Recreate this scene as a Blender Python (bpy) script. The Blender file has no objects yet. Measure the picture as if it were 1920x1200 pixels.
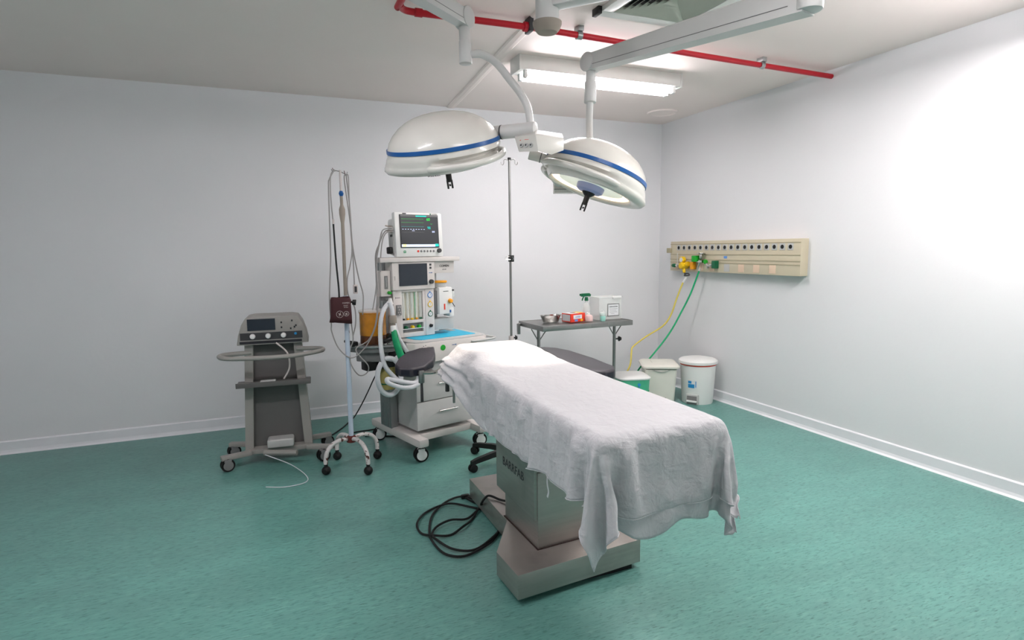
import bpy, bmesh, math, random
import numpy as np
from mathutils import Vector, Matrix, Euler, noise
PI = math.pi
random.seed(7)
scn = bpy.context.scene
COL = scn.collection

# ------------------------------------------------------------------ camera, world, exposure
R_ = Vector((0.92478, -0.38033, -0.01164)); U_ = Vector((0.05623, 0.10633, 0.99274)); F_ = Vector((0.37633, 0.91872, -0.11972))
cam_data = bpy.data.cameras.new('camera'); cam = bpy.data.objects.new('camera', cam_data); COL.objects.link(cam)
cam_data.sensor_width = 36; cam_data.lens = 1103 / 1920 * 36; cam_data.clip_start = 0.05
m3 = Matrix((R_, U_, -F_)).transposed()
cam.matrix_world = Matrix.Translation((0, 0, 1.5)) @ m3.to_4x4()
scn.camera = cam
w = bpy.data.worlds.new('world'); scn.world = w; w.use_nodes = True
w.node_tree.nodes['Background'].inputs[0].default_value = (0.8, 0.85, 0.9, 1); w.node_tree.nodes['Background'].inputs[1].default_value = 0.3
scn.view_settings.view_transform = 'Standard'; scn.view_settings.look = 'None'; scn.view_settings.gamma = 1; scn.view_settings.use_curve_mapping = False
scn.view_settings.exposure = 0.5
RX, BY, CH = 4.02, 5.464, 2.82          # right wall, back wall, ceiling height
LX, FY = -2.7, -1.3

# ------------------------------------------------------------------ materials
def lin(c):
    c = c / 255
    return c / 12.92 if c <= 0.04045 else ((c + 0.055) / 1.055) ** 2.4
def rgb(t): return (lin(t[0]), lin(t[1]), lin(t[2]), 1)
MATS = {}
def mat(name, col, rough=0.5, metal=0.0, var=0.04, scale=8, bump=0.0, bscale=60, emit=None, trans=0, alpha=1, spec=0.5, coat=0, ior=1.45, aniso=None):
    m = bpy.data.materials.new(name); m.use_nodes = True; MATS[name] = m
    nt = m.node_tree; b = nt.nodes['Principled BSDF']; N = nt.nodes; K = nt.links
    b.inputs['Roughness'].default_value = rough; b.inputs['Metallic'].default_value = metal
    b.inputs['Transmission Weight'].default_value = trans; b.inputs['Alpha'].default_value = alpha
    b.inputs['Specular IOR Level'].default_value = spec; b.inputs['Coat Weight'].default_value = coat; b.inputs['IOR'].default_value = ior
    tc = N.new('ShaderNodeTexCoord')
    n = N.new('ShaderNodeTexNoise'); n.inputs['Scale'].default_value = scale; n.inputs['Detail'].default_value = 4
    mp = N.new('ShaderNodeMapping'); K.new(tc.outputs['Object'], mp.inputs[0]); K.new(mp.outputs[0], n.inputs['Vector'])
    if aniso: mp.inputs['Scale'].default_value = aniso
    mx = N.new('ShaderNodeMix'); mx.data_type = 'RGBA'
    c = rgb(col)
    mx.inputs[6].default_value = tuple(max(0, v * (1 - var * 2)) for v in c[:3]) + (1,)
    mx.inputs[7].default_value = tuple(min(1, v * (1 + var * 2)) for v in c[:3]) + (1,)
    K.new(n.outputs[0], mx.inputs[0]); K.new(mx.outputs[2], b.inputs['Base Color'])
    if bump:
        n2 = N.new('ShaderNodeTexNoise'); n2.inputs['Scale'].default_value = bscale; n2.inputs['Detail'].default_value = 3
        K.new(mp.outputs[0], n2.inputs['Vector'])
        bp = N.new('ShaderNodeBump'); bp.inputs['Strength'].default_value = bump; bp.inputs['Distance'].default_value = 0.01
        K.new(n2.outputs[0], bp.inputs['Height']); K.new(bp.outputs[0], b.inputs['Normal'])
    if emit:
        b.inputs['Emission Color'].default_value = rgb(emit[0]); b.inputs['Emission Strength'].default_value = emit[1]
    return m
def over(m, fac_nodes, col, rough=None):
    """mix a second colour into a material by a mask built from noise"""
    nt = m.node_tree; N = nt.nodes; K = nt.links; b = N['Principled BSDF']
    tc = N.new('ShaderNodeTexCoord'); mp = N.new('ShaderNodeMapping'); K.new(tc.outputs['Object'], mp.inputs[0])
    mp.inputs['Scale'].default_value = fac_nodes.get('map', (1, 1, 1)); mp.inputs['Location'].default_value = fac_nodes.get('loc', (0, 0, 0))
    mp.inputs['Rotation'].default_value = fac_nodes.get('rot', (0, 0, 0))
    n = N.new('ShaderNodeTexNoise'); n.inputs['Scale'].default_value = fac_nodes['scale']; n.inputs['Detail'].default_value = fac_nodes.get('detail', 4)
    K.new(mp.outputs[0], n.inputs['Vector'])
    r = N.new('ShaderNodeMapRange'); r.inputs[1].default_value = fac_nodes['lo']; r.inputs[2].default_value = fac_nodes['hi']; r.inputs[4].default_value = fac_nodes.get('max', 1)
    K.new(n.outputs[0], r.inputs[0])
    src = b.inputs['Base Color'].links[0].from_socket
    mx = N.new('ShaderNodeMix'); mx.data_type = 'RGBA'; K.new(r.outputs[0], mx.inputs[0]); K.new(src, mx.inputs[6]); mx.inputs[7].default_value = rgb(col)
    K.new(mx.outputs[2], b.inputs['Base Color'])
    return m
WALL = mat('wall_paint', (226, 226, 228), 0.55, var=0.012, scale=1.5, bump=0.06, bscale=40)
CEIL = mat('ceiling_paint', (246, 232, 227), 0.6, var=0.015, scale=2, bump=0.05, bscale=30)
SKIRT = mat('skirting_white', (232, 232, 236), 0.45, var=0.02)
FLOOR = mat('floor_vinyl', (98, 150, 141), 0.33, var=0.10, scale=2.2, bump=0.03, bscale=50, aniso=(0.5, 1.4, 1))
over(FLOOR, dict(scale=3.0, map=(1, 1.6, 1), loc=(4, 2, 0), lo=0.42, hi=0.62, max=0.45), (92, 136, 130))
over(FLOOR, dict(scale=10, map=(0.8, 4.5, 1), rot=(0, 0, 0.12), lo=0.45, hi=0.70, max=0.45), (80, 132, 124))
over(FLOOR, dict(scale=30, map=(0.9, 3.6, 1), rot=(0, 0, 0.12), loc=(3, 7, 0), lo=0.54, hi=0.64, max=0.55), (58, 112, 102))
over(FLOOR, dict(scale=24, map=(0.9, 6, 1), rot=(0, 0, 0.12), loc=(9, 1, 0), lo=0.62, hi=0.67, max=0.6), (26, 70, 64))
over(FLOOR, dict(scale=18, map=(0.8, 3.5, 1), rot=(0, 0, 0.12), loc=(2, 1, 5), lo=0.55, hi=0.75, max=0.22), (150, 196, 184))
WHITE = mat('white_enamel', (226, 226, 222), 0.3, var=0.02, coat=0.3)
LAMPW = mat('lamp_enamel', (214, 212, 205), 0.27, var=0.02, coat=0.4)
ARMW = mat('arm_enamel', (205, 205, 203), 0.35, var=0.02)
PLAS = mat('cream_plastic', (216, 210, 206), 0.42, var=0.02)
PLASG = mat('grey_plastic', (186, 186, 184), 0.45, var=0.03)
PLASW = mat('white_plastic', (232, 232, 230), 0.38, var=0.02)
BLUE = mat('blue_stripe', (16, 84, 150), 0.3)
BLACK = mat('black_plastic', (16, 16, 17), 0.45)
RUBBER = mat('black_rubber', (12, 12, 13), 0.6)
DARKG = mat('dark_grey', (58, 58, 60), 0.5)
MIDG = mat('mid_grey', (120, 120, 120), 0.5)
SCREEN = mat('dark_screen', (38, 46, 56), 0.2)
STEEL = mat('brushed_steel', (178, 171, 166), 0.38, 0.8, var=0.08, scale=4, aniso=(1, 1, 14), bump=0.03, bscale=30)
over(STEEL, dict(scale=3.5, map=(1, 1, 1), lo=0.5, hi=0.75, max=0.45), (98, 94, 88))
CHROME = mat('chrome', (205, 203, 200), 0.14, 1.0)
STEELB = mat('dull_steel', (150, 150, 148), 0.38, 1.0, var=0.08)
ALU = mat('aluminium', (165, 168, 168), 0.35, 0.8)
PAD = mat('pad_vinyl', (50, 47, 54), 0.42, var=0.04, bump=0.05, bscale=120)
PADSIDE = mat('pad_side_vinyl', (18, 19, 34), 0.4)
RED = mat('red_pipe_paint', (186, 10, 34), 0.38, var=0.06)
REDP = mat('red_print', (222, 60, 40), 0.5)
TEALMAT = mat('turquoise_mat', (20, 176, 212), 0.5, var=0.02)
GREEN = mat('green_rubber', (12, 150, 96), 0.4, var=0.12, scale=20)
GREENB = mat('green_bright', (20, 160, 40), 0.4)
GREEND = mat('green_dark', (8, 96, 62), 0.4)
YEL = mat('yellow_plastic', (232, 190, 20), 0.4)
ORANGE = mat('orange_plastic', (240, 160, 20), 0.4)
YHOSE = mat('yellow_hose', (214, 196, 92), 0.4)
GHOSE = mat('green_hose', (20, 168, 108), 0.4)
GREYC = mat('grey_cable', (150, 147, 145), 0.5)
BEIGE = mat('beige_panel', (198, 188, 164), 0.5, var=0.03)
BEIGED = mat('beige_dark', (166, 158, 132), 0.5)
MAROON = mat('maroon_nylon', (66, 30, 34), 0.75, var=0.06, bump=0.1, bscale=200)
PRINT = mat('white_print', (205, 195, 192), 0.6)
INK = mat('dark_ink', (34, 34, 40), 0.5)
AMBER = mat('amber_granules', (196, 128, 28), 0.2, var=0.15, scale=30, coat=0.5)
FLOWB = mat('flow_back', (226, 224, 206), 0.5)
AMBERD = mat('dark_granules', (84, 44, 14), 0.35, var=0.2, scale=30)
CLEAR = mat('clear_plastic', (236, 240, 240), 0.12, var=0.01, trans=0.9, ior=1.15)
CLOUDY = mat('cloudy_plastic', (240, 243, 240), 0.3, var=0.02, alpha=0.42)
HOSEW = mat('translucent_hose', (224, 226, 230), 0.3, var=0.02, trans=0.15, ior=1.2)
TEALL = mat('teal_liquid', (150, 208, 196), 0.3)
PINKL = mat('pink_liquid', (226, 196, 192), 0.3)
BAGG = mat('green_bin_bag', (70, 170, 132), 0.35, var=0.12, scale=14)
BAGD = mat('green_bag_band', (14, 140, 88), 0.35)
STICK = mat('blue_sticker', (40, 140, 200), 0.5)
BLUEL2 = mat('pale_blue_cap', (150, 160, 205), 0.35)
PINKP = mat('peach_plate', (222, 196, 172), 0.5)
BLUEL = mat('pale_blue_print', (90, 140, 205), 0.5)
GRIME = mat('brown_stain', (52, 36, 32), 0.7, var=.2, scale=20)
OLIVE = mat('yellow_glass', (190, 176, 110), 0.25, trans=0.3, ior=1.2)
IVORY = mat('ivory_bin', (226, 224, 214), 0.42, var=0.02)
GREYM = mat('machine_grey', (150, 147, 142), 0.5, var=0.03)
GREYM2 = mat('machine_dark_grey', (96, 94, 92), 0.5, var=0.03)
PAPER = mat('paper', (222, 224, 226), 0.7)
BLUEW = mat('pole_paint', (188, 200, 216), 0.4, var=0.03)
over(BLUEW, dict(scale=18, map=(1, 1, 0.5), lo=0.68, hi=0.72), (90, 70, 66))
RUSTW = mat('chipped_white_paint', (214, 208, 206), 0.5)
over(RUSTW, dict(scale=26, lo=0.56, hi=0.60), (82, 42, 34))
RUST = mat('rust', (92, 34, 28), 0.8, var=0.3, scale=40)
TAPE = mat('dirty_tape', (150, 140, 130), 0.7, var=0.08, scale=14)
GREENV = mat('diffuser_metal', (176, 180, 168), 0.5, var=0.03)
CLOTH = mat('white_cotton', (222, 221, 224), 0.92, var=0.02, scale=5, bump=0.22, bscale=9)
def cloth_nodes(m):
    nt = m.node_tree; N = nt.nodes; K = nt.links; b = N['Principled BSDF']
    out = [n for n in N if n.type == 'OUTPUT_MATERIAL'][0]
    tc = N.new('ShaderNodeTexCoord')
    hs = []
    for (sc, st, rot) in (((2.2, 1, 2.2), 9.0, 0.5), ((1, 3.4, 1), 7.0, -0.25), ((1, 1, 1), 42.0, 0)):
        mp = N.new('ShaderNodeMapping'); mp.inputs['Scale'].default_value = sc; mp.inputs['Rotation'].default_value = (0, 0, rot)
        K.new(tc.outputs['Object'], mp.inputs[0])
        n = N.new('ShaderNodeTexNoise'); n.inputs['Scale'].default_value = st; n.inputs['Detail'].default_value = 4; n.inputs['Distortion'].default_value = 0.6
        K.new(mp.outputs[0], n.inputs['Vector']); hs.append(n)
    a = N.new('ShaderNodeMath'); a.operation = 'ADD'; K.new(hs[0].outputs[0], a.inputs[0]); K.new(hs[1].outputs[0], a.inputs[1])
    c = N.new('ShaderNodeMath'); c.operation = 'MULTIPLY_ADD'; K.new(hs[2].outputs[0], c.inputs[0]); c.inputs[1].default_value = 0.22; K.new(a.outputs[0], c.inputs[2])
    bp = N.new('ShaderNodeBump'); bp.inputs['Strength'].default_value = 0.7; bp.inputs['Distance'].default_value = 0.014
    K.new(c.outputs[0], bp.inputs['Height']); K.new(bp.outputs[0], b.inputs['Normal'])
    tr = N.new('ShaderNodeBsdfTranslucent'); tr.inputs[0].default_value = rgb((225, 225, 226))
    mix = N.new('ShaderNodeMixShader'); mix.inputs[0].default_value = 0.22
    K.new(b.outputs[0], mix.inputs[1]); K.new(tr.outputs[0], mix.inputs[2]); K.new(mix.outputs[0], out.inputs[0])
cloth_nodes(CLOTH)
TUBE_E2 = mat('dim_fill_tube', (255, 255, 255), 0.4, emit=((250, 244, 248), 25.0))  # dimmer tubes for the fill fixture added over the table
TUBE_E = mat('lit_tube', (255, 255, 255), 0.4, emit=((250, 244, 248), 34.0))
LENS_E = mat('lit_lens', (214, 222, 210), 0.22, emit=((236, 240, 220), 0.28))
RING_E = mat('lit_reflector_ring', (255, 240, 220), 0.3, emit=((255, 222, 186), 1.6))
SCR_E = mat('lit_monitor', (30, 32, 36), 0.3, emit=((44, 46, 50), 0.5))
SG_E = mat('screen_green', (0, 190, 60), 0.4, emit=((0, 200, 60), 0.8))
ST_E = mat('screen_teal', (0, 170, 160), 0.4, emit=((20, 170, 160), 0.8))
SW_E = mat('screen_white', (200, 210, 240), 0.4, emit=((190, 200, 230), 0.7))
SY_E = mat('screen_yellow', (220, 210, 40), 0.4, emit=((220, 210, 40), 0.7))

# ------------------------------------------------------------------ geometry helpers
class MB:
    """collects primitives into ONE mesh"""
    def __init__(s): s.bm = bmesh.new(); s.mi = 0
    def _xf(s, verts, M):
        for v in verts: v.co = M @ v.co
    def _m(s, faces):
        for f in faces: f.material_index = s.mi
    def box(s, c, d, rz=0, bev=0.0, M=None, seg=2, ry=0, rx=0):
        r = bmesh.ops.create_cube(s.bm, size=1); vs = r['verts']
        for v in vs: v.co = Vector((v.co.x * d[0], v.co.y * d[1], v.co.z * d[2]))
        fs = set(f for v in vs for f in v.link_faces)
        if bev > 0:
            es = list(set(e for v in vs for e in v.link_edges))
            rr = bmesh.ops.bevel(s.bm, geom=es, offset=min(bev, min(d) * 0.49), segments=seg, affect='EDGES', profile=0.6)
            vs = list(set(rr['verts']) | set(v for v in vs if v.is_valid)); fs = set(f for v in vs for f in v.link_faces)
        s._m(fs)
        s._xf(vs, Matrix.Translation(c) @ Euler((rx, ry, rz)).to_matrix().to_4x4() if M is None else M @ Matrix.Translation(c))
        return s
    def bx(s, x0, x1, y0, y1, z0, z1, bev=0.0, rz=0, seg=2):
        return s.box(((x0 + x1) / 2, (y0 + y1) / 2, (z0 + z1) / 2), (x1 - x0, y1 - y0, z1 - z0), rz, bev, seg=seg)
    def cyl(s, a, b, r0, r1=None, seg=20, bev=0.0):
        r1 = r0 if r1 is None else r1
        a = Vector(a); b = Vector(b); L = (b - a).length
        if bev: prof = [(0.0001, 0), (r0 - bev, 0), (r0 - bev * .3, bev * .3), (r0, bev), (r1, L - bev), (r1 - bev * .3, L - bev * .3), (r1 - bev, L), (0.0001, L)]
        else: prof = [(0.0001, 0), (r0, 0), (r1, L), (0.0001, L)]
        return s.lathe(prof, a, (b - a), seg)
    def lathe(s, prof, o=(0, 0, 0), ax=(0, 0, 1), seg=32, sx=1, sy=1, M=None):
        q = Vector(ax).to_track_quat('Z', 'Y').to_matrix().to_4x4(); T = Matrix.Translation(o) @ q if M is None else M
        rings = []
        for (r, z) in prof:
            if r < 0.0002: rings.append([s.bm.verts.new(T @ Vector((0, 0, z)))])
            else: rings.append([s.bm.verts.new(T @ Vector((r * sx * math.cos(2 * PI * k / seg), r * sy * math.sin(2 * PI * k / seg), z))) for k in range(seg)])
        fs = []
        for A, B in zip(rings[:-1], rings[1:]):
            if len(A) == 1 and len(B) == 1: continue
            for k in range(seg):
                k2 = (k + 1) % seg
                try:
                    if len(A) == 1: fs.append(s.bm.faces.new((A[0], B[k2], B[k])))
                    elif len(B) == 1: fs.append(s.bm.faces.new((A[k], A[k2], B[0])))
                    else: fs.append(s.bm.faces.new((A[k], A[k2], B[k2], B[k])))
                except ValueError: pass
        s._m(fs); return s
    def tube(s, pts, r, seg=10, smooth=True, sub=6, flat=1.0, ridge=None):
        P = [Vector(p) for p in pts]
        if smooth and len(P) > 2: P = catmull(P, sub)
        rr = r if callable(r) else (lambda t: r)
        n = len(P); tang = []
        for i in range(n):
            t = (P[min(i + 1, n - 1)] - P[max(i - 1, 0)]); tang.append(t.normalized() if t.length > 1e-9 else Vector((0, 0, 1)))
        up = Vector((0, 0, 1)) if abs(tang[0].z) < 0.9 else Vector((1, 0, 0))
        u = tang[0].cross(up).normalized(); rings = []
        for i in range(n):
            t = tang[i]; u = (u - t * u.dot(t)); u = u.normalized() if u.length > 1e-6 else t.orthogonal().normalized(); v = t.cross(u)
            R = rr(i / (n - 1)) * (1 + (ridge * (i % 2)) if ridge else 1)
            rings.append([s.bm.verts.new(P[i] + (u * math.cos(2 * PI * k / seg) + v * math.sin(2 * PI * k / seg) * flat) * R) for k in range(seg)])
        fs = []
        for A, B in zip(rings[:-1], rings[1:]):
            for k in range(seg): fs.append(s.bm.faces.new((A[k], A[(k + 1) % seg], B[(k + 1) % seg], B[k])))
        fs.append(s.bm.faces.new(rings[0][::-1])); fs.append(s.bm.faces.new(rings[-1]))
        s._m(fs); return s
    def prism(s, poly, z0, z1, M=None, bev=0.0):
        """poly in XY extruded from z0 to z1; M places it"""
        M = M or Matrix.Identity(4)
        A = [s.bm.verts.new(M @ Vector((x, y, z0))) for x, y in poly]; B = [s.bm.verts.new(M @ Vector((x, y, z1))) for x, y in poly]
        n = len(poly); fs = [s.bm.faces.new(A[::-1]), s.bm.faces.new(B)]
        for k in range(n): fs.append(s.bm.faces.new((A[k], A[(k + 1) % n], B[(k + 1) % n], B[k])))
        s._m(fs)
        if bev:
            es = list(set(e for f in fs for e in f.edges))
            bmesh.ops.bevel(s.bm, geom=es, offset=bev, segments=2, affect='EDGES', profile=0.6)
        return s
    def quad(s, *ps):
        f = s.bm.faces.new([s.bm.verts.new(p) for p in ps]); s._m([f]); return s
    def build(s, name, mats, parent=None, world=False, smooth=True, ang=35, loc=None):
        bmesh.ops.recalc_face_normals(s.bm, faces=s.bm.faces[:])
        if world and parent is not None:
            Mi = pm(parent).inverted()
            for v in s.bm.verts: v.co = Mi @ v.co
        if loc is not None:
            for v in s.bm.verts: v.co -= Vector(loc)
        me = bpy.data.meshes.new(name); s.bm.to_mesh(me); s.bm.free()
        for m in (mats if isinstance(mats, (list, tuple)) else [mats]): me.materials.append(m)
        if smooth:
            for p_ in me.polygons: p_.use_smooth = True
            me.set_sharp_from_angle(angle=math.radians(ang))
        o = bpy.data.objects.new(name, me); COL.objects.link(o)
        if parent is not None: o.parent = parent
        if loc is not None: o.location = loc
        return o
def pm(o):
    M = Matrix.LocRotScale(o.location, o.rotation_euler, o.scale)
    return pm(o.parent) @ M if o.parent else M
def catmull(P, sub):
    out = []
    for i in range(len(P) - 1):
        p0 = P[max(i - 1, 0)]; p1 = P[i]; p2 = P[i + 1]; p3 = P[min(i + 2, len(P) - 1)]
        for k in range(sub):
            t = k / sub
            out.append(0.5 * ((2 * p1) + (-p0 + p2) * t + (2 * p0 - 5 * p1 + 4 * p2 - p3) * t * t + (-p0 + 3 * p1 - 3 * p2 + p3) * t ** 3))
    out.append(P[-1]); return out
def frame(o, z, x=None):
    """matrix with given origin, Z axis and approximate X axis"""
    z = Vector(z).normalized(); x = Vector(x) if x is not None else z.orthogonal()
    x = (x - z * x.dot(z)).normalized(); y = z.cross(x)
    M = Matrix((x, y, z)).transposed().to_4x4(); M.translation = Vector(o); return M
def tag(o, label=None, cat=None, group=None, kind=None):
    if label: o['label'] = label
    if cat: o['category'] = cat
    if group: o['group'] = group
    if kind: o['kind'] = kind
    return o
def thing(name, label, cat, loc=(0, 0, 0), rz=0, group=None):
    o = bpy.data.objects.new(name, None); COL.objects.link(o); o.location = loc; o.rotation_euler = (0, 0, rz); o.empty_display_size = 0.1
    return tag(o, label, cat, group)
def struct(mb, name, m, **k):
    return tag(mb.build(name, m, smooth=False, **k), kind='structure')
def lettering(txt, size, M, m, parent, name='lettering', depth=0.0008, world=True):
    cu = bpy.data.curves.new('t', 'FONT'); cu.body = txt; cu.size = size; cu.extrude = depth; cu.align_x = 'CENTER'; cu.align_y = 'CENTER'; cu.resolution_u = 3
    o = bpy.data.objects.new('t', cu); COL.objects.link(o)
    me = bpy.data.meshes.new_from_object(o.evaluated_get(bpy.context.evaluated_depsgraph_get()))
    bpy.data.objects.remove(o); bpy.data.curves.remove(cu)
    if world and parent is not None: M = pm(parent).inverted() @ M
    me.transform(M); me.materials.clear(); me.materials.append(m); me.name = name
    p_ = bpy.data.objects.new(name, me); COL.objects.link(p_); p_.parent = parent
    return p_

# ------------------------------------------------------------------ room shell
T = 0.12
struct(MB().bx(LX - T, RX + T, FY - T, BY + T, -0.1, 0), 'floor', FLOOR)
struct(MB().bx(LX - T, RX + T, FY - T, BY + T, CH, CH + 0.1), 'ceiling', CEIL)
struct(MB().bx(LX, RX, BY, BY + T, 0, CH), 'wall_back', WALL)
struct(MB().bx(RX, RX + T, FY, BY, 0, CH), 'wall_right', WALL)
struct(MB().bx(LX - T, LX, FY, BY, 0, CH), 'wall_left', WALL)
struct(MB().bx(LX, RX, FY - T, FY, 0, CH), 'wall_front', WALL)
def skirting(name, p0, p1, n):
    # coved skirting: a low upstand whose top fades into the wall
    mb = MB(); p0 = Vector(p0); p1 = Vector(p1); d = (p1 - p0).normalized(); L = (p1 - p0).length
    M = Matrix((Vector(n), Vector((0, 0, 1)), d)).transposed().to_4x4(); M.translation = p0
    mb.prism([(0, 0), (0.03, 0), (0.018, 0.012), (0.013, 0.03), (0.013, 0.092), (0.006, 0.10), (0, 0.10)], 0, L, M)
    struct(mb, name, SKIRT)
skirting('baseboard_back', (RX, BY, 0), (LX, BY, 0), (0, -1, 0))
skirting('baseboard_right', (RX, FY, 0), (RX, BY, 0), (-1, 0, 0))
skirting('baseboard_left', (LX, BY, 0), (LX, FY, 0), (1, 0, 0))
mb = MB(); mb.tube([(1.645, 5.46, CH - 0.002), (1.504, 3.37, CH - 0.002), (1.19, -1.28, CH - 0.002)], 0.04, 8, smooth=False, flat=0.3); struct(mb, 'trim_1', CEIL)
cov = MB().lathe([(0.0001, -0.006), (0.12, -0.006), (0.128, -0.012), (0.145, -0.012), (0.15, 0), (0.0001, 0)], (3.67, 4.98, CH), (0, 0, 1), 40).build('ceiling_cover', CEIL)
tag(cov, 'round flat white cover plate in the ceiling near the far right corner', 'ceiling cover')

# ------------------------------------------------------------------ ceiling fixtures
def tube_fixture(loc, L, label, power, rz=0, col=(1.0, .95, .92), lit=None):
    t = thing('fluorescent_light', label, 'ceiling light', loc, rz)
    MB().bx(-L / 2, L / 2, -0.08, 0.08, -0.098, 0, 0.006).build('housing', WHITE, t)
    MB().bx(-L / 2 - 0.004, -L / 2 + 0.01, -0.084, 0.084, -0.104, 0, 0.003).build('end_plate', WHITE, t)
    MB().bx(L / 2 - 0.01, L / 2 + 0.004, -0.084, 0.084, -0.104, 0, 0.003).build('end_plate', WHITE, t)
    for y in (-0.045, 0.045):
        for sgn in (-1, 1):
            x = sgn * (L / 2 - 0.055)
            MB().bx(x - 0.012, x + 0.012, y - 0.018, y + 0.018, -0.145, -0.096, 0.004).build('lamp_holder', PLASW, t)
        MB().cyl((-L / 2 + 0.07, y, -0.128), (L / 2 - 0.07, y, -0.128), 0.016, seg=14).build('fluorescent_tube', lit or TUBE_E, t)
    ld = bpy.data.lights.new('tube_glow', 'AREA'); ld.shape = 'RECTANGLE'; ld.size = L - 0.16; ld.size_y = 0.12; ld.energy = power; ld.color = col
    lo = bpy.data.objects.new('tube_glow', ld); COL.objects.link(lo); lo.parent = t; lo.location = (0, 0, -0.15)
    return t
tube_fixture((2.33, 3.925, CH), 1.35, 'white twin fluorescent batten light lit on the ceiling above the right surgical lamp', 8)
tube_fixture((1.35, 0.95, CH), 1.35, 'unseen fill light added in batten form on the ceiling over the near end of the operating table', 1, lit=TUBE_E2)  # added out of view to brighten the sheet top and lamp domes
tube_fixture((-0.7, 2.1, CH), 1.35, 'unseen fill light added in batten form on the ceiling left of the surgical lamps', 12, col=(.95, .92, 1.0))  # added out of view as fill for the left wall and ceiling
tube_fixture((3.05, 1.8, CH), 1.35, 'unseen fill light added in batten form on the ceiling near the right wall', 28)  # added out of view as fill to lift the right wall

t = thing('air_diffuser', 'square ceiling air diffuser with slanted grey-green louvers in a white frame', 'air vent', (2.08, 2.72, CH))
mb = MB()
for (a, b, c, d) in ((-0.31, 0.31, -0.31, -0.24), (-0.31, 0.31, 0.24, 0.31), (-0.31, -0.24, -0.24, 0.24), (0.24, 0.31, -0.24, 0.24)): mb.bx(a, b, c, d, -0.028, 0, 0.004)
mb.build('frame', WHITE, t)
mb = MB()
for k in range(7):
    r1 = 0.235 - k * 0.031; r2 = r1 - 0.034; z1 = -0.026; z2 = -0.006
    c1 = [(-r1, -r1), (r1, -r1), (r1, r1), (-r1, r1)]; c2 = [(-r2, -r2), (r2, -r2), (r2, r2), (-r2, r2)]
    for q in range(4):
        a, b = c1[q], c1[(q + 1) % 4]; c, d = c2[(q + 1) % 4], c2[q]
        mb.quad((*a, z1), (*b, z1), (*c, z2), (*d, z2)); mb.quad((*a, z1 + .003), (*d, z2 + .003), (*c, z2 + .003), (*b, z1 + .003))
mb.build('louvers', GREENV, t, smooth=False)
MB().bx(-0.24, 0.24, -0.24, 0.24, -0.003, 0.0).build('duct_opening', DARKG, t)
MB().bx(-0.335, -0.31, 0.24, 0.31, -0.04, 0, 0.004).build('corner_bracket', BLACK, t)

t = thing('fire_pipe', 'red painted pipe running under the ceiling with an elbow at its left end', 'pipe', (1.45, 3.26, CH))
zc = CH - 0.05
MB().tube([(0.70, -1.2, zc), (0.70, 1.5, zc), (0.70, 3.10, zc), (0.705, 3.20, zc), (0.735, 3.262, zc), (0.80, 3.28, zc), (1.0, 3.275, zc), (1.45, 3.262, zc), (1.9, 3.28, zc), (2.965, 3.33, zc), (RX, 3.37, zc)], 0.018, 14, sub=8).build('pipe', RED, t, world=True)
MB().cyl((1.43, 3.262, zc), (1.455, 3.262, zc), 0.027).build('coupling', RED, t, world=True)
MB().cyl((0.80, 3.28, zc), (0.84, 3.279, zc), 0.0225).build('coupling', RED, t, world=True)
for (x, y) in ((1.80, 3.278), (3.3, 3.343)):
    MB().bx(x - 0.018, x + 0.018, y - 0.03, y + 0.03, zc + 0.02, CH, 0.003).cyl((x - 0.016, y, zc), (x + 0.016, y, zc), 0.025).build('pipe_clamp', ALU, t, world=True)
MB().bx(1.452, 1.478, 3.225, 3.30, zc - 0.03, CH, 0.004).build('pipe_bracket', DARKG, t, world=True)
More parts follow.
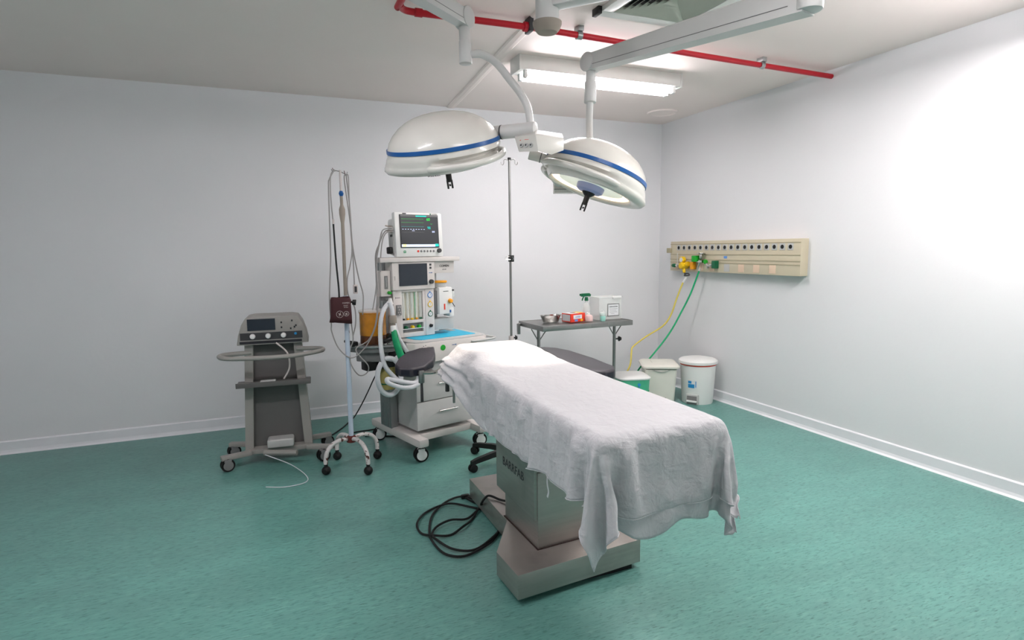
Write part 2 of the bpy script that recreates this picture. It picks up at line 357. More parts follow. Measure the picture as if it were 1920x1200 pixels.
# ------------------------------------------------------------------ surgical lamps
def lamp_head(t, c, ax, side, s=0.95):
    """dome, blue band, rim, rail, lit underside and handle; side = direction of the pivot"""
    M = frame(c, ax, side) @ Matrix.Scale(s, 4)
    d = MB().lathe([(0.0001, .178), (.05, .1768), (.10, .171), (.15, .160), (.20, .141), (.245, .114), (.285, .078), (.313, .042), (.326, .012), (.331, -.012), (.325, -.03), (.0001, -.03)], M=M, seg=64)
    d.build('dome', LAMPW, t, world=True)
    MB().lathe([(.329, .010), (.3325, .010), (.3345, -.012), (.331, -.014)], M=M, seg=64).build('blue_band', BLUE, t, world=True)
    # lower shell: a recess runs along each flank, and the front ends in a nose away from the pivot
    mb = MB(); seg = 120; prof = [(.328, -.012, 0), (.334, -.030, 0), (.336, -.044, .0), (.336, -.052, .5), (.335, -.062, 1), (.335, -.074, 1), (.335, -.082, .4), (.337, -.088, 0), (.335, -.105, 0), (.322, -.122, 0), (.300, -.130, 0), (.276, -.127, 0), (.262, -.112, 0), (.26, -.10, 0)]
    rings = []
    for (r, z, ind) in prof:
        ring = []
        for k in range(seg):
            a = 2 * PI * k / seg; nose = max(0, -math.cos(a)) ** 8; f = max(0, min(1, (-z - .03) / .07)) if r > .28 else 0
            aa = abs((a + PI) % (2 * PI) - PI); w_ = max(0, min(1, (aa - .22) / .25)) * max(0, min(1, (1.95 - aa) / .3))
            R = r - .034 * ind * w_ + .030 * nose * f - (.03 * max(0, math.cos(a)) ** 6 * f)
            ring.append(mb.bm.verts.new(M @ Vector((R * math.cos(a), R * math.sin(a), z + .018 * max(0, math.cos(a)) ** 2 * f))))
        rings.append(ring)
    for A, B in zip(rings[:-1], rings[1:]):
        for k in range(seg): mb.bm.faces.new((A[k], A[(k + 1) % seg], B[(k + 1) % seg], B[k]))
    mb.build('lower_shell', LAMPW, t, world=True, ang=60)
    for sg in (-1, 1):
        pts = []
        for k in range(15):
            a = sg * (math.radians(8) + math.radians(108) * k / 14); q = math.sin(PI * k / 14)
            r = .312 + .066 * q ** 0.6; pts.append(M @ Vector((r * math.cos(a), r * math.sin(a), -.092 + .018 * max(0, math.cos(a)) ** 2)))
        MB().tube(pts, .017 * s, 12, flat=1.15).build('grip_rail', LAMPW, t, world=True)
    MB().lathe([(.0001, -.096), (.19, -.098), (.262, -.104), (.262, -.096), (.0001, -.088)], M=M, seg=56).build('lens', LENS_E, t, world=True)
    MB().lathe([(.212, -.099), (.218, -.1035), (.254, -.1095), (.260, -.104)], M=M, seg=56).build('reflector_ring', RING_E, t, world=True)
    M0 = M; M = M @ Matrix.Translation((0, 0, -.038))
    MB().lathe([(.0001, -.105), (.07, -.102), (.086, -.092), (.09, -.076), (.09, -.055)], M=M, seg=36).build('centre_cap', BLUEL2, t, world=True)
    h = MB().lathe([(.0001, -.128), (.022, -.128), (.040, -.112), (.044, -.10), (.0001, -.095)], M=M, seg=20)
    h.lathe([(.0001, -.185), (.017, -.185), (.018, -.12), (.0001, -.12)], M=M, seg=14)
    for sg in (-1, 1): h.box((sg * .013, 0, -.200), (.010, .018, .05), M=M)
    h.cyl(M @ Vector((0, -.008, -.205)), M @ Vector((0, .008, -.205)), .006 * s, seg=10)
    h.build('sterile_handle', BLACK, t, world=True)
    # the beam this lamp throws
    ld = bpy.data.lights.new('surgical_beam', 'SPOT'); ld.energy = 42; ld.color = (1, .87, .74); ld.spot_size = math.radians(33); ld.spot_blend = 0.75; ld.shadow_soft_size = .12
    lo = bpy.data.objects.new('surgical_beam', ld); COL.objects.link(lo); lo.parent = t
    lo.matrix_local = pm(t).inverted() @ frame(M @ Vector((0, 0, -.24)), ax)
    return M0, lo


# left lamp: horizontal arm from the column, spring arm, knuckle, curved yoke, control box, head
t = thing('surgical_lamp', 'left surgical lamp with white dome and blue band hanging level from a curved tube', 'surgical lamp', (0.984, 3.0, 2.677))
MB().cyl((1.227, 2.533, 2.765), (0.42, 2.55, 2.765), 0.034, seg=16).build('extension_arm', ARMW, t, world=True)
MB().cyl((0.42, 2.55, 2.80), (0.42, 2.55, 2.62), 0.045, seg=20, bev=.005).build('pivot_post', ARMW, t, world=True)
def spring_arm(t, a, b, wa, wb, tops=0.012):
    a = Vector(a); b = Vector(b); d = (b - a); L = d.length; M = frame(a, d, Vector((0, 0, 1)))
    # x = up, y = sideways
    def poly(h, w_): return [(-h / 2, -w_ / 2), (-h / 2, w_ / 2), (h / 2 - tops, w_ / 2), (h / 2, w_ / 2 - tops), (h / 2, -w_ / 2 + tops), (h / 2 - tops, -w_ / 2)]
    mb = MB(); A = [mb.bm.verts.new(M @ Vector((x, y, 0))) for x, y in poly(*wa)]; B = [mb.bm.verts.new(M @ Vector((x, y, L))) for x, y in poly(*wb)]
    mb.bm.faces.new(A); mb.bm.faces.new(B); n = 6
    for k in range(n): mb.bm.faces.new((A[k], A[(k + 1) % n], B[(k + 1) % n], B[k]))
    o = mb.build('spring_arm', ARMW, t, world=True, smooth=False)
    # seam along the flank
    sd = MB()
    for sg in (-1, 1): sd.cyl(M @ Vector((-wa[0] * .22, sg * wa[1] * .5, .06)), M @ Vector((-wb[0] * .22, sg * wb[1] * .5, L * .97)), 0.0016, seg=6)
    sd.build('cover_seam', MIDG, t, world=True)
spring_arm(t, (0.42, 2.55, 2.67), (0.965, 2.985, 2.668), (.10, .075), (.088, .06))
j = Vector((.984, 3.0, 2.668)); sd = Vector((.984 - .42, 3.0 - 2.55, 0)).normalized(); nrm = sd.cross(Vector((0, 0, 1)))
MB().cyl(j - nrm * .036, j + nrm * .036, .052, seg=28, bev=.005).build('knuckle', ARMW, t, world=True)
MB().cyl((.986, 3.0, 2.665), (.984, 2.99, 2.545), .028, seg=20).build('swivel_neck', ARMW, t, world=True)
MB().cyl((.984, 2.99, 2.55), (.984, 2.986, 2.44), .031, .033, seg=20, bev=.004).build('swivel_collar', ARMW, t, world=True)
MB().tube([(.984, 2.987, 2.482), (1.02, 2.975, 2.489), (1.067, 2.958, 2.487), (1.135, 2.946, 2.45), (1.201, 2.931, 2.373), (1.262, 2.915, 2.295), (1.290, 2.894, 2.22), (1.299, 2.878, 2.11)], .0195, 14).build('curved_yoke', ARMW, t, world=True)
ca, cb = Vector((1.139, 3.01, 2.112)), Vector((1.305, 2.834, 2.112))
MB().cyl(ca, cb, .036, seg=24, bev=.004).build('pivot_barrel', ARMW, t, world=True)
MB().cyl((1.00, 3.12, 2.085), ca, .024, .033, seg=20).build('head_arm', ARMW, t, world=True)
dv = (cb - ca).normalized()
MB().cyl(ca - dv * .004 + dv * .05, ca + dv * .053, .0368, seg=24).build('barrel_joint', DARKG, t, world=True)
# control box: a slanted button panel on its left and a deeper body to the right
front_pts = [(1.206, 2.879, 2.072), (1.263, 2.746, 2.066), (1.425, 2.755, 2.058), (1.421, 2.747, 1.996), (1.349, 2.741, 1.970), (1.268, 2.721, 1.979), (1.21, 2.834, 1.991)]
def slab(pts, dvec, quads, bev, name, m_, t):
    mb = MB(); A = [mb.bm.verts.new(p_) for p_ in pts]; B = [mb.bm.verts.new(Vector(p_) + Vector(dvec)) for p_ in pts]; n = len(pts)
    for q in quads: mb.bm.faces.new([A[i] for i in q]); mb.bm.faces.new([B[i] for i in q[::-1]])
    for k in range(n): mb.bm.faces.new((A[k], A[(k + 1) % n], B[(k + 1) % n], B[k]))
    bmesh.ops.recalc_face_normals(mb.bm, faces=mb.bm.faces[:])
    bmesh.ops.bevel(mb.bm, geom=mb.bm.edges[:], offset=bev, segments=2, affect='EDGES', profile=.6)
    return mb.build(name, m_, t, world=True, ang=30)
slab(front_pts, (.045, .105, .045), [(0, 1, 5, 6), (1, 2, 3, 4, 5)], .004, 'control_box', LAMPW, t)
p0, p1, p2, p3 = (Vector(front_pts[k]) for k in (6, 5, 1, 0))
xa = (p1 - p0).normalized(); za = xa.cross((p3 - p0)).normalized(); za = za if za.dot(-F_) > 0 else -za
Mp = frame((p0 + p1 + p2 + p3) / 4 + za * .001, za, xa)
for k in range(3):
    MB().lathe([(.0001, .004), (.011, .004), (.0125, .001), (.0125, 0)], M=Mp @ Matrix.Translation((-.032 + k * .031, -.008, 0)), seg=16).build('push_button', PLASG, t, world=True)
    MB().lathe([(.0001, .0052), (.0045, .0052), (.0045, .003)], M=Mp @ Matrix.Translation((-.032 + k * .031, -.008, 0)), seg=10).build('button_mark', INK, t, world=True)
MB().box((-.045, .018, .0015), (.004, .004, .002), M=Mp).build('indicator_light', REDP, t, world=True)
MB().box((-.005, .021, .0015), (.026, .002, .001), M=Mp).build('panel_mark', REDP, t, world=True)
cL = Vector((0.884, 3.083, 2.056)); aL = (-0.2118, -0.2257, 0.9509)
ML, beamL = lamp_head(t, cL, aL, (Vector((1.12, 3.03, 2.1)) - cL), 0.90)
v = ML @ Vector((-.02, 0, 0)) - cL
# maker's mark on the lower shell, facing the viewer
ang = None
best = min(range(360), key=lambda a: -((ML.to_3x3() @ Vector((math.cos(math.radians(a)), math.sin(math.radians(a)), 0))).normalized().dot(-(cL - Vector((0, 0, 1.5))).normalized())))
for off, txt, sz in ((-14, 'Mec-Son', .020),):
    a = math.radians(best + off); rd = Vector((math.cos(a), math.sin(a), 0)); tg = Vector((-math.sin(a), math.cos(a), 0))
    o_ = rd * .322 + Vector((0, 0, -.124)); nz = (rd * .45 + Vector((0, 0, -.9))).normalized()
    Mx = Matrix((tg, nz.cross(tg), nz)).transposed().to_4x4(); Mx.translation = o_ + nz * .004
    lettering(txt, sz, ML @ Mx, INK, t)

# right lamp with the ceiling column and its own arms
t = thing('surgical_lamp', 'right surgical lamp tilted to show its lit glass, with two long white arms', 'surgical lamp', (1.227, 2.533, CH))
MB().cyl((1.227, 2.533, 2.50), (1.227, 2.533, CH), .053, seg=32).build('ceiling_column', ARMW, t, world=True)
MB().lathe([(.0001, -.035), (.045, -.035), (.058, -.02), (.066, .0), (.066, .01), (.0001, .012)], (1.227, 2.533, 2.508), (0, 0, 1), 32).build('column_end_cap', TAPE, t, world=True)
MB().cyl((1.227, 2.533, 2.795), (1.227, 2.533, CH), .12, seg=32).build('ceiling_flange', ARMW, t, world=True)
P1 = Vector((1.94, 1.74, 2.60))
d = (P1 - Vector((1.227, 2.533, 2.60))); L = d.length; Mh = frame((1.227, 2.533, 2.615), d, (0, 0, 1))
MB().box((0, 0, L / 2 + .02), (.085, .075, L), M=Mh, bev=.010).build('extension_arm', ARMW, t, world=True)
MB().cyl((P1.x, P1.y, 2.38), (P1.x, P1.y, 2.67), .05, seg=24, bev=.006).build('pivot_post', ARMW, t, world=True)
JR = Vector((1.678, 2.92, 2.50))
spring_arm(t, (1.94, 1.74, 2.43), JR, (.115, .085), (.088, .066), .008)
sd = (JR - Vector((1.94, 1.74, 2.43))); sd.z = 0; sd.normalize(); nrm = sd.cross(Vector((0, 0, 1)))
MB().cyl(JR - nrm * .04, JR + nrm * .04, .050, seg=28, bev=.005).build('knuckle', ARMW, t, world=True)
MB().cyl(JR, (1.672, 2.917, 2.39), .026, .027, seg=20).build('swivel_neck', ARMW, t, world=True)
MB().cyl((1.672, 2.917, 2.40), (1.664, 2.905, 2.285), .031, .033, seg=20, bev=.004).build('swivel_collar', ARMW, t, world=True)
MB().tube([(1.664, 2.905, 2.30), (1.675, 2.93, 2.23), (1.71, 2.99, 2.15), (1.80, 3.13, 2.08), (1.86, 3.24, 2.02), (1.84, 3.29, 1.93), (1.78, 3.31, 1.885)], .019, 14).build('curved_yoke', ARMW, t, world=True)
Mb = frame((1.738, 3.325, 1.882), (0, 0, 1), (.93, -.37, 0))
MB().box((0, 0, 0), (.16, .09, .085), M=Mb, bev=.006).build('control_box', LAMPW, t, world=True)
MB().box((.0, -.046, -.02), (.16, .004, .004), M=Mb).build('box_seam', MIDG, t, world=True)
pa, pb = Vector((1.385, 3.095, 2.028)), Vector((1.475, 3.052, 1.997))
MB().cyl(pa, pb, .030, .027, seg=24, bev=.003).build('pivot_barrel', LAMPW, t, world=True)
MB().cyl(pa + (pb - pa) * .62, pa + (pb - pa) * .66, .0305, seg=24).build('barrel_joint', DARKG, t, world=True)
MB().tube([(1.47, 3.08, 1.995), (1.56, 3.2, 1.96), (1.66, 3.30, 1.90), (1.70, 3.32, 1.89)], .02, 12).build('head_arm', ARMW, t, world=True)
cR = Vector((1.727, 2.942, 1.927)); aR = (0.3361, -0.099, 0.9366)
MR, beamR = lamp_head(t, cR, aR, (Vector((1.45, 3.065, 2.0)) - cR), 0.88)
beamR.data.energy = 60

# ------------------------------------------------------------------ operating table
OT = thing('operating_table', 'stainless steel operating table on a wide stepped base beneath the white sheet', 'operating table', (1.23, 2.5, 0))
mb = MB(); mb.prism([(.890, 2.142), (1.541, 2.200), (1.552, 2.60), (1.045, 2.645), (.878, 2.362)], .028, .14, bev=.004)
mb.build('foot_block', STEEL, OT, world=True, ang=25)
MB().prism([(1.037, 2.50), (1.50, 2.50), (1.47, 3.25), (1.037, 3.235)], .025, .138, bev=.004).build('rear_plinth', STEEL, OT, world=True, ang=25)
MB().bx(.96, 1.50, 2.21, 2.42, 0, .036).bx(1.07, 1.44, 2.6, 3.15, 0, .032).build('floor_gasket', RUBBER, OT, world=True)
MB().prism([(1.060, 2.305), (1.375, 2.330), (1.375, 2.70), (1.048, 2.68)], .138, .50, bev=.003).build('lower_column', STEEL, OT, world=True, ang=25)
cp = [(1.045, 2.312), (1.385, 2.335), (1.385, 2.76), (1.035, 2.765)]
MB().prism(cp, .275, .79, bev=.003).build('column', STEEL, OT, world=True, ang=25)
MB().prism([(1.054, 2.298), (1.381, 2.323), (1.381, 2.706), (1.041, 2.686)], .1395, .1425).build('stain_strip', GRIME, OT, world=True, ang=25)  # thin strip standing for the dark stains where column meets base
fd = Vector((1.045 - 1.035, 2.312 - 2.765, 0)).normalized(); nf = Vector((fd.y, -fd.x, 0)); nf = nf if nf.x < 0 else -nf
Mt = Matrix((fd, Vector((0, 0, 1)), nf)).transposed().to_4x4()
Mt.translation = Vector((1.0405, 2.55, .44)) + nf * .0012
lettering('BARRFAB', .062, Mt, DARKG, OT)
Mt2 = Mt.copy(); Mt2.translation = Vector((1.041, 2.60, .50)) + nf * .0012
lb = MB(); lb.quad(*[Mt2 @ Vector(q) for q in ((.0, 0, 0), (.022, 0, 0), (.012, .016, 0), (.004, .012, 0))]); lb.build('emblem', DARKG, OT, world=True)
Mt3 = Mt.copy(); Mt3.translation = Vector((1.046, 2.40, .315)) + nf * .001
pl = MB(); 
for (a, b, c, d) in ((-.05, .0, .016, .018), (-.05, 0, -.018, -.016), (-.05, -.048, -.016, .016), (-.002, 0, -.016, .016), (-.043, -.008, -.005, .005)): pl.quad(*[Mt3 @ Vector(q) for q in ((a, c, 0), (b, c, 0), (b, d, 0), (a, d, 0))])
pl.build('rating_plate', DARKG, OT, world=True); lettering('CE', .026, Mt3 @ Matrix.Translation((.022, 0, 0)), DARKG, OT)
MB().bx(.995, 1.465, 1.66, 3.36, .79, .815, .004).build('tabletop_frame', STEELB, OT, world=True)
MB().bx(.985, 1.475, 1.645, 3.38, .815, .862, .018, seg=3).build('mattress', PAD, OT, world=True)
MB().bx(1.02, 1.44, 3.02, 3.40, .86, .912, .03, seg=4).build('head_cushion', PAD, OT, world=True)
for x in (.977, 1.483):
    rl = MB(); rl.bx(x - .005, x + .005, 1.75, 3.36, .79, .818, .002)
    for yy in (1.85, 2.35, 2.85, 3.3): rl.cyl((x, yy, .804), (1.0 if x < 1.2 else 1.46, yy, .804), .007, seg=10)
    rl.build('side_rail', CHROME, OT, world=True)

# sheet: its rest shape over the table, steps of 0.8 mm between neighbouring points
CLOTH_STEPS = [
[128,13,14,16,8,-3,-7,-10,-6,4,9,13,15,4,5,1,1,5,11,16,6,-1,12,17,17,20,22,24,22,19,23,27,25,20,22,26,24,20,20,24,22,20,21,22,22,10,14,17,4,-15,-14,2,1,-4,19,15,4,-20,-3,14,15,15,17,18,5,3,
-11,0,0,-2,7,9,2,2,-4,-5,-2,-2,4,4,3,2,-8,-1,1,0,-2,2,2,0,0,0,-1,0,0,0,0,0,-1,0,0,0,-1,0,0,-1,1,0,-1,1,-1,2,-1,1,2,3,-2,-1,1,5,-1,-1,-11,2,13,0,-1,2,-1,-1,12,-20,
-11,0,0,0,-1,8,8,2,0,-6,-3,-1,-1,2,6,3,4,-13,2,0,-1,1,2,1,-1,0,-1,0,0,0,1,0,-2,0,0,-1,1,0,0,0,-1,1,-1,-1,1,2,-1,-1,3,3,3,-14,2,12,-4,-1,-10,15,3,0,0,-1,0,0,-5,-2,
-10,-1,-1,1,0,0,9,6,3,-2,-8,2,-5,8,0,3,4,4,-22,5,0,7,-5,1,2,0,1,-2,0,1,0,-1,-1,0,0,-1,0,0,1,0,0,-1,1,-1,-1,0,1,0,3,0,-2,1,4,4,1,-14,1,18,0,0,-1,-4,1,0,-7,-2,
-10,1,-2,-2,-1,0,2,12,5,1,-4,-8,0,2,3,2,0,0,-3,0,3,-5,4,1,0,0,-1,1,0,-1,0,0,0,-1,-1,1,0,0,-1,0,2,-1,-1,0,0,0,0,1,1,0,4,-4,9,-1,-3,-12,17,1,-1,0,0,1,-2,-20,12,17,
-11,1,1,-2,-1,-2,1,1,15,3,1,-10,-4,1,2,0,-4,-3,10,0,1,-2,6,-3,0,0,0,0,-1,1,-1,0,-1,1,0,0,-1,0,0,0,-1,1,0,-1,0,-1,1,0,3,-1,-5,8,2,2,-7,2,9,1,-1,-1,-1,2,-4,4,0,3,
-13,1,3,1,0,0,-6,2,2,14,0,-2,-7,-3,0,1,-6,10,2,-1,-3,5,2,-1,0,-1,1,0,0,-1,0,-1,1,-1,1,-1,0,-1,1,-1,0,2,-1,-1,0,4,-4,0,2,-4,1,7,0,0,-5,7,6,-1,3,1,-4,0,-7,12,-27,19,
-8,-5,1,2,1,1,-1,-3,0,4,13,2,-9,-7,1,1,2,-7,11,0,11,-9,1,0,0,2,-2,-1,-1,1,0,-1,-1,0,1,0,0,-1,0,0,-1,-1,2,0,-1,2,-2,1,0,8,-5,3,0,-5,-4,15,0,-2,2,-8,8,-3,6,-20,-1,-9,
0,-6,-7,1,2,0,1,0,-3,2,5,9,3,-16,0,2,3,-2,6,0,5,-3,-1,2,0,-3,2,-1,-1,1,-1,-1,1,0,0,0,-1,0,-1,0,0,0,0,0,0,1,-2,1,0,5,0,2,1,-10,13,3,-1,2,-11,10,-4,-2,-21,-3,1,0,
8,-7,-6,-7,-1,2,3,-3,1,-2,3,5,3,-3,-5,3,1,4,2,1,2,-2,-3,2,2,-2,1,-1,0,-1,1,-1,-1,1,0,-1,1,-1,0,0,-1,0,1,0,-1,1,3,2,-16,14,0,4,0,7,-3,2,0,-10,10,-12,4,-21,0,1,1,6,
16,-5,-7,-8,-7,-3,3,2,-2,1,-1,4,4,0,-4,0,11,-3,1,-1,-2,2,0,-1,2,-1,1,0,-1,0,0,-1,0,0,0,0,-1,0,0,-1,1,-1,0,1,0,-1,3,-1,-4,5,1,5,-5,6,4,0,-9,8,-15,14,-27,3,8,1,5,-20,
18,-1,-4,-6,-9,-7,-4,4,-1,-2,1,2,5,1,-3,-3,6,4,1,-2,-1,3,-2,1,0,0,-1,0,0,1,0,-1,0,0,-1,-1,0,1,0,0,0,0,0,0,-3,0,7,-4,-1,1,8,3,0,-6,8,-9,7,-17,17,-25,10,0,-7,-1,-7,0,
19,0,-1,-3,-5,-9,-8,-6,4,-2,0,0,6,2,2,-7,3,6,0,-1,-1,2,0,0,0,0,-1,0,2,0,-1,-1,0,-2,0,1,-1,1,0,1,0,-1,0,0,-2,0,0,-2,10,-2,5,1,-1,3,-9,6,-16,20,-14,0,-10,-3,-2,-1,1,-1,
18,0,1,0,-2,-5,-8,-9,-7,4,-4,-1,-1,19,-15,2,1,7,0,-1,-1,3,0,1,-2,1,0,-1,0,1,-2,1,0,-2,0,0,1,1,-1,0,0,2,-4,-4,4,0,-1,3,6,-3,6,0,-3,-3,6,-14,20,-14,-13,-4,0,-1,0,0,2,0,
18,1,-1,0,1,0,-3,-8,-9,-11,3,0,1,-1,7,-5,0,8,-4,-1,0,6,0,-2,0,1,0,-1,0,0,0,0,-1,1,0,-1,-1,0,1,-1,0,-1,0,3,2,-5,1,2,6,0,3,-5,1,5,-15,18,-22,-9,1,1,-1,0,0,8,7,8,
6,6,4,3,0,-1,1,0,-6,-8,-14,-3,-1,2,13,-9,0,0,2,1,1,8,-2,-3,0,0,-1,1,1,-2,1,-2,0,3,-1,-1,1,-1,0,-1,-1,1,3,0,-2,5,-2,0,-4,6,7,2,-13,3,10,-27,-4,-2,1,1,8,10,12,3,4,1,
-20,3,7,9,9,10,1,0,0,-2,-6,-15,-7,1,0,20,-19,1,0,4,2,-4,1,3,-2,4,0,1,-1,0,-1,1,0,0,0,0,-2,1,0,-1,0,0,-1,1,2,0,0,-4,5,0,9,-8,-1,1,-19,-1,6,6,8,15,2,1,-2,2,-1,1,
-19,0,-2,-1,1,1,11,11,11,7,0,-1,-15,-17,1,0,7,-1,1,-1,-3,6,2,0,2,-1,0,0,0,0,-1,1,1,0,-1,-1,0,0,-1,2,-1,-1,1,0,-1,0,2,4,1,-1,-10,3,17,-32,9,21,4,3,1,-12,4,2,5,0,2,-1,
-20,-1,0,-1,0,2,-1,1,1,4,17,7,9,-5,-25,-2,9,1,0,-1,3,2,0,0,0,0,0,0,-1,0,1,0,-1,0,1,0,-1,0,1,-1,0,0,0,0,1,-1,1,0,-1,2,7,5,-10,3,8,-5,-3,0,1,14,0,-1,0,1,-1,1,
18,-2,-1,-1,-2,-3,-4,-4,-4,-5,-10,-1,4,16,1,2,-1,-6,0,2,0,-1,1,1,-1,0,0,0,1,0,0,0,0,0,-1,0,1,0,-1,0,0,0,0,0,0,1,0,-1,0,-1,-3,2,-10,22,-2,0,7,3,1,-11,7,6,0,0,0,-1,
20,0,1,-1,-1,0,-1,-1,1,2,1,-6,-11,-11,10,0,-9,6,0,0,-1,0,0,0,1,0,0,0,0,0,0,-1,1,0,0,-1,0,0,1,0,0,-1,0,0,0,0,0,0,0,0,-1,1,-1,-13,0,1,1,3,5,11,-6,-3,-1,-1,0,-1,
20,0,-3,-3,-2,-3,-3,-7,4,-1,-9,15,6,2,-1,-25,11,0,-2,0,1,0,0,0,0,-1,0,0,1,-1,0,1,0,-1,0,1,0,0,-1,0,0,1,0,-1,0,0,0,1,0,-1,0,0,1,5,-2,-3,-3,-4,-6,1,-1,1,0,0,1,0,
-9,-1,0,1,0,1,2,5,-11,-8,10,-14,-1,3,5,26,-9,-1,1,0,0,0,0,-1,0,1,0,0,-1,1,-1,0,0,1,0,-1,0,0,1,0,-1,0,0,1,0,-1,0,0,0,1,0,-1,6,-9,-4,-2,-1,-1,2,-2,-1,0,1,1,0,1,
-23,0,0,0,0,0,-2,0,1,3,-4,8,6,12,6,-6,0,2,-2,-2,0,0,0,1,0,0,-1,0,0,0,1,0,-1,0,0,1,-1,0,0,0,1,0,-1,0,0,1,0,-1,0,0,6,-4,-5,9,1,-1,-5,-3,-4,-6,3,0,1,0,0,1,
-22,0,0,0,0,0,4,2,5,4,3,-2,-2,-5,1,4,14,-10,3,1,0,0,0,0,-1,0,1,0,0,-1,0,0,1,-1,0,0,1,0,0,-1,0,0,1,-1,0,0,0,1,-1,0,1,-6,12,-11,2,3,4,0,-2,-2,-4,-1,-1,0,0,-1,
-20,2,3,3,3,3,2,4,2,2,-2,0,0,-2,5,1,-13,6,0,2,-1,0,-1,0,1,0,0,-1,0,1,0,-1,0,1,0,-1,0,0,0,1,0,-1,0,1,0,-1,0,0,1,-1,-1,6,-3,2,-6,-2,1,5,3,0,-2,-5,0,-1,-1,0,
-8,3,3,2,2,2,2,1,0,0,1,0,0,-4,-9,-4,6,3,0,-1,1,-1,1,0,0,-1,0,1,0,-1,0,1,0,-1,0,1,0,0,-1,0,0,1,-1,0,0,1,0,-1,0,1,-1,-1,-3,10,0,-5,-3,-2,2,4,2,0,-5,-1,0,0,
5,3,2,2,2,1,-1,-1,0,0,0,1,0,0,3,-6,-11,0,0,1,0,0,-1,-1,0,1,-1,0,0,1,0,-1,0,1,-1,0,0,0,1,-1,0,0,1,0,-1,0,0,1,-1,0,1,0,0,-4,7,2,-2,-4,-3,-1,3,4,0,-3,-1,0,
17,-1,-2,-1,-1,0,0,-3,4,3,3,0,0,-2,-14,-10,8,0,-1,-1,0,0,0,1,-1,0,1,0,-1,0,0,1,-1,0,1,0,-1,0,0,1,0,0,-1,0,1,0,-1,0,1,-1,0,0,1,-1,-2,5,1,-1,-2,-3,-1,0,5,-1,-2,1,
10,-1,0,0,-1,-1,-4,6,-4,-4,-5,-3,-1,-3,2,14,-2,-3,0,0,-1,0,0,0,1,0,-1,0,1,0,-1,0,1,0,-1,0,1,-1,0,0,0,0,1,-1,0,0,1,-1,0,1,-1,0,1,0,-1,-1,5,1,-1,-2,-2,-1,-1,4,-1,-2,
8,-1,-2,-1,1,-1,-1,-2,-4,-1,2,3,0,0,0,-3,3,-1,-1,0,0,1,0,-1,0,0,1,0,-1,0,1,0,-1,0,1,-1,0,1,0,0,-1,0,0,1,-1,0,0,1,0,-1,1,0,1,-1,0,-2,-1,5,0,0,-2,-1,-1,1,0,1,
6,-2,0,-1,-1,0,2,-4,2,1,4,-2,-1,0,-2,-3,2,-2,0,0,1,-1,0,1,0,-1,0,0,1,0,-1,0,1,0,-1,1,0,0,-1,0,1,0,-1,0,1,0,-1,0,0,1,-1,1,0,-1,0,3,0,-1,1,0,-1,-2,0,0,1,-1,
1,-1,1,0,-1,-1,1,1,2,2,-2,0,0,0,1,-5,-1,1,0,0,0,0,1,-1,0,1,0,0,-1,0,1,0,-1,0,1,0,-1,0,1,0,-1,0,1,0,-1,0,1,-1,0,0,0,0,2,-1,0,-2,-1,1,1,1,1,0,-1,0,0,0,
0,3,-1,2,1,0,-2,-2,-3,-2,-2,0,1,0,5,-1,-1,0,0,0,1,0,0,1,0,-1,0,0,1,0,-1,0,1,-1,0,0,1,-1,0,0,1,-1,0,0,1,-1,0,1,0,0,0,0,0,-1,0,0,0,-2,1,1,1,0,0,-1,1,-1,
0,2,1,-4,-4,-4,7,3,3,1,1,1,0,1,-10,2,0,-3,1,1,0,1,-1,0,0,1,0,-1,0,0,1,-1,0,1,0,-1,0,1,0,-1,0,1,0,-1,0,1,0,-1,0,0,0,1,0,0,-1,-2,-1,0,2,1,1,1,0,-1,0,0,
0,-1,-7,-2,0,2,-1,-2,-4,3,0,0,-2,4,15,1,-11,3,1,0,0,0,1,0,-1,0,0,1,0,-1,0,1,0,-1,0,1,0,-1,0,1,0,-1,0,1,0,-1,0,1,0,-1,1,0,1,-2,0,1,1,-2,-1,2,0,0,0,0,0,-1,
-1,-3,1,1,2,-5,-8,-1,1,-3,2,3,3,4,-3,-2,8,3,-4,1,1,0,-1,0,1,0,-1,0,0,1,-1,0,0,1,0,-1,0,1,0,-1,0,1,0,-1,0,1,0,-1,0,1,0,-1,0,1,3,0,-3,2,-2,-1,1,0,1,-1,-1,-1,
1,-4,1,2,-1,5,2,-1,-5,-1,-2,-2,0,-4,0,9,5,-7,2,0,-1,0,1,-1,0,0,1,-1,0,0,1,-1,1,0,-1,1,0,-1,0,1,0,-1,0,1,0,-1,0,1,-1,0,0,1,0,0,0,2,2,-2,0,-2,-1,2,-2,1,0,1,
3,1,1,1,1,0,-2,0,9,3,0,-2,-5,5,-2,-5,-13,6,0,-1,0,-1,0,1,0,-1,0,1,0,-1,0,1,-1,0,1,0,-1,1,0,-1,0,1,0,-1,0,1,-1,0,1,0,0,-1,1,0,-3,2,1,0,0,0,0,-1,2,-2,0,0,
4,5,3,-2,-1,4,3,1,-4,-9,3,2,6,-13,-7,0,6,-1,0,-1,0,1,-1,0,0,1,-1,0,0,1,-1,0,0,0,0,0,1,-1,0,1,0,-1,0,1,-1,0,1,0,-1,0,0,1,0,1,0,-5,1,2,1,0,0,0,-1,1,0,0,
4,-1,2,4,2,-4,-2,-3,-1,3,-5,-2,-3,3,10,-2,-5,0,0,0,-1,0,1,0,-1,0,1,0,0,-1,1,0,0,-1,0,0,0,1,-1,0,0,1,-1,0,1,0,-1,0,1,0,0,0,0,1,-1,1,-2,0,0,1,0,0,0,0,0,0,
5,-2,-2,0,1,-5,2,3,1,3,1,1,1,0,-8,-7,6,1,-1,0,0,-1,0,0,1,0,-1,0,0,1,-1,0,0,1,-1,0,0,0,1,-1,0,0,1,-1,0,0,1,-1,0,0,0,0,1,2,0,-1,-1,-1,1,0,0,0,0,0,-1,0,
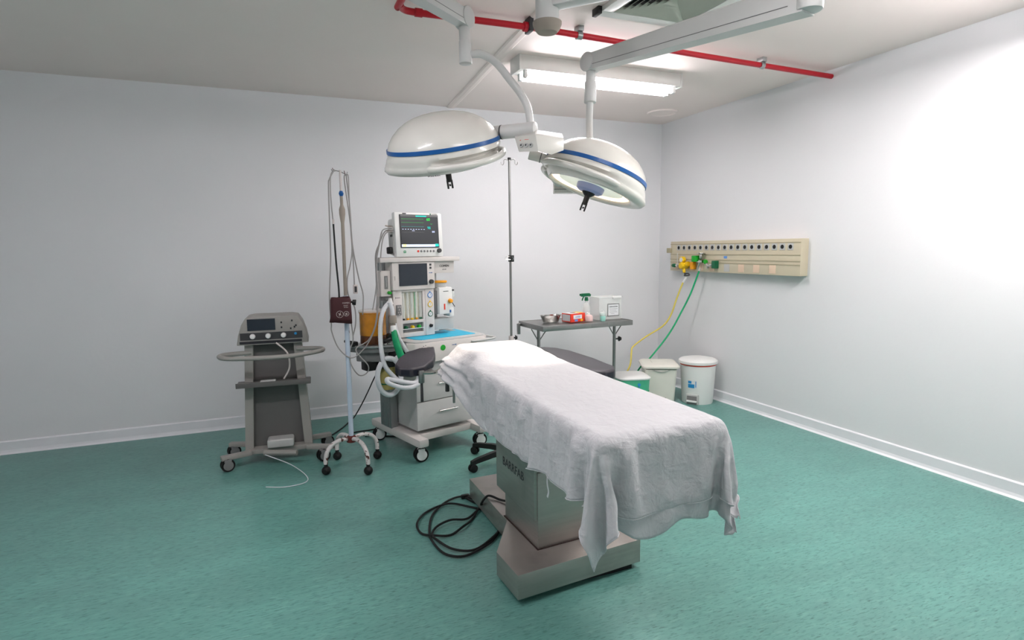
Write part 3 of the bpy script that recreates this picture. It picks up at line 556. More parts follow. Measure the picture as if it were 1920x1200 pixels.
-7,3,1,1,1,5,-2,-1,1,-4,-2,-3,-2,-1,1,8,6,-6,0,0,0,1,0,-1,0,0,1,-1,0,0,1,0,-1,0,1,0,0,-1,0,1,0,-1,0,1,0,-1,0,1,0,-1,1,0,-1,-3,1,2,1,0,0,0,0,0,0,0,1,0,
-10,0,1,-2,-1,-1,1,3,-1,10,4,3,1,1,-9,5,-10,4,0,0,1,-1,0,1,-1,0,0,1,0,-1,0,0,1,0,-1,0,0,1,0,-1,0,1,0,-1,0,1,0,-1,0,1,-1,1,0,0,2,-2,0,0,-1,1,0,-1,0,-1,-1,0,
-16,1,-1,0,-1,3,2,0,2,-6,-4,6,4,4,13,-14,5,2,-2,1,0,1,-1,0,1,0,-1,0,0,1,-1,0,0,0,1,0,-1,0,0,1,0,-1,0,1,0,-1,0,1,0,-1,0,0,1,0,-1,1,0,0,0,-1,0,2,0,2,1,0,
-17,-2,-1,2,-1,0,1,0,-1,0,2,-4,0,2,3,21,-1,-8,3,-1,1,0,1,-1,0,0,1,0,-1,0,1,0,0,0,-1,0,1,0,-1,0,0,1,0,-1,0,1,0,-1,0,1,0,0,0,0,0,0,0,0,0,0,0,0,0,-1,1,-1,
-14,0,1,-2,3,2,1,2,2,2,2,0,-1,-1,-2,-6,3,6,2,0,-1,0,0,1,0,-1,0,0,1,0,-1,0,0,0,1,0,-1,0,1,0,0,-1,0,1,0,-1,0,1,-1,0,0,1,0,0,0,0,0,0,0,0,0,-1,0,-1,-2,1,
21,0,0,2,0,0,0,0,0,0,-1,-1,-1,-3,-8,-7,5,-1,-8,1,1,0,-1,0,0,1,0,-1,0,0,1,0,0,0,-1,0,1,0,-1,0,0,1,0,-1,0,1,-1,0,1,0,0,0,-1,1,0,0,0,0,0,0,0,0,0,1,2,0,
25,0,0,-3,-1,-3,-4,-4,-2,-1,3,1,0,0,4,-1,-19,1,5,-1,-1,0,1,-1,0,0,0,1,0,-1,0,0,0,0,1,0,0,-1,1,0,-1,0,0,1,-1,0,1,0,-1,0,0,0,1,0,0,0,0,0,0,1,0,-1,0,0,-1,1,
13,-3,-2,2,0,1,1,1,0,-1,-5,-4,-4,-1,-1,-4,7,2,-1,-1,0,-1,0,1,0,0,0,-1,0,1,-1,0,0,1,0,-1,0,1,0,-1,1,0,-1,0,1,0,-1,0,1,-1,1,0,0,0,0,0,0,0,1,-2,0,3,-3,1,1,-1,
2,0,0,-1,-3,-2,-3,-2,-1,0,3,3,2,-1,-2,4,7,-8,2,0,-1,1,0,-1,0,1,-1,1,0,-1,1,0,0,-1,0,1,0,-1,0,1,-1,0,1,0,-1,0,1,0,-1,1,0,0,0,0,-1,1,1,-1,-1,3,-1,0,1,-3,0,1,
-5,3,-2,-1,-3,0,3,2,2,1,2,1,2,-1,-2,4,-10,4,-1,1,0,0,-1,1,0,-1,1,0,-1,1,0,-1,1,0,0,0,-1,1,-1,0,1,0,-1,0,1,0,-1,0,1,-1,0,0,1,0,2,1,-2,1,-2,-2,4,-2,1,0,-2,0,
-4,-6,4,-3,4,4,2,1,-1,1,-4,-5,-7,8,9,-2,-1,-1,1,0,-1,0,1,0,0,0,-1,0,1,0,-1,1,-1,0,0,0,1,-1,1,0,-1,0,1,0,-1,0,1,0,-1,1,0,0,0,0,1,-4,0,1,4,-2,-2,1,1,1,0,-1,
-4,-2,-4,4,3,-1,-2,-1,2,-2,-6,-3,2,-2,3,4,7,1,-1,1,1,0,0,0,-1,0,1,0,0,0,0,0,0,0,-1,0,0,1,-1,0,1,0,-1,0,1,0,-1,0,1,-1,0,0,1,-1,-1,2,5,-2,-3,1,-1,-1,0,1,0,0,
0,-1,0,1,0,-1,-1,-1,-2,-3,5,-3,1,0,2,2,3,-3,0,0,1,0,0,-1,1,0,-1,0,0,0,1,0,-1,0,1,0,-1,0,1,0,-1,0,1,0,-1,0,1,0,-1,1,0,0,0,1,2,2,-4,0,0,-1,-1,2,-1,0,1,-1,
2,1,2,0,0,-1,-1,0,-2,-1,-3,5,2,0,0,-1,-4,1,0,0,-1,0,0,1,-1,0,1,-1,1,0,0,-1,1,0,-1,0,1,0,-1,0,1,0,-1,0,1,0,-1,0,1,-1,0,1,-1,1,-1,-3,1,1,1,4,-3,-1,3,-2,0,0,
5,3,3,-1,-2,-2,0,0,0,2,2,1,0,-2,-6,-3,1,-1,0,0,0,-1,0,0,1,-1,0,1,-1,0,0,0,0,0,1,0,-1,0,1,0,-1,0,1,0,-1,0,1,0,-1,1,0,0,0,0,-1,2,0,2,0,-2,0,-2,1,1,-1,0,
3,7,-3,-1,0,3,2,1,2,1,2,1,0,-2,-4,-5,-8,1,-1,0,0,1,0,-1,0,1,0,0,0,-1,0,1,0,0,-1,0,1,0,-1,0,1,0,-1,0,1,0,-1,0,1,-1,1,0,0,0,-1,-1,1,0,1,0,1,-1,-1,2,-1,1,
-1,-3,0,0,0,0,0,0,-1,1,-1,1,0,0,1,4,0,-1,0,0,0,-1,0,1,0,-1,1,0,-1,1,0,-1,0,0,1,0,-1,0,1,0,-1,0,1,0,-1,0,1,-1,0,1,0,0,-1,1,0,0,-3,-1,1,2,1,0,-1,0,1,0,
-8,2,1,-2,-2,-1,0,0,2,1,2,1,-1,0,2,3,0,0,0,-1,0,1,0,-1,0,1,-1,0,1,0,-1,1,0,0,-1,0,1,0,-1,0,1,0,-1,0,1,0,-1,1,0,-1,0,1,0,0,0,0,1,-1,-2,-1,3,0,0,0,0,0,
-1,-2,0,2,1,1,1,0,0,0,0,-1,1,6,-2,-6,-1,1,-1,0,1,-1,0,1,0,0,0,-1,0,0,1,-1,0,0,1,0,-1,0,1,0,-1,0,1,0,-1,0,1,0,-1,1,0,0,0,0,0,0,0,0,0,0,-1,2,-1,0,0,0,
8,0,-2,-1,-1,-2,0,2,1,0,0,1,1,-7,-7,1,6,0,0,0,-1,1,0,0,0,-1,0,1,0,-1,0,1,0,0,-1,0,1,0,-1,0,1,0,-1,0,1,-1,0,0,1,0,-1,0,0,1,1,-1,0,0,1,-1,0,0,0,-1,1,0,
0,-1,1,1,0,0,-2,-2,-2,-2,-1,-1,0,0,13,1,-5,0,0,0,0,0,0,-1,0,1,0,-1,0,1,0,-1,0,0,1,0,-1,0,1,-1,0,0,1,-1,0,1,0,0,0,-1,1,0,0,2,-3,2,0,0,-1,0,0,0,0,0,0,0,
-1,2,1,-3,-2,1,1,0,0,1,0,0,0,1,-4,3,0,0,0,-1,1,-1,0,1,0,-1,0,1,0,-1,0,1,0,0,-1,0,1,0,-1,1,0,0,0,0,-1,0,0,0,0,1,0,-1,1,0,1,-1,0,0,0,0,0,0,0,0,0,-1,
-1,0,-2,-1,3,2,1,1,1,1,2,1,0,1,-3,-5,-1,-1,0,1,-1,1,0,-1,0,1,0,-1,0,1,0,-1,0,0,1,0,-1,0,1,0,-1,0,0,1,0,0,0,0,0,0,0,0,0,0,0,0,0,0,0,0,0,0,0,0,1,-1,
-2,-2,0,5,5,0,1,0,-1,0,-2,-2,-1,-5,4,-2,1,0,1,-1,1,-1,0,1,0,-1,0,1,0,-1,0,1,0,0,0,-1,1,0,-1,0,1,0,0,-1,1,-1,0,1,0,0,-1,-1,2,0,1,-1,0,1,0,-1,0,0,0,0,1,-1,
0,0,3,2,-5,-4,-4,-5,1,2,-1,2,0,8,-7,6,0,2,-1,1,-1,1,-1,0,0,1,0,-1,0,1,-1,1,0,-1,0,1,-1,0,1,0,0,0,-1,1,0,0,0,-1,0,0,1,-2,2,1,-1,-1,0,2,0,-2,1,0,0,0,1,0,
0,0,1,-10,-5,0,0,3,1,1,3,0,2,-9,4,3,4,1,0,0,0,0,1,0,0,-1,0,1,0,-1,1,-1,0,1,0,-1,1,0,0,-1,0,0,1,-1,0,1,0,0,0,0,0,0,0,0,0,-1,4,-3,-3,4,-1,0,0,-1,0,1,
0,1,-8,1,0,-1,0,0,-1,-2,2,-3,-4,5,4,-1,9,-3,1,-1,1,0,-1,0,0,1,0,-1,0,1,0,0,0,0,-1,1,0,-1,0,1,0,0,-1,1,0,0,0,0,0,0,0,1,-1,0,-3,5,-2,-2,3,-1,0,0,0,1,-1,0,
1,-4,2,0,1,-1,0,0,-2,-1,-3,2,1,3,4,0,-7,5,-2,1,0,-1,1,0,0,-1,0,1,0,-1,0,1,-1,0,1,0,-1,1,0,0,0,-1,1,0,0,0,0,0,-1,0,-1,5,-2,-4,2,2,-3,2,0,0,0,0,0,0,-1,2,
1,2,0,1,0,1,0,0,0,0,-1,-1,-1,0,-2,0,7,-10,2,0,0,1,0,-1,0,1,0,0,-1,1,0,-1,1,0,0,-1,1,0,0,-1,0,1,0,0,0,0,0,-1,1,0,1,-1,-3,9,-5,-3,2,0,0,0,0,0,0,1,-1,0,
1,2,2,1,1,2,1,-1,1,-2,0,0,0,4,-1,0,-16,5,0,0,0,-1,0,1,0,0,-1,0,1,0,0,0,0,-1,0,1,0,-1,0,1,0,0,0,0,0,0,-1,1,0,0,-1,-2,6,-3,2,-1,-1,0,0,0,0,0,0,0,0,0,
1,0,2,4,3,1,1,1,-1,0,-3,-1,0,-5,-1,0,-2,3,-3,0,-1,1,0,0,-1,0,1,0,0,0,0,0,-1,1,0,0,-1,1,0,0,-1,0,1,0,-1,0,1,0,0,-1,1,2,-4,-1,6,-4,2,1,-1,0,-1,0,0,0,0,0,
3,-2,-2,-2,0,0,0,2,4,3,4,2,3,-3,-5,-11,5,-1,1,-1,-1,0,0,0,1,0,0,0,0,0,-1,0,1,0,-1,0,1,0,0,-1,1,0,-1,0,1,0,0,0,0,0,0,0,0,1,-2,4,-4,1,2,-1,0,0,-1,-1,1,1,
2,4,0,-2,-1,-1,-1,-2,-3,-2,-1,0,0,1,0,9,-2,-1,0,-1,1,0,0,-1,1,0,0,0,0,-1,1,0,0,-1,1,0,0,0,-1,1,0,0,0,-1,0,0,0,0,0,1,-1,1,-1,2,-2,0,2,-2,1,2,0,-1,-1,0,0,0,
2,-1,2,3,1,0,1,1,-1,0,0,-1,-2,-2,0,-2,-1,0,0,0,0,0,-1,1,0,0,0,0,-1,1,0,0,-1,1,0,0,-1,0,1,0,-1,1,0,0,0,0,0,0,0,0,0,0,-1,1,-1,1,1,1,-2,1,1,-1,0,-1,0,0,
-11,0,0,-3,-1,1,0,1,2,1,1,2,3,3,2,-1,0,0,0,0,0,-1,1,0,0,0,-1,0,1,0,0,-1,1,0,0,-1,1,0,0,-1,1,-1,0,1,-1,0,0,1,-1,0,0,0,2,-1,0,0,0,0,1,0,1,1,-3,-1,1,0,
-13,1,0,5,3,2,2,2,2,4,0,-1,-3,-2,-2,0,0,0,-1,1,-1,1,0,0,-1,0,1,0,0,0,-1,1,0,0,-1,1,0,0,-1,1,0,0,0,-1,1,0,0,-1,1,-1,1,0,-1,2,-2,1,1,-1,1,0,0,1,0,-2,0,1,
13,1,1,0,-1,0,-1,-2,-3,-6,-3,-3,2,1,1,0,0,-1,1,-1,1,0,0,0,0,0,0,0,0,-1,1,0,0,-1,1,0,-1,0,1,0,0,-1,0,1,0,0,0,-1,0,1,0,-3,5,-2,0,0,0,2,-2,0,2,0,0,-2,0,0,
4,-6,4,0,1,-2,-2,-3,-2,0,1,7,0,0,-1,0,-1,-1,0,1,0,0,0,0,0,-1,0,0,0,1,0,-1,0,1,0,-1,1,0,0,0,-1,1,0,0,-1,0,0,1,0,-1,0,3,-4,2,2,-4,0,0,5,-2,0,0,-2,1,0,1,
-1,0,2,0,-4,-1,0,1,1,0,5,-5,-4,-6,0,1,13,-5,3,-1,1,0,0,0,-1,1,0,0,0,-1,0,1,0,0,-1,1,0,0,0,-1,1,0,0,-1,1,0,0,-1,0,1,0,-1,2,-4,6,-3,-1,0,-3,6,0,-2,1,-1,0,0,
-1,0,2,-2,2,0,-1,-1,0,2,-9,-4,-1,4,3,5,-8,10,-2,1,1,-1,0,-1,1,0,0,0,0,0,0,0,-1,0,1,0,-1,0,0,1,0,-1,0,1,0,0,-1,1,0,-1,0,1,-1,4,-4,1,0,0,2,-5,3,0,-1,1,0,1,
-1,1,1,-3,-3,-2,2,2,1,-4,0,0,0,1,4,-7,11,-3,-1,1,0,-1,0,1,-1,0,0,0,0,1,-1,0,1,0,0,0,0,0,0,0,-1,1,0,0,-1,0,1,0,-1,1,0,0,-1,1,-2,2,1,1,-2,0,1,-2,0,1,0,0,
0,1,-1,0,1,4,-1,-3,-2,-1,0,0,1,-1,-4,5,-3,3,0,0,0,1,0,-1,1,0,-1,1,0,-1,1,0,0,0,-1,0,1,0,0,-1,1,0,-1,0,1,0,-1,0,1,0,-1,1,-1,1,0,1,-3,0,0,4,-2,-2,1,1,1,0,
0,2,-2,2,1,-3,-3,2,3,3,2,2,5,-5,0,-5,-3,1,-2,0,-1,1,-1,1,-1,0,1,-1,0,1,0,-1,0,0,1,0,0,-1,0,1,0,-1,1,0,-1,0,1,0,0,-1,1,-1,1,0,-1,2,-1,1,1,0,-4,0,1,1,1,0,
-2,5,-8,-3,0,2,5,2,1,2,3,3,-6,9,-8,1,3,-12,4,-1,0,-1,1,0,0,0,0,0,0,-1,0,1,0,0,0,0,-1,1,0,0,-1,1,0,-1,1,-1,0,0,0,1,0,0,0,0,3,-6,3,1,1,-1,-3,1,0,2,2,-2,
-2,-2,-3,7,3,1,0,0,-2,0,0,1,2,-3,9,-1,-13,5,-1,-1,-1,1,0,-1,1,0,0,0,-1,1,-1,0,0,0,0,0,1,0,0,-1,1,0,-1,1,-1,1,0,0,0,-1,0,1,-1,1,1,-1,2,0,1,-3,-2,-1,2,4,-1,-2,
-1,-4,3,-1,0,2,1,0,1,0,1,0,2,0,-4,0,0,3,-3,1,-1,0,0,0,0,0,0,-1,1,0,0,0,0,0,0,0,0,0,-1,1,0,-1,1,-1,1,-1,0,0,0,1,0,-1,1,0,-1,2,0,2,-2,-2,-1,-1,4,3,-2,-2,
-2,2,1,1,-3,-2,-2,-1,-1,0,0,0,2,2,1,2,0,-2,3,-2,1,0,-1,1,0,0,-1,1,0,-1,1,0,0,0,0,0,0,-1,1,0,-1,1,0,0,0,0,0,0,0,0,-1,1,0,0,0,1,3,-1,-3,-2,-3,4,5,0,-4,0,
-2,1,4,-1,1,-2,1,3,1,-1,-1,-1,-5,1,3,-2,0,3,-4,1,0,-1,1,0,0,-1,1,0,0,0,0,0,0,0,0,0,-1,1,0,0,0,0,0,0,0,0,0,0,0,-1,1,-1,1,0,-2,5,1,-3,-2,-4,1,8,3,-7,0,0,
-2,0,1,0,-1,0,1,-2,-1,-3,0,1,8,2,-9,4,6,-10,6,-1,-1,1,0,0,-1,1,0,0,-1,1,0,0,0,0,0,-1,1,0,0,-1,1,0,-1,1,0,0,0,0,0,0,0,-2,6,-5,1,6,-4,-3,-5,-1,10,5,-8,0,0,-1,
-3,0,0,-1,-1,2,-4,-2,0,6,3,5,0,-14,7,-2,1,3,-1,0,1,0,0,-1,1,0,0,-1,1,0,0,0,-1,0,0,1,0,-1,0,1,0,-1,1,0,-1,1,0,0,-1,1,-1,1,0,-5,12,-5,-2,-10,2,10,7,-9,-1,-1,0,2,
-4,3,-3,-2,2,-3,1,5,4,1,2,-1,-18,13,1,2,-3,0,-1,0,1,0,-1,1,0,0,0,0,0,0,0,-1,1,0,0,0,0,0,0,0,0,0,0,0,0,0,0,0,0,0,0,2,-5,4,0,-1,-11,12,-1,9,-8,-1,-1,0,0,1,
-3,1,-4,2,0,2,8,-1,-2,0,1,-16,5,-3,3,5,2,0,-3,3,0,-1,1,0,0,0,-1,1,0,0,-1,1,0,0,0,-1,0,1,0,0,-1,1,0,0,0,0,0,-1,1,0,0,0,-3,4,1,-12,14,-9,15,-9,-2,0,0,-1,0,2,
-3,1,2,-3,1,7,-8,1,4,4,-14,4,0,1,5,-4,3,0,-1,0,-1,1,-1,1,0,-1,1,0,0,-1,1,0,0,0,-1,1,0,0,0,0,0,0,0,0,0,0,0,0,0,0,0,-1,8,2,-19,17,-14,15,-7,-1,-1,-1,-1,0,2,2,
-4,1,0,0,3,0,0,3,-1,-2,-1,0,2,-1,0,-1,1,0,1,-1,0,0,0,0,0,0,0,0,-1,1,0,0,0,-1,1,0,0,0,0,-1,1,0,0,-1,1,0,0,0,0,0,0,-2,1,-10,23,-20,15,-5,-2,-3,-2,0,2,3,1,1,
-4,0,1,0,2,1,1,1,-2,0,7,1,-3,4,-13,2,-1,3,5,-1,-4,0,1,-1,0,0,0,0,0,0,0,-1,0,1,0,0,0,0,0,0,0,0,0,0,0,0,-1,1,0,-1,-1,3,-16,17,-5,1,3,-4,-3,-2,4,3,3,1,0,-1,
-4,-1,0,1,2,1,5,-5,0,-1,1,9,4,-11,1,-6,7,3,-6,1,0,-1,0,0,-1,1,0,-1,1,0,0,0,0,0,0,0,0,0,-1,1,0,0,-1,1,0,0,0,0,0,0,-2,-5,7,0,-12,21,-17,1,3,11,-1,-1,-1,1,0,-1,
-5,-2,1,2,1,-1,1,1,0,-1,4,-3,7,6,-1,-2,-13,0,7,1,-1,-2,0,0,0,0,0,0,0,0,-1,1,0,0,0,0,0,-1,1,0,0,0,0,0,0,-1,1,0,0,-7,-1,1,10,-10,15,-16,10,-1,7,-3,-1,2,0,1,1,1,
-2,-4,1,2,-1,0,1,-1,0,-1,0,3,-2,-2,0,1,13,1,-10,-2,5,-1,-1,-1,1,0,-1,1,0,0,0,0,0,0,0,0,0,0,0,0,0,0,0,0,0,0,0,0,-6,8,-3,3,-3,8,-15,9,3,8,-7,-1,6,1,3,0,0,-1,
-3,0,-2,1,0,0,1,3,1,0,-1,-1,1,0,2,7,-10,1,8,-5,-4,2,-1,0,0,0,0,0,0,0,0,0,0,0,0,0,-1,1,0,0,0,0,0,0,0,0,0,-3,6,-1,-1,1,-1,-10,19,3,1,-2,4,1,-1,-1,-2,-1,-1,-1,
-9,1,3,1,-1,1,1,-2,0,-4,2,3,3,5,3,-10,5,1,1,4,-2,-6,-1,1,0,0,1,-1,0,0,0,0,0,0,0,0,0,0,0,0,0,-1,1,0,0,0,0,3,-5,-2,6,-5,-5,13,-15,1,0,0,1,5,-1,4,-3,-3,-3,-3,
3,-2,-6,-1,-2,2,1,-1,-1,7,3,-2,-2,0,0,0,2,3,-2,0,2,-5,1,0,0,0,-1,1,0,0,0,0,0,0,0,0,0,0,0,0,0,1,-1,0,0,1,0,1,-10,-1,0,2,9,-10,9,6,-2,-3,-6,-4,4,-11,-4,-2,0,0,
0,1,-2,-4,-3,-1,1,7,4,-1,-6,1,4,-4,2,1,4,-6,0,2,2,-2,-1,0,1,-1,1,0,0,0,0,0,0,0,0,0,1,-1,0,0,0,0,1,0,-1,0,0,0,-1,2,1,1,-4,1,6,-13,1,1,3,-3,-8,1,1,7,-2,2,
-1,0,1,-2,-4,-6,2,1,2,3,4,1,-1,3,-10,12,-9,4,4,-2,-1,-2,2,0,-1,0,0,0,0,0,0,0,0,0,0,0,0,0,0,0,0,0,0,0,0,0,0,-1,1,-3,-1,0,1,8,-6,-2,-7,-3,-2,-2,2,3,6,1,4,-3,
-4,3,1,-3,1,-6,-6,2,1,1,2,0,-10,10,9,-7,7,3,-11,1,3,3,0,0,0,1,-1,0,0,0,1,-1,0,0,0,0,0,1,-1,0,0,0,0,0,0,0,0,0,2,2,-4,1,1,-7,0,13,1,-5,1,0,-1,-1,-3,-5,4,-1,
-10,-5,11,4,-2,1,-9,-4,2,1,2,-4,-1,-4,11,8,1,-14,11,3,-11,12,-3,0,0,0,0,0,0,0,0,0,0,0,0,0,0,0,0,0,0,0,0,-1,1,0,0,0,1,1,5,-8,-2,7,1,-11,4,7,-1,0,1,1,0,-2,-5,-1,
-12,-1,-4,13,2,0,0,-10,-1,0,3,-5,2,-2,-4,2,1,18,0,-3,2,-3,2,0,0,0,0,0,0,0,0,1,-1,0,0,0,0,0,0,0,0,0,0,0,0,0,0,0,5,-7,1,8,-1,-10,4,-1,-4,-2,0,1,0,1,0,1,0,2,
-11,-1,-2,-2,13,2,0,-1,-12,2,-2,12,-5,0,0,3,5,-3,3,-3,5,-3,0,0,0,0,1,0,-1,0,0,0,0,0,0,0,0,0,1,-1,0,0,0,0,0,0,-1,0,-1,2,-2,1,-2,9,-6,5,3,-1,-2,-5,-2,-2,0,-1,0,5,
-9,0,-2,-2,0,8,5,-1,-1,-12,2,4,2,3,8,2,0,-6,-2,1,-1,1,1,-1,0,0,0,0,1,-1,0,0,0,0,0,0,0,0,0,1,-1,0,0,0,0,0,0,0,0,0,-1,0,0,0,-5,1,3,6,1,2,-2,-2,0,0,-2,-1,
-6,-1,0,-5,-4,1,7,10,4,-5,-16,-3,22,4,-5,-8,3,5,-5,0,0,3,-1,1,-1,0,0,0,0,1,-1,0,1,0,0,-1,0,0,0,0,0,0,0,1,-1,0,0,0,0,0,0,-1,0,-3,10,-1,-3,-4,2,1,2,2,-1,-1,-1,0,
24,-3,-11,-5,-9,-8,-2,2,9,9,-1,-14,-4,2,1,9,-2,0,2,1,0,1,-1,0,1,-1,0,0,0,0,0,0,0,0,0,0,0,0,0,0,0,0,0,0,0,0,1,-1,-1,2,-1,0,2,0,-3,-4,1,0,1,2,1,0,0,1,1,-1,
-1,11,14,-1,-1,-5,-15,-4,-4,5,-3,4,0,2,0,1,-1,-1,-1,0,1,-2,1,0,0,1,0,-1,0,0,1,-1,0,0,0,0,0,0,0,0,1,-1,0,0,0,0,0,0,0,-1,1,-1,0,1,0,0,-2,-1,0,0,1,1,1,1,2,-3,
-25,0,8,8,6,6,10,-3,-6,-16,8,4,4,-3,1,0,0,0,-1,-1,0,0,0,0,0,0,0,1,-1,0,0,1,-1,0,0,1,-1,0,0,0,0,0,0,0,1,-1,0,0,0,3,-3,0,1,-1,0,0,-1,0,-1,0,1,0,0,0,-1,2,
20,-9,-29,-3,-1,0,0,1,2,10,5,5,2,-2,2,-1,-1,0,1,0,-1,-1,0,0,0,0,0,0,0,0,0,0,1,-1,0,0,1,-1,0,0,0,0,0,0,0,0,0,0,0,-2,5,-4,1,-2,2,-1,1,-1,2,0,-2,1,0,-1,1,-1,
10,-5,15,0,-1,-1,-3,-6,4,3,-1,-10,-8,4,-2,-1,1,1,1,0,0,-2,1,0,0,0,0,0,1,-1,0,0,0,1,-1,0,0,1,-1,0,0,1,-1,0,0,0,0,0,1,-1,-1,4,-4,3,-2,0,0,1,-3,1,1,-1,0,2,0,1,
-21,2,5,3,4,9,6,2,-2,-1,0,12,-10,2,-1,-2,-2,-5,0,0,1,-2,1,-1,0,0,0,0,0,1,-1,0,0,0,1,-1,0,0,0,0,0,0,0,0,0,1,-1,0,1,-1,-1,1,3,-1,-3,1,1,0,2,-2,-1,-1,1,-1,1,0,
-12,20,0,-5,3,-7,8,7,2,1,2,-7,6,-23,3,4,0,3,-3,0,0,-2,0,0,0,0,0,0,0,0,1,-1,0,0,0,0,0,0,1,-1,0,0,1,-1,0,0,0,0,-1,1,1,-4,2,2,-2,3,0,0,-2,-1,0,0,-1,1,1,1,
13,-5,-2,-3,2,4,-6,-1,-1,-8,0,1,-10,23,-8,-2,3,1,0,0,-1,0,0,1,-1,0,0,0,0,0,0,0,0,0,0,1,-1,0,0,1,-1,0,0,1,-1,0,1,0,-2,2,-2,2,-1,0,-3,2,2,-2,-1,1,0,0,2,-2,0,1,
10,-4,-3,0,-6,2,-1,2,-8,1,-5,-1,10,-1,11,-3,-5,0,3,0,-3,1,0,0,0,0,0,0,0,0,0,1,-1,0,0,0,0,0,0,0,1,-1,0,0,1,-1,0,0,0,-1,3,0,0,-6,9,-3,-6,2,1,0,0,2,-3,3,0,0,
9,-4,0,0,-3,-4,1,-2,5,-1,1,1,-1,-2,1,1,2,-3,-2,2,3,-4,0,0,0,0,0,0,0,0,0,0,0,0,0,0,1,-1,0,0,0,1,-1,0,0,1,-1,0,0,1,-2,0,-2,7,-4,-5,4,1,2,0,0,-1,3,-1,0,1,
1,5,3,-1,-2,-4,-3,0,2,6,2,1,1,-6,-8,6,-3,2,0,-1,1,-2,-1,1,1,-1,0,0,0,0,0,0,1,-1,0,0,0,0,0,0,0,0,1,-1,0,0,1,-1,0,0,0,0,1,0,-5,10,0,-2,-1,1,1,1,0,1,2,-3,
12,-4,0,5,2,2,3,1,0,2,1,0,-1,-3,-17,-6,3,0,1,0,1,-2,0,0,0,0,0,0,0,0,0,0,0,0,0,0,0,0,0,0,0,0,0,0,0,0,0,1,-2,1,0,-1,1,0,6,-3,2,4,1,1,2,1,-2,-2,-5,-1,
26,-1,1,-1,-2,-3,-5,-3,0,-2,-3,-3,-3,-3,8,-1,-1,-2,0,-1,1,-1,-1,0,0,1,-1,0,0,0,0,0,0,1,-1,0,0,0,0,0,0,0,0,1,-1,0,0,0,0,1,1,1,-1,-1,-8,-4,-1,-2,-1,0,-2,7,0,-1,0,0,
21,1,-2,1,2,-2,-1,-1,-2,0,3,2,1,-2,-3,-15,-1,-1,-1,0,1,0,-1,0,0,0,1,-1,0,0,0,0,0,0,0,0,0,1,-1,0,0,0,0,0,0,0,1,0,1,-4,2,0,-3,-3,12,5,1,1,1,-2,-5,-18,-1,1,1,2,
20,1,0,0,-1,2,-2,-2,-4,-9,2,-11,0,-1,3,15,0,1,-7,-6,-9,18,-9,-1,0,0,0,1,0,0,-1,0,0,0,1,-1,0,0,0,0,0,-1,0,0,1,0,-1,1,3,0,-5,-7,2,-2,-5,9,7,6,3,-6,2,10,2,1,1,0,
19,-4,-3,-5,-8,1,1,-1,2,6,-7,3,-9,12,10,-1,0,-1,2,1,-1,-13,0,-1,-1,0,-1,0,-1,0,1,-1,0,0,-1,1,0,-1,1,0,-1,1,0,0,0,0,0,-3,-10,-1,-3,5,-2,3,-3,-2,1,4,7,17,6,1,1,0,-1,-1,
-10,2,2,3,5,-4,-5,-5,0,-1,0,6,23,1,-5,-10,-5,-4,-2,-4,10,2,5,-5,1,-1,1,-1,0,0,0,1,0,0,0,0,0,0,0,-1,0,0,0,0,0,-1,0,2,5,-17,0,-2,0,-1,8,-2,-6,-1,0,1,8,6,-2,7,2,0,
-8,-2,-1,-1,0,0,2,11,-2,3,5,5,-8,-4,0,7,2,2,4,-5,-3,-20,7,5,0,1,-1,0,1,0,0,0,0,-1,1,0,-1,1,0,0,0,-1,0,0,0,1,-5,0,3,-5,-8,1,0,0,-2,4,3,-7,0,-1,1,0,12,2,4,2,
-13,0,-1,2,4,4,6,-1,8,5,3,0,-1,0,0,1,0,-3,-26,19,-11,8,-1,1,-2,-3,0,1,0,0,0,0,-1,1,0,-1,1,0,0,-1,1,1,0,0,-1,-4,-2,-3,-1,18,-14,-9,1,0,-1,0,3,5,-9,0,0,5,-5,1,7,8,
-18,4,7,6,5,4,3,4,2,1,-1,1,1,0,1,-2,-14,-22,20,-1,-14,20,-7,-1,2,-1,0,0,0,0,0,-1,1,0,-1,1,0,0,-1,2,0,-1,0,0,-1,-1,-2,3,5,-5,8,-14,-8,0,3,-4,2,1,6,-8,-1,0,5,-3,-3,2,
4,5,3,2,1,3,1,1,0,0,2,-1,-1,-1,-4,-25,-5,15,10,-16,21,-3,-7,-7,0,1,1,-1,0,0,0,1,-1,0,1,0,-1,0,1,0,0,1,-1,0,-1,0,2,-2,-11,8,5,2,-10,-7,0,3,-5,0,1,6,-7,0,0,4,0,-2,
20,0,1,1,0,-1,1,-1,-1,-1,-2,-2,-3,-12,-18,2,6,16,3,7,-1,1,-16,7,-9,2,-1,1,0,-1,0,0,1,0,-1,0,1,0,-1,0,1,0,0,-1,0,2,6,-21,17,-13,6,8,-2,-10,-6,0,5,-2,-2,-1,3,-4,-1,1,2,0,
22,1,-1,-1,0,-2,-2,-2,-2,-3,-3,-6,-14,-5,0,7,19,1,-5,6,-3,-3,0,-6,5,-4,1,-1,0,1,0,-1,0,0,1,0,0,-1,1,0,-1,0,1,-1,0,1,1,0,-2,-8,0,4,8,-1,-10,-3,0,2,0,-1,0,-1,-2,-3,0,2],
[104,8,6,1,-13,-16,-15,-13,-15,-16,-14,-12,13,20,21,22,20,19,16,15,-21,-19,-18,-17,-14,-1,4,9,7,5,5,1,-3,0,2,4,3,0,-8,-5,-4,-2,1,3,9,18,14,-11,-22,-16,-16,-20,-19,-20,-3,10,18,0,15,6,5,4,0,-5,-4,-8,
-6,-1,2,5,10,1,0,-1,1,0,-1,-1,-10,-1,-1,0,0,0,0,0,0,-1,1,0,0,1,5,2,0,0,-2,-8,-2,-1,1,2,2,-1,2,-2,-2,0,0,1,1,0,1,0,2,-1,2,0,-1,0,8,2,-1,5,-3,1,1,-4,4,2,-8,-1,
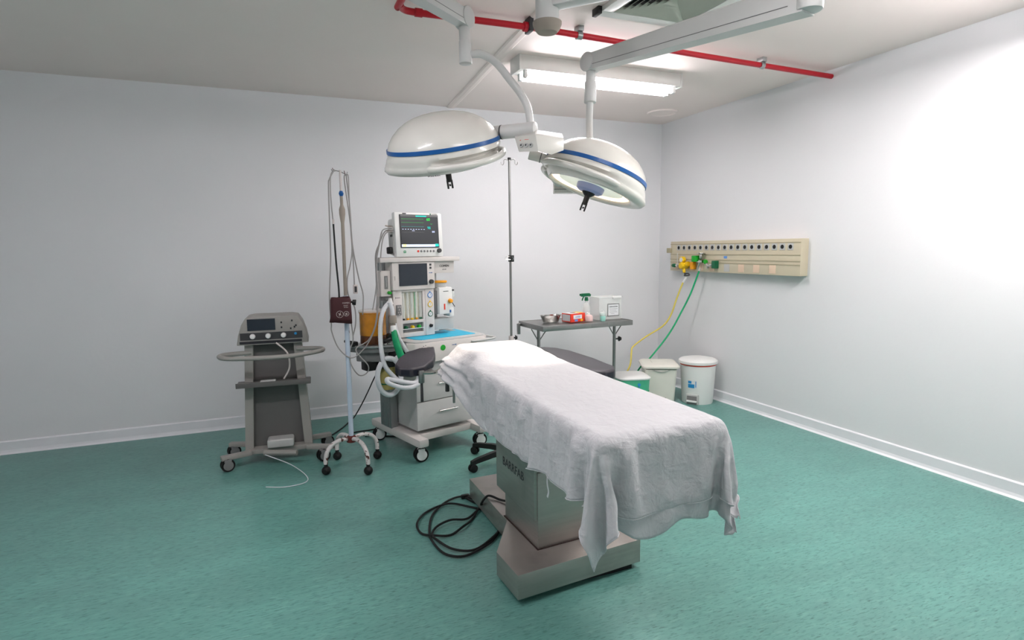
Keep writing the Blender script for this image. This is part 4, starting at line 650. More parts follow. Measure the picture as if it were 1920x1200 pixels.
-7,1,0,0,9,9,-1,-1,0,1,-1,0,-9,0,-2,0,0,-2,-1,1,-1,1,1,0,0,0,3,1,-1,-1,0,3,-5,-1,0,0,1,0,2,-2,-1,-2,0,1,0,0,1,1,2,-2,-3,4,0,6,6,0,-11,12,-4,1,1,0,0,1,-4,4,
-9,2,1,-1,0,12,6,-1,-1,2,0,1,-6,-8,1,-1,1,2,4,-9,1,0,-4,2,3,2,-1,2,-1,-1,0,2,-2,0,2,2,-4,2,1,3,-3,-3,-2,0,0,0,0,1,1,0,1,0,2,4,-2,5,3,-12,0,0,2,10,-4,2,-2,6,
-8,0,1,2,4,0,7,6,-1,-2,2,-4,0,-6,-1,-2,-1,0,0,-2,2,-2,1,2,1,2,3,-2,0,-2,0,0,1,1,4,-4,-2,3,1,0,2,-4,-3,-2,-1,0,1,0,2,1,-3,2,8,-1,3,-5,7,-6,2,0,1,-17,-5,19,16,-17,
-6,-3,0,4,0,3,4,1,8,-1,-1,1,-2,-6,-3,-2,0,-1,2,-3,1,-1,5,-2,1,3,2,-2,-2,1,-1,0,1,2,0,-6,3,2,1,1,1,0,-3,-3,-2,0,0,0,3,0,4,-6,5,4,5,1,-5,-3,2,0,-18,2,17,-1,3,-2,
1,-6,-4,-1,-1,1,11,4,3,3,1,0,-3,-7,-3,-1,-3,2,-1,0,-1,-1,5,0,1,6,-2,-2,-2,0,0,1,0,3,-2,-3,4,-1,0,0,-2,6,-2,-3,-3,-3,2,-1,3,4,0,-2,-3,13,0,2,-12,5,-7,-1,-6,13,5,-14,14,8,
13,-10,-7,-5,-1,0,1,15,0,5,-1,0,2,-7,-6,-2,2,-1,-5,0,5,-2,3,1,1,0,2,0,-4,0,1,0,2,3,-5,0,-4,4,0,2,-1,-1,6,-4,-4,-2,2,0,-1,-5,11,0,0,8,-1,-3,0,5,-4,-21,18,4,-4,8,-27,27,
16,-2,-9,-8,-4,-2,0,0,14,2,4,-1,-1,-2,-6,-3,0,-1,-7,2,4,1,2,6,-3,3,-1,-2,-2,0,1,-1,3,-2,-2,1,-1,0,-2,4,0,0,0,3,-4,-4,0,0,1,-1,6,1,3,4,-1,-4,4,-7,-15,15,8,1,-5,-12,16,0,
16,1,-2,-8,-8,-6,-3,2,-1,15,3,3,-1,1,-9,-6,0,2,-12,3,6,2,-4,5,4,3,-4,0,-2,0,0,0,3,-3,0,0,-1,1,-1,2,0,-1,2,1,-1,-6,-1,14,-12,6,-3,2,7,-4,2,-3,-5,-13,17,13,-4,-13,-2,8,4,-5,
9,5,3,-1,-7,-8,-9,-1,2,-1,15,3,2,-1,-4,-7,-1,-1,5,-16,11,0,1,-3,8,1,-4,0,-1,3,-3,0,2,-1,-2,3,-3,0,0,1,1,-2,3,3,-1,-8,-1,4,-1,6,-3,4,8,-5,-2,-8,-11,19,10,-12,-3,10,5,1,-26,3,
3,4,5,5,0,-5,-10,-11,2,1,-1,16,2,0,-2,-6,-5,1,1,-3,2,0,0,2,4,-1,1,-4,-1,2,-1,-4,0,5,-1,-2,1,-1,0,1,1,-2,2,2,-4,1,-8,7,0,15,-11,3,-1,6,-12,-12,22,6,-14,8,7,0,-3,-20,9,-6,
1,1,3,5,5,2,-3,-10,-14,3,0,0,19,-1,0,-6,-6,-1,1,-1,1,0,-1,2,4,-1,0,-5,3,1,-3,-3,1,5,0,0,-2,-2,3,-1,1,-2,1,3,-4,1,-1,2,1,3,-3,6,1,-4,-19,25,3,-12,14,1,-6,-5,-6,1,5,0,
1,-1,-1,3,5,6,4,-1,-9,-16,5,3,2,8,-2,2,-9,-3,3,-1,0,1,-1,3,2,-1,-3,-4,8,-3,-7,4,0,2,2,-1,3,-7,3,-1,1,2,9,-17,7,0,1,-4,3,4,-2,7,3,-26,24,4,-16,17,-6,-7,-2,-2,1,1,9,-2,
5,-4,-1,1,-3,1,10,7,0,-7,-18,0,0,20,1,-4,3,-17,7,-1,1,2,12,-8,-3,-1,-3,1,1,-3,2,5,-4,-1,0,0,4,0,-1,-3,-1,3,-2,6,8,-9,-2,-8,6,0,2,9,-25,22,6,-18,17,-21,-5,-1,0,4,6,18,3,0,
18,-4,-5,-9,0,6,-4,-3,14,3,-3,-18,1,-3,21,-1,-2,1,-13,1,-2,7,6,-4,-1,-4,-8,10,-2,-3,5,-6,9,-8,1,4,-4,-5,-2,4,1,4,-7,14,-7,11,-20,-1,22,-9,1,-8,21,-4,-5,4,-22,7,2,5,9,3,-1,-4,-6,-5,
5,8,4,3,-3,-13,-6,2,-4,13,5,1,-19,-4,-2,19,-16,-3,-3,13,-4,22,-19,10,2,-17,6,-4,-1,0,2,11,-9,-5,1,1,0,5,5,-10,8,8,-9,-7,7,4,2,6,-11,-10,18,5,1,0,-18,-2,15,5,2,-7,-4,-1,2,-5,2,-2,
-9,0,3,3,9,1,12,1,-6,-14,1,5,12,-13,2,2,1,0,6,-3,5,-17,9,6,-15,7,2,1,0,0,2,-7,3,3,1,-1,1,-1,-6,7,3,-9,3,-1,0,-3,11,-12,1,7,5,1,-17,5,12,-2,-3,-4,-1,10,-2,-3,-8,1,-4,1,
8,-1,0,0,-5,5,-7,2,4,8,6,-3,-8,5,-8,-8,13,2,1,0,-8,7,4,-7,8,-2,-1,0,0,1,-1,1,1,-1,-1,1,-1,2,2,0,-6,6,1,0,-1,1,-2,3,0,-1,-5,-7,12,0,-4,4,0,1,-1,-16,-1,2,-1,-1,-1,-2,
9,5,1,1,1,2,1,0,1,-2,-9,-2,6,7,1,0,0,-3,-2,4,0,0,-3,2,-1,1,-1,0,1,0,0,1,0,-1,0,0,1,-1,1,-1,1,0,0,0,0,0,1,-1,1,0,0,1,-4,0,1,0,-3,-4,-2,9,-6,-7,-1,-1,1,1,
6,-2,-7,-4,-1,-2,-1,-1,2,3,7,14,7,0,1,0,-2,3,-2,1,-1,0,0,1,-1,-1,1,0,0,1,0,0,-1,1,-1,0,-1,1,-1,1,0,0,0,0,1,-1,0,0,0,0,0,0,0,-6,1,0,2,2,2,-1,0,0,-1,1,0,0,
6,-1,7,3,2,2,1,2,0,0,0,0,-3,0,0,1,2,0,-1,0,0,0,0,0,0,0,0,0,-1,0,0,1,0,0,0,0,0,0,0,-1,1,-1,1,0,0,0,0,0,0,0,0,-1,1,-1,0,1,-1,-1,-3,1,0,0,0,0,0,0,
19,0,0,1,1,1,1,1,-2,-5,8,-13,-3,4,5,2,2,-1,0,0,0,0,0,0,-1,1,0,-1,1,-1,1,0,0,0,0,0,0,-1,1,0,0,0,0,0,-1,1,0,0,0,0,0,0,-1,0,0,-1,-1,0,0,-1,0,-1,1,1,1,0,
7,1,0,1,1,2,-3,-1,2,6,-6,11,2,0,-3,1,0,-1,1,0,0,0,0,0,0,0,0,0,0,0,0,-1,1,-1,1,0,0,0,0,0,0,0,0,0,0,0,0,0,0,0,-1,1,-1,0,0,0,1,-1,0,-3,1,0,1,0,0,0,
12,-1,0,0,0,-1,5,3,2,2,1,-2,0,-5,1,2,-2,2,2,0,0,0,0,0,0,0,-1,1,0,0,0,0,0,0,0,-1,1,0,0,0,0,0,0,0,0,0,0,0,0,-1,1,-1,0,0,0,1,-1,1,-1,1,-1,0,0,0,-1,1,
15,1,2,1,2,1,0,0,0,-1,0,0,-1,1,-2,0,0,2,-1,0,1,0,0,0,0,0,0,0,-1,1,0,0,0,0,0,0,0,0,-1,1,-1,1,-1,1,0,0,-1,1,0,0,0,-1,1,0,0,-1,1,-1,1,-1,1,0,0,-1,1,-1,
21,1,0,-1,-1,0,0,-1,0,0,0,1,0,1,0,-3,2,1,0,0,0,0,0,0,0,0,0,0,0,0,0,0,0,0,0,0,-1,1,0,0,0,0,0,0,0,0,0,0,-1,1,0,0,0,-1,0,1,-1,1,0,0,-1,1,-1,1,-1,1,
20,-1,-1,-1,-1,0,0,1,1,1,-1,0,1,-1,-4,4,4,-1,0,0,-1,1,0,0,0,-1,1,0,0,0,-1,1,-1,1,-1,1,0,0,0,0,0,0,0,0,0,0,0,0,0,0,-1,1,-1,1,0,-1,1,-1,0,0,1,0,0,0,0,0,
13,2,1,3,1,0,1,1,-2,-3,-1,-1,0,2,6,-1,-1,0,0,0,0,0,0,0,0,0,0,-1,1,0,0,0,0,0,0,0,0,0,0,0,0,-1,1,-1,1,-1,1,0,0,0,0,0,0,0,-1,1,-1,1,0,0,-1,0,1,-1,1,-1,
23,-1,1,0,1,0,1,-2,1,1,0,-1,-1,-2,0,0,0,0,0,0,0,-1,1,0,0,0,0,0,0,-1,1,0,0,0,0,0,0,-1,1,-1,1,0,0,0,0,0,0,-1,1,0,0,0,0,0,0,0,0,0,-1,1,0,0,0,0,0,0,
25,0,-1,0,-1,0,0,0,0,0,0,0,0,-1,0,-1,0,0,0,0,0,0,0,-1,1,0,0,0,0,0,0,-1,1,-1,1,-1,1,0,0,0,0,0,0,0,0,0,0,0,0,-1,1,0,0,-1,1,-1,1,-1,1,0,0,0,-1,1,-1,1,
23,0,0,-1,0,0,-2,1,0,0,0,0,-1,1,0,0,0,0,0,0,-1,1,0,0,0,0,0,0,0,0,0,0,0,0,0,0,0,0,0,0,0,0,0,0,-1,1,-1,1,0,0,0,-1,1,0,0,0,-1,1,0,-1,1,0,0,0,0,0,
22,-1,0,0,0,0,0,0,0,0,0,0,0,0,0,0,-1,1,0,0,0,0,0,0,0,0,-1,1,-1,1,0,0,0,0,0,0,0,0,0,0,-1,1,-1,1,0,0,0,0,0,0,0,0,0,0,0,0,0,0,0,0,0,-1,1,0,0,0,
21,0,1,0,0,0,1,1,0,-1,0,0,0,0,-1,0,0,-1,0,0,0,0,0,0,-1,1,0,0,0,0,0,0,0,0,0,0,-1,1,-1,1,0,0,0,0,0,0,0,0,-1,1,0,0,0,0,0,0,1,-1,0,0,0,0,0,-1,1,-1,
23,2,-1,1,0,-1,2,-1,0,1,-1,-1,1,-2,1,-1,-1,-1,0,0,0,0,-1,1,0,0,0,0,0,0,-1,1,0,0,0,0,0,0,0,0,0,0,0,0,0,0,0,0,0,0,-1,1,-1,1,0,0,0,0,0,0,-1,1,0,0,0,0,
27,-1,0,-2,-1,1,-1,0,-2,2,0,-1,-2,2,0,-1,-1,1,0,-1,1,0,0,0,0,0,0,0,0,0,0,0,-1,1,-1,1,0,0,0,0,0,0,0,0,0,0,0,0,0,0,0,0,0,0,-1,1,0,0,0,0,0,0,-1,1,0,0,
26,-1,-1,0,0,-2,-2,-2,1,-3,1,2,1,1,-1,-1,2,-1,0,1,0,0,0,0,0,0,0,0,0,0,0,0,0,0,0,0,0,0,0,0,0,-1,1,-1,1,0,0,0,0,0,0,0,0,0,0,0,0,0,-1,1,0,0,0,0,-1,1,
22,0,-1,0,0,0,-1,0,1,0,0,0,-1,-2,1,2,-1,1,0,0,0,-1,1,-1,1,-1,1,0,0,0,0,0,0,0,0,0,0,-1,1,-1,1,0,0,0,0,-1,1,-1,1,-1,1,-1,1,-1,1,0,-1,1,0,0,0,0,0,0,0,0,
21,0,0,0,0,0,1,0,-5,-2,0,2,4,-3,1,1,1,0,0,0,0,0,0,0,0,0,0,-1,1,-1,1,-1,1,-1,1,-1,1,0,0,0,0,0,0,0,0,0,0,0,0,0,0,0,0,0,0,-1,1,-1,1,-1,1,-1,1,-1,1,0,
24,-2,0,1,1,-1,-2,0,3,2,0,-2,-2,3,-1,-1,-1,0,-1,0,0,0,0,0,0,0,0,0,0,0,0,0,0,0,0,0,0,0,0,0,0,0,0,0,0,0,0,0,0,0,0,0,0,0,0,0,0,0,0,0,0,0,0,0,0,-1,
26,0,0,-1,-1,2,1,0,0,0,0,0,-1,-1,-3,0,0,-1,0,0,-1,1,0,0,0,0,0,0,-1,1,0,0,0,0,0,0,0,0,-1,1,-1,1,-1,1,-1,1,-1,1,-1,1,-1,1,-1,1,0,0,0,0,0,0,0,0,0,0,0,0,
24,1,0,0,-1,-1,0,0,0,0,-1,-1,-1,0,1,0,0,0,0,0,0,0,-1,1,0,0,0,0,0,0,0,0,0,0,0,0,-1,1,0,0,0,0,0,0,0,0,0,0,0,0,0,0,0,0,0,0,-1,1,-1,1,-1,1,0,0,0,0,
20,0,1,0,0,0,0,0,-1,1,-1,0,-1,0,1,1,-1,1,0,0,0,0,0,0,-1,1,0,0,1,-1,-1,1,0,0,0,0,0,0,0,0,0,0,0,0,0,0,0,0,0,0,0,0,0,0,-1,1,0,0,0,0,0,0,-1,1,-1,1,
22,1,-1,0,0,0,0,1,1,1,1,-1,0,-1,-1,-1,0,-1,0,0,0,0,0,0,0,0,0,0,0,0,1,-1,-1,1,-1,1,0,0,0,0,0,-1,1,-1,1,-1,1,-1,1,0,0,0,0,0,0,0,0,0,0,0,0,0,0,0,0,0,
24,0,0,0,0,1,1,-1,0,-3,-3,5,2,0,-2,-1,-1,0,0,-1,0,-1,1,0,0,0,-1,1,0,0,0,0,0,0,0,0,0,0,0,0,0,0,0,0,0,0,0,0,0,-1,1,-1,1,-1,1,-1,1,-1,1,-1,1,-1,1,-1,1,-1,
18,-1,0,1,-1,-2,-1,0,-1,1,2,-4,-1,2,2,6,1,-1,1,-1,0,0,0,-1,1,0,0,0,-1,1,0,0,0,0,0,0,0,0,0,0,0,0,0,0,0,0,0,0,0,0,0,0,0,0,0,0,0,0,0,0,0,0,0,0,0,0,
16,0,0,-1,2,1,1,0,2,-1,1,0,0,-1,1,-4,2,2,-1,0,1,0,0,0,0,0,0,0,0,0,-1,1,0,0,0,-1,1,0,0,-1,1,0,-1,1,-1,1,0,0,0,0,0,0,0,0,0,0,0,0,0,0,0,0,0,0,-1,1,
11,1,0,-3,-1,0,-1,1,1,1,1,1,1,3,4,1,-2,0,0,2,0,0,0,0,0,-1,1,0,0,0,0,0,0,-1,1,0,0,-1,1,0,0,0,0,0,0,0,-1,1,0,0,0,0,0,0,-1,1,-1,1,-1,1,-1,1,-1,1,0,-1,
12,-1,1,4,2,2,3,1,1,1,-1,-1,0,-1,-4,0,2,0,0,0,0,0,0,0,0,0,0,-1,1,-1,1,-1,1,0,0,0,0,0,0,0,0,0,0,0,0,0,0,0,-1,1,-1,1,-1,1,0,0,0,0,0,0,0,0,0,0,0,0,
20,2,0,0,-1,0,-1,0,-1,0,2,2,0,0,0,-1,0,-1,1,-1,0,0,-1,1,0,0,0,0,0,0,0,0,0,0,0,0,0,0,0,0,0,0,0,0,0,0,0,0,0,0,0,0,0,0,0,0,0,0,0,0,1,-1,0,0,0,0,
20,0,1,0,0,-1,-1,-1,0,1,1,0,1,-1,0,1,-1,1,0,0,0,0,0,0,-1,1,0,0,0,0,-1,1,0,0,0,0,0,0,0,0,-1,1,0,0,0,0,0,0,0,0,0,0,0,-1,1,-1,1,-1,1,0,-1,1,0,0,0,0,
25,0,0,-1,-1,0,1,0,0,0,-1,1,-1,0,-1,-2,1,0,0,0,-1,1,0,0,0,0,-1,1,-1,1,0,0,0,0,0,0,-1,1,-1,1,0,0,0,0,0,0,0,0,0,0,0,-1,1,0,0,0,0,0,0,0,0,0,0,-1,1,0,
27,-1,1,-1,0,1,-1,1,-1,0,0,-1,-3,2,0,-1,-1,-1,0,0,0,0,0,0,0,0,0,0,0,0,0,0,-1,1,-1,1,0,0,0,0,0,0,0,0,0,-1,1,-1,1,-1,1,0,0,0,0,0,-1,1,0,-1,1,-1,1,0,0,0,
24,0,-1,0,1,-1,1,-1,0,0,-3,-1,2,-2,0,1,1,0,0,0,0,0,0,0,0,0,0,0,0,0,1,-1,0,0,0,0,0,0,0,0,0,0,0,-1,1,0,0,0,0,0,0,0,0,0,-1,1,0,-1,1,0,0,0,0,0,-1,1,
21,1,-1,1,-1,0,0,0,0,-1,1,-1,1,-1,1,1,-1,0,0,0,0,0,0,0,0,0,0,0,0,0,0,0,0,0,0,0,0,-1,1,0,0,-1,1,0,0,0,0,0,0,0,-1,1,-1,1,0,-1,1,1,-2,1,-1,1,-1,1,0,0,
21,0,0,-1,1,1,-1,0,0,0,0,0,0,0,-1,0,1,0,0,0,0,-1,1,0,0,-1,1,0,0,0,0,0,0,0,0,0,0,0,0,-1,1,0,0,0,0,0,0,0,0,0,0,0,0,0,0,0,0,0,0,0,0,0,0,0,0,-1,
23,-1,-2,2,0,0,1,0,-1,0,-1,0,0,1,0,-1,0,0,-1,1,0,0,0,-1,1,0,0,0,0,0,-1,1,0,0,0,0,0,0,0,0,0,0,0,0,-1,1,-1,1,-1,1,0,0,0,-1,1,0,0,0,0,0,0,0,0,-1,1,0,
25,-2,1,-1,1,-1,-1,-1,-1,-2,0,0,-1,1,2,0,1,0,0,-1,1,0,0,0,0,0,0,0,0,0,0,-1,1,-1,1,-1,1,0,0,0,-1,1,-1,1,0,0,0,0,0,0,0,-1,1,0,0,0,0,-1,1,-1,1,-1,1,0,0,0,
24,0,0,1,-1,0,-1,0,1,0,0,0,1,-1,-2,0,-1,0,0,0,0,0,0,0,0,0,0,0,0,-1,1,0,0,0,0,0,0,0,-1,1,0,0,0,0,0,0,0,0,0,-1,1,0,0,0,0,0,0,0,0,0,0,0,0,0,0,0,
21,1,1,-2,0,-1,0,1,0,1,1,0,0,-1,0,0,-1,0,0,0,0,0,0,0,-1,1,0,-1,1,0,0,0,0,0,0,0,-1,1,0,0,0,0,0,0,0,0,0,0,0,0,0,0,-1,1,-1,1,-1,1,-1,1,0,0,0,0,-1,1,
22,0,-1,0,0,0,0,0,0,0,1,0,0,-2,1,0,-1,1,0,0,0,0,-1,1,0,0,0,0,-1,1,-1,1,0,0,-1,1,0,0,0,-1,1,-1,1,-1,1,-1,1,-1,1,0,-1,1,0,0,0,0,0,0,0,0,-1,1,-1,1,0,0,
19,0,1,0,0,1,0,-1,0,0,0,0,-1,2,-1,0,1,-1,1,0,-1,1,0,0,0,0,-1,1,0,0,0,0,-1,1,0,0,0,-1,1,0,0,0,0,0,0,0,0,0,0,0,0,0,0,0,0,-1,1,0,0,0,0,0,0,0,0,0,
21,0,0,0,0,0,1,0,-1,0,-2,0,0,0,1,0,1,0,0,0,0,0,0,0,0,0,0,0,0,0,0,0,0,0,0,-1,1,0,0,0,0,0,0,0,0,0,0,0,-1,1,0,0,0,-1,1,0,0,-1,1,-1,1,0,0,0,0,-1,
21,0,0,1,0,0,0,0,1,0,0,0,-1,0,-1,0,0,0,0,0,0,0,0,0,0,0,0,-1,1,0,0,0,0,0,0,0,0,0,0,0,0,0,0,0,0,0,-1,1,0,0,0,0,0,0,0,0,0,0,0,0,0,-1,1,-1,1,0,
22,0,-1,0,1,1,-1,1,-1,0,1,-1,0,0,0,0,-1,0,-1,1,0,0,0,0,0,0,0,1,-1,0,0,0,0,-1,1,0,0,0,-1,1,-1,1,0,0,-1,1,0,0,0,0,0,0,0,0,0,0,0,0,0,0,0,0,0,0,0,0,
22,0,0,1,-1,0,0,0,1,0,0,1,1,-2,-1,0,-1,0,0,0,0,0,0,-1,1,0,0,0,0,0,0,0,0,0,0,0,-1,1,0,0,0,0,-1,1,0,-1,1,-1,1,-1,1,-1,1,0,-1,1,-1,1,-1,1,0,0,0,0,0,0,
21,1,0,0,1,-1,0,-3,0,2,-1,1,0,3,-2,-1,0,0,0,0,0,-1,1,0,0,0,0,0,0,0,0,-1,1,0,0,0,0,0,0,-1,1,-1,1,-1,1,0,0,0,0,0,0,0,-1,1,0,0,0,0,0,0,-1,1,-1,1,-1,1,
21,0,1,-3,-1,-1,0,2,1,-1,2,0,1,-4,2,1,0,0,0,0,0,0,0,0,0,-1,1,-1,1,-1,1,0,0,0,0,0,0,0,0,0,0,0,0,0,0,0,0,0,0,0,-1,1,0,0,0,0,0,0,0,0,0,0,0,0,0,0,
21,0,-1,1,-1,0,0,0,0,-1,1,-2,-2,3,1,0,1,0,0,0,0,0,0,0,0,0,0,0,0,0,0,0,0,0,-1,1,0,-1,1,0,0,0,-1,1,-1,1,0,0,-1,1,0,0,0,0,0,-1,1,-1,1,-1,1,0,0,0,0,0,
21,-1,1,0,-1,1,0,0,-1,1,-2,1,1,0,0,0,0,0,0,-1,1,0,0,0,0,0,0,0,-1,1,0,0,0,0,0,0,0,0,0,0,0,0,0,0,0,0,-1,1,0,-1,1,-1,1,-1,1,0,0,0,0,0,0,-1,1,0,0,0,
21,0,-1,0,1,-1,1,0,0,-1,1,0,0,0,0,0,-2,1,1,0,0,0,-1,1,0,0,-1,1,0,0,-1,1,-1,1,0,-1,1,0,0,0,-1,1,0,0,0,0,0,0,0,0,-1,1,-1,1,0,0,-1,1,0,0,0,0,0,-1,1,-1,
21,0,0,0,0,0,-1,0,0,1,-1,0,0,-2,0,0,3,0,0,0,0,0,0,0,-1,1,0,0,0,0,1,-1,0,0,0,0,0,0,-1,1,0,-1,1,0,0,0,0,-1,1,0,0,0,0,0,-1,1,0,0,-1,1,-1,1,0,0,0,0,
22,0,0,0,-1,-1,0,-1,0,0,2,0,0,1,0,-1,0,0,0,0,-1,1,0,0,0,0,1,-1,1,-1,0,0,0,0,0,0,0,0,0,-1,1,0,0,0,0,0,0,0,0,0,0,-1,1,-1,1,0,0,0,0,0,0,0,-1,1,0,0,
22,1,0,0,0,1,-1,0,0,0,-2,-1,-2,1,2,1,0,-1,0,0,0,0,0,-1,1,0,0,1,-1,0,-1,1,0,-1,1,0,-1,1,0,0,0,0,0,-1,1,-1,1,0,0,0,1,0,-1,0,0,-1,1,-1,1,-1,1,0,0,0,-1,1,
22,-1,1,0,1,0,0,0,0,-1,-1,1,0,0,-1,1,-1,1,-1,0,0,0,0,0,0,0,0,0,0,0,0,0,0,0,0,0,0,0,0,0,0,0,0,0,-1,1,0,0,0,0,-1,1,0,0,-1,1,0,0,0,0,0,-1,1,0,0,0,
21,1,-1,0,0,-1,0,1,-1,0,1,0,1,0,0,-1,1,-1,0,0,0,-1,1,0,0,0,0,-1,1,0,0,0,0,0,-1,1,0,-1,1,0,-1,1,-1,0,1,-1,0,1,0,0,0,-1,1,0,0,0,-1,1,-1,1,0,0,0,0,0,0,
18,0,0,-2,-1,1,1,0,1,0,1,0,2,0,0,0,0,0,0,0,0,1,-1,1,0,-1,0,0,-1,1,0,-1,1,0,0,0,0,0,0,0,0,0,0,0,-1,1,0,-1,0,0,1,0,-1,1,0,0,0,0,0,0,-1,1,0,-1,1,0,
17,0,1,2,1,0,-1,0,0,-1,0,1,0,1,0,0,-1,1,0,0,0,0,0,0,0,0,0,0,0,0,0,0,0,0,0,0,0,0,-1,1,0,-1,1,0,0,0,-1,1,0,0,-1,1,0,0,0,-1,1,0,0,0,0,0,0,0,0,0,
18,-1,-1,1,-1,0,2,0,1,3,-1,0,1,0,-1,1,0,-1,0,0,0,0,1,-1,0,0,-1,1,0,0,0,0,-1,1,0,-1,1,0,0,0,0,0,0,0,0,0,0,0,-1,1,0,0,0,-1,1,0,0,-1,1,-1,1,0,-1,1,0,0,
23,1,0,-1,1,0,-1,-1,0,-1,2,0,0,0,0,-1,-1,0,0,0,0,0,0,0,-1,1,0,0,0,0,0,0,0,0,0,0,0,0,0,-1,1,0,-1,1,0,0,0,0,0,-1,1,-1,1,0,0,0,0,0,0,0,0,-1,1,0,0,-1,
24,0,0,-1,0,1,-1,1,-1,0,0,0,-1,-2,-1,1,2,-1,0,0,1,-1,-1,1,0,0,0,-1,1,0,0,0,0,-1,1,0,-1,1,0,0,-1,1,0,0,0,-1,1,-1,1,0,0,0,-1,1,-1,1,-1,1,-1,1,0,0,0,0,0,0,
24,-1,0,1,0,-1,1,-1,0,0,-2,-1,0,1,1,0,-2,1,0,0,-1,1,0,0,0,-1,1,0,0,0,0,0,0,0,0,0,0,0,0,0,0,0,0,-1,1,0,0,0,0,0,0,0,0,-1,1,0,0,0,0,0,-1,1,0,0,-1,1,
22,0,0,0,0,-1,0,1,0,-1,0,0,-1,1,0,-2,2,0,0,0,0,0,0,-1,1,0,0,0,0,-1,0,1,0,0,0,0,0,-1,1,0,0,-1,1,0,0,0,0,0,-1,1,-1,1,0,0,0,0,0,-1,1,0,0,0,0,0,0,0,
21,0,0,0,0,0,0,0,0,0,0,0,0,-1,0,1,-1,1,0,0,0,-1,0,1,-1,1,-1,1,0,0,0,-1,1,0,-1,1,0,0,-1,1,0,0,0,0,0,0,-1,1,0,0,0,0,0,0,0,0,0,0,0,-1,1,0,-1,0,1,0,
21,1,-1,0,0,0,0,0,0,-1,0,-1,-2,3,0,1,0,-1,1,0,0,0,0,0,0,0,0,0,-1,1,0,0,0,0,0,0,0,0,0,-1,1,0,0,0,0,0,0,0,0,0,0,-1,1,0,0,0,0,1,-1,0,0,0,0,0,0,0,
24,-1,0,-1,-1,1,1,-1,0,0,-1,0,1,-3,3,-1,-1,1,0,0,0,0,1,-1,0,0,0,0,0,0,0,0,-1,1,0,-1,1,0,0,1,-1,0,0,0,-1,1,0,-1,1,-1,1,0,0,0,0,0,0,0,0,0,0,-1,1,0,-1,1,
25,-1,0,0,0,0,-1,1,0,0,0,0,0,0,-3,0,1,0,-1,0,0,1,-1,0,1,-1,0,0,0,-1,1,0,0,0,0,0,0,0,0,0,0,0,0,0,0,-1,1,0,0,0,0,0,0,0,0,0,0,0,0,0,0,0,0,0,0,-1,
24,0,0,0,0,0,0,0,-1,0,1,0,-1,0,-1,0,0,-1,0,0,0,-1,1,0,0,0,0,-1,1,0,-1,1,0,-1,1,0,-1,1,0,0,0,0,-1,1,0,0,0,0,-1,1,-1,1,0,0,0,0,0,-1,1,0,-1,1,0,-1,1,0,
23,-1,1,0,0,-1,0,-1,0,0,0,0,1,-1,1,-1,0,0,0,0,0,0,0,0,-1,1,0,0,0,0,0,0,0,0,0,0,0,0,0,-1,1,0,0,0,0,0,-1,1,0,0,0,0,-1,1,0,-1,1,0,-1,1,0,-1,0,1,0,0,
20,1,-1,1,0,0,-1,0,0,1,-1,0,1,0,-1,1,0,0,-1,1,0,0,0,0,0,0,0,0,0,0,0,0,0,0,0,0,0,-1,1,0,0,0,0,-1,1,0,0,0,0,-1,1,0,0,0,-1,1,-1,0,1,-1,0,1,-1,0,1,0,
22,0,0,-1,0,1,0,-1,0,-1,1,0,1,0,-1,1,-1,-1,1,0,0,0,0,0,0,0,0,1,-1,0,0,0,0,0,-1,1,0,0,0,0,0,0,0,0,-1,1,0,0,0,0,0,-1,1,0,0,-1,1,0,-1,0,1,-2,2,0,0,0,
23,0,0,0,0,0,-1,0,0,1,0,1,-1,-2,2,-2,1,0,0,-1,0,0,-1,1,0,0,0,0,0,0,0,-1,1,0,0,0,0,0,0,0,0,0,0,0,0,0,0,0,0,0,-1,1,-1,0,0,1,-1,-2,1,1,-2,3,-1,1,0,0,
25,0,0,-1,0,-1,1,0,0,0,0,0,-3,3,-1,0,-1,0,0,-1,0,0,0,0,0,0,0,0,0,0,0,0,0,0,0,-1,1,0,0,0,0,0,0,0,0,0,0,-1,1,0,0,-2,2,0,0,0,-3,3,0,-2,2,-1,1,0,-1,1,
24,0,-1,0,0,1,-1,1,0,-1,0,-3,2,-1,0,1,0,0,-1,0,0,-1,1,-1,1,0,0,0,0,0,0,0,-1,1,0,0,0,0,0,0,0,0,0,0,0,0,0,0,-1,0,0,1,0,-1,0,-3,3,0,-2,3,0,0,0,0,0,0,
22,1,0,0,-1,-1,1,0,-1,0,-1,1,0,0,0,-1,0,0,1,0,-1,1,0,0,0,0,0,0,0,0,0,0,0,0,0,0,0,1,-1,0,-1,1,0,0,0,0,0,0,0,0,0,0,-2,0,0,1,0,-1,2,0,0,0,0,-1,1,-1,
20,0,1,-1,1,0,0,-1,1,0,-1,1,0,0,0,0,0,0,-1,0,1,-1,0,1,0,-1,1,-1,0,1,0,0,0,-1,1,0,0,0,0,0,0,-1,1,0,0,-1,1,0,0,0,0,-1,1,-5,2,0,1,1,1,-1,0,1,-1,1,0,0,
21,0,-1,1,0,0,0,1,-1,0,-1,0,1,0,0,1,0,0,-1,-1,0,1,0,-1,0,1,-1,1,0,-1,0,1,0,0,-1,1,0,-1,1,0,0,0,-1,1,0,0,-1,1,0,-1,0,-3,-2,4,1,1,0,0,-1,0,1,-1,1,0,-1,1,
23,-1,1,-1,1,0,-1,0,1,-1,1,-2,-1,3,0,-1,-1,-1,0,1,0,0,-1,1,-1,0,1,-1,0,1,0,-1,0,0,1,-1,0,1,-1,0,0,0,1,-1,0,1,0,-1,1,0,-7,6,0,1,-3,1,0,0,1,-1,0,2,-1,0,0,0,
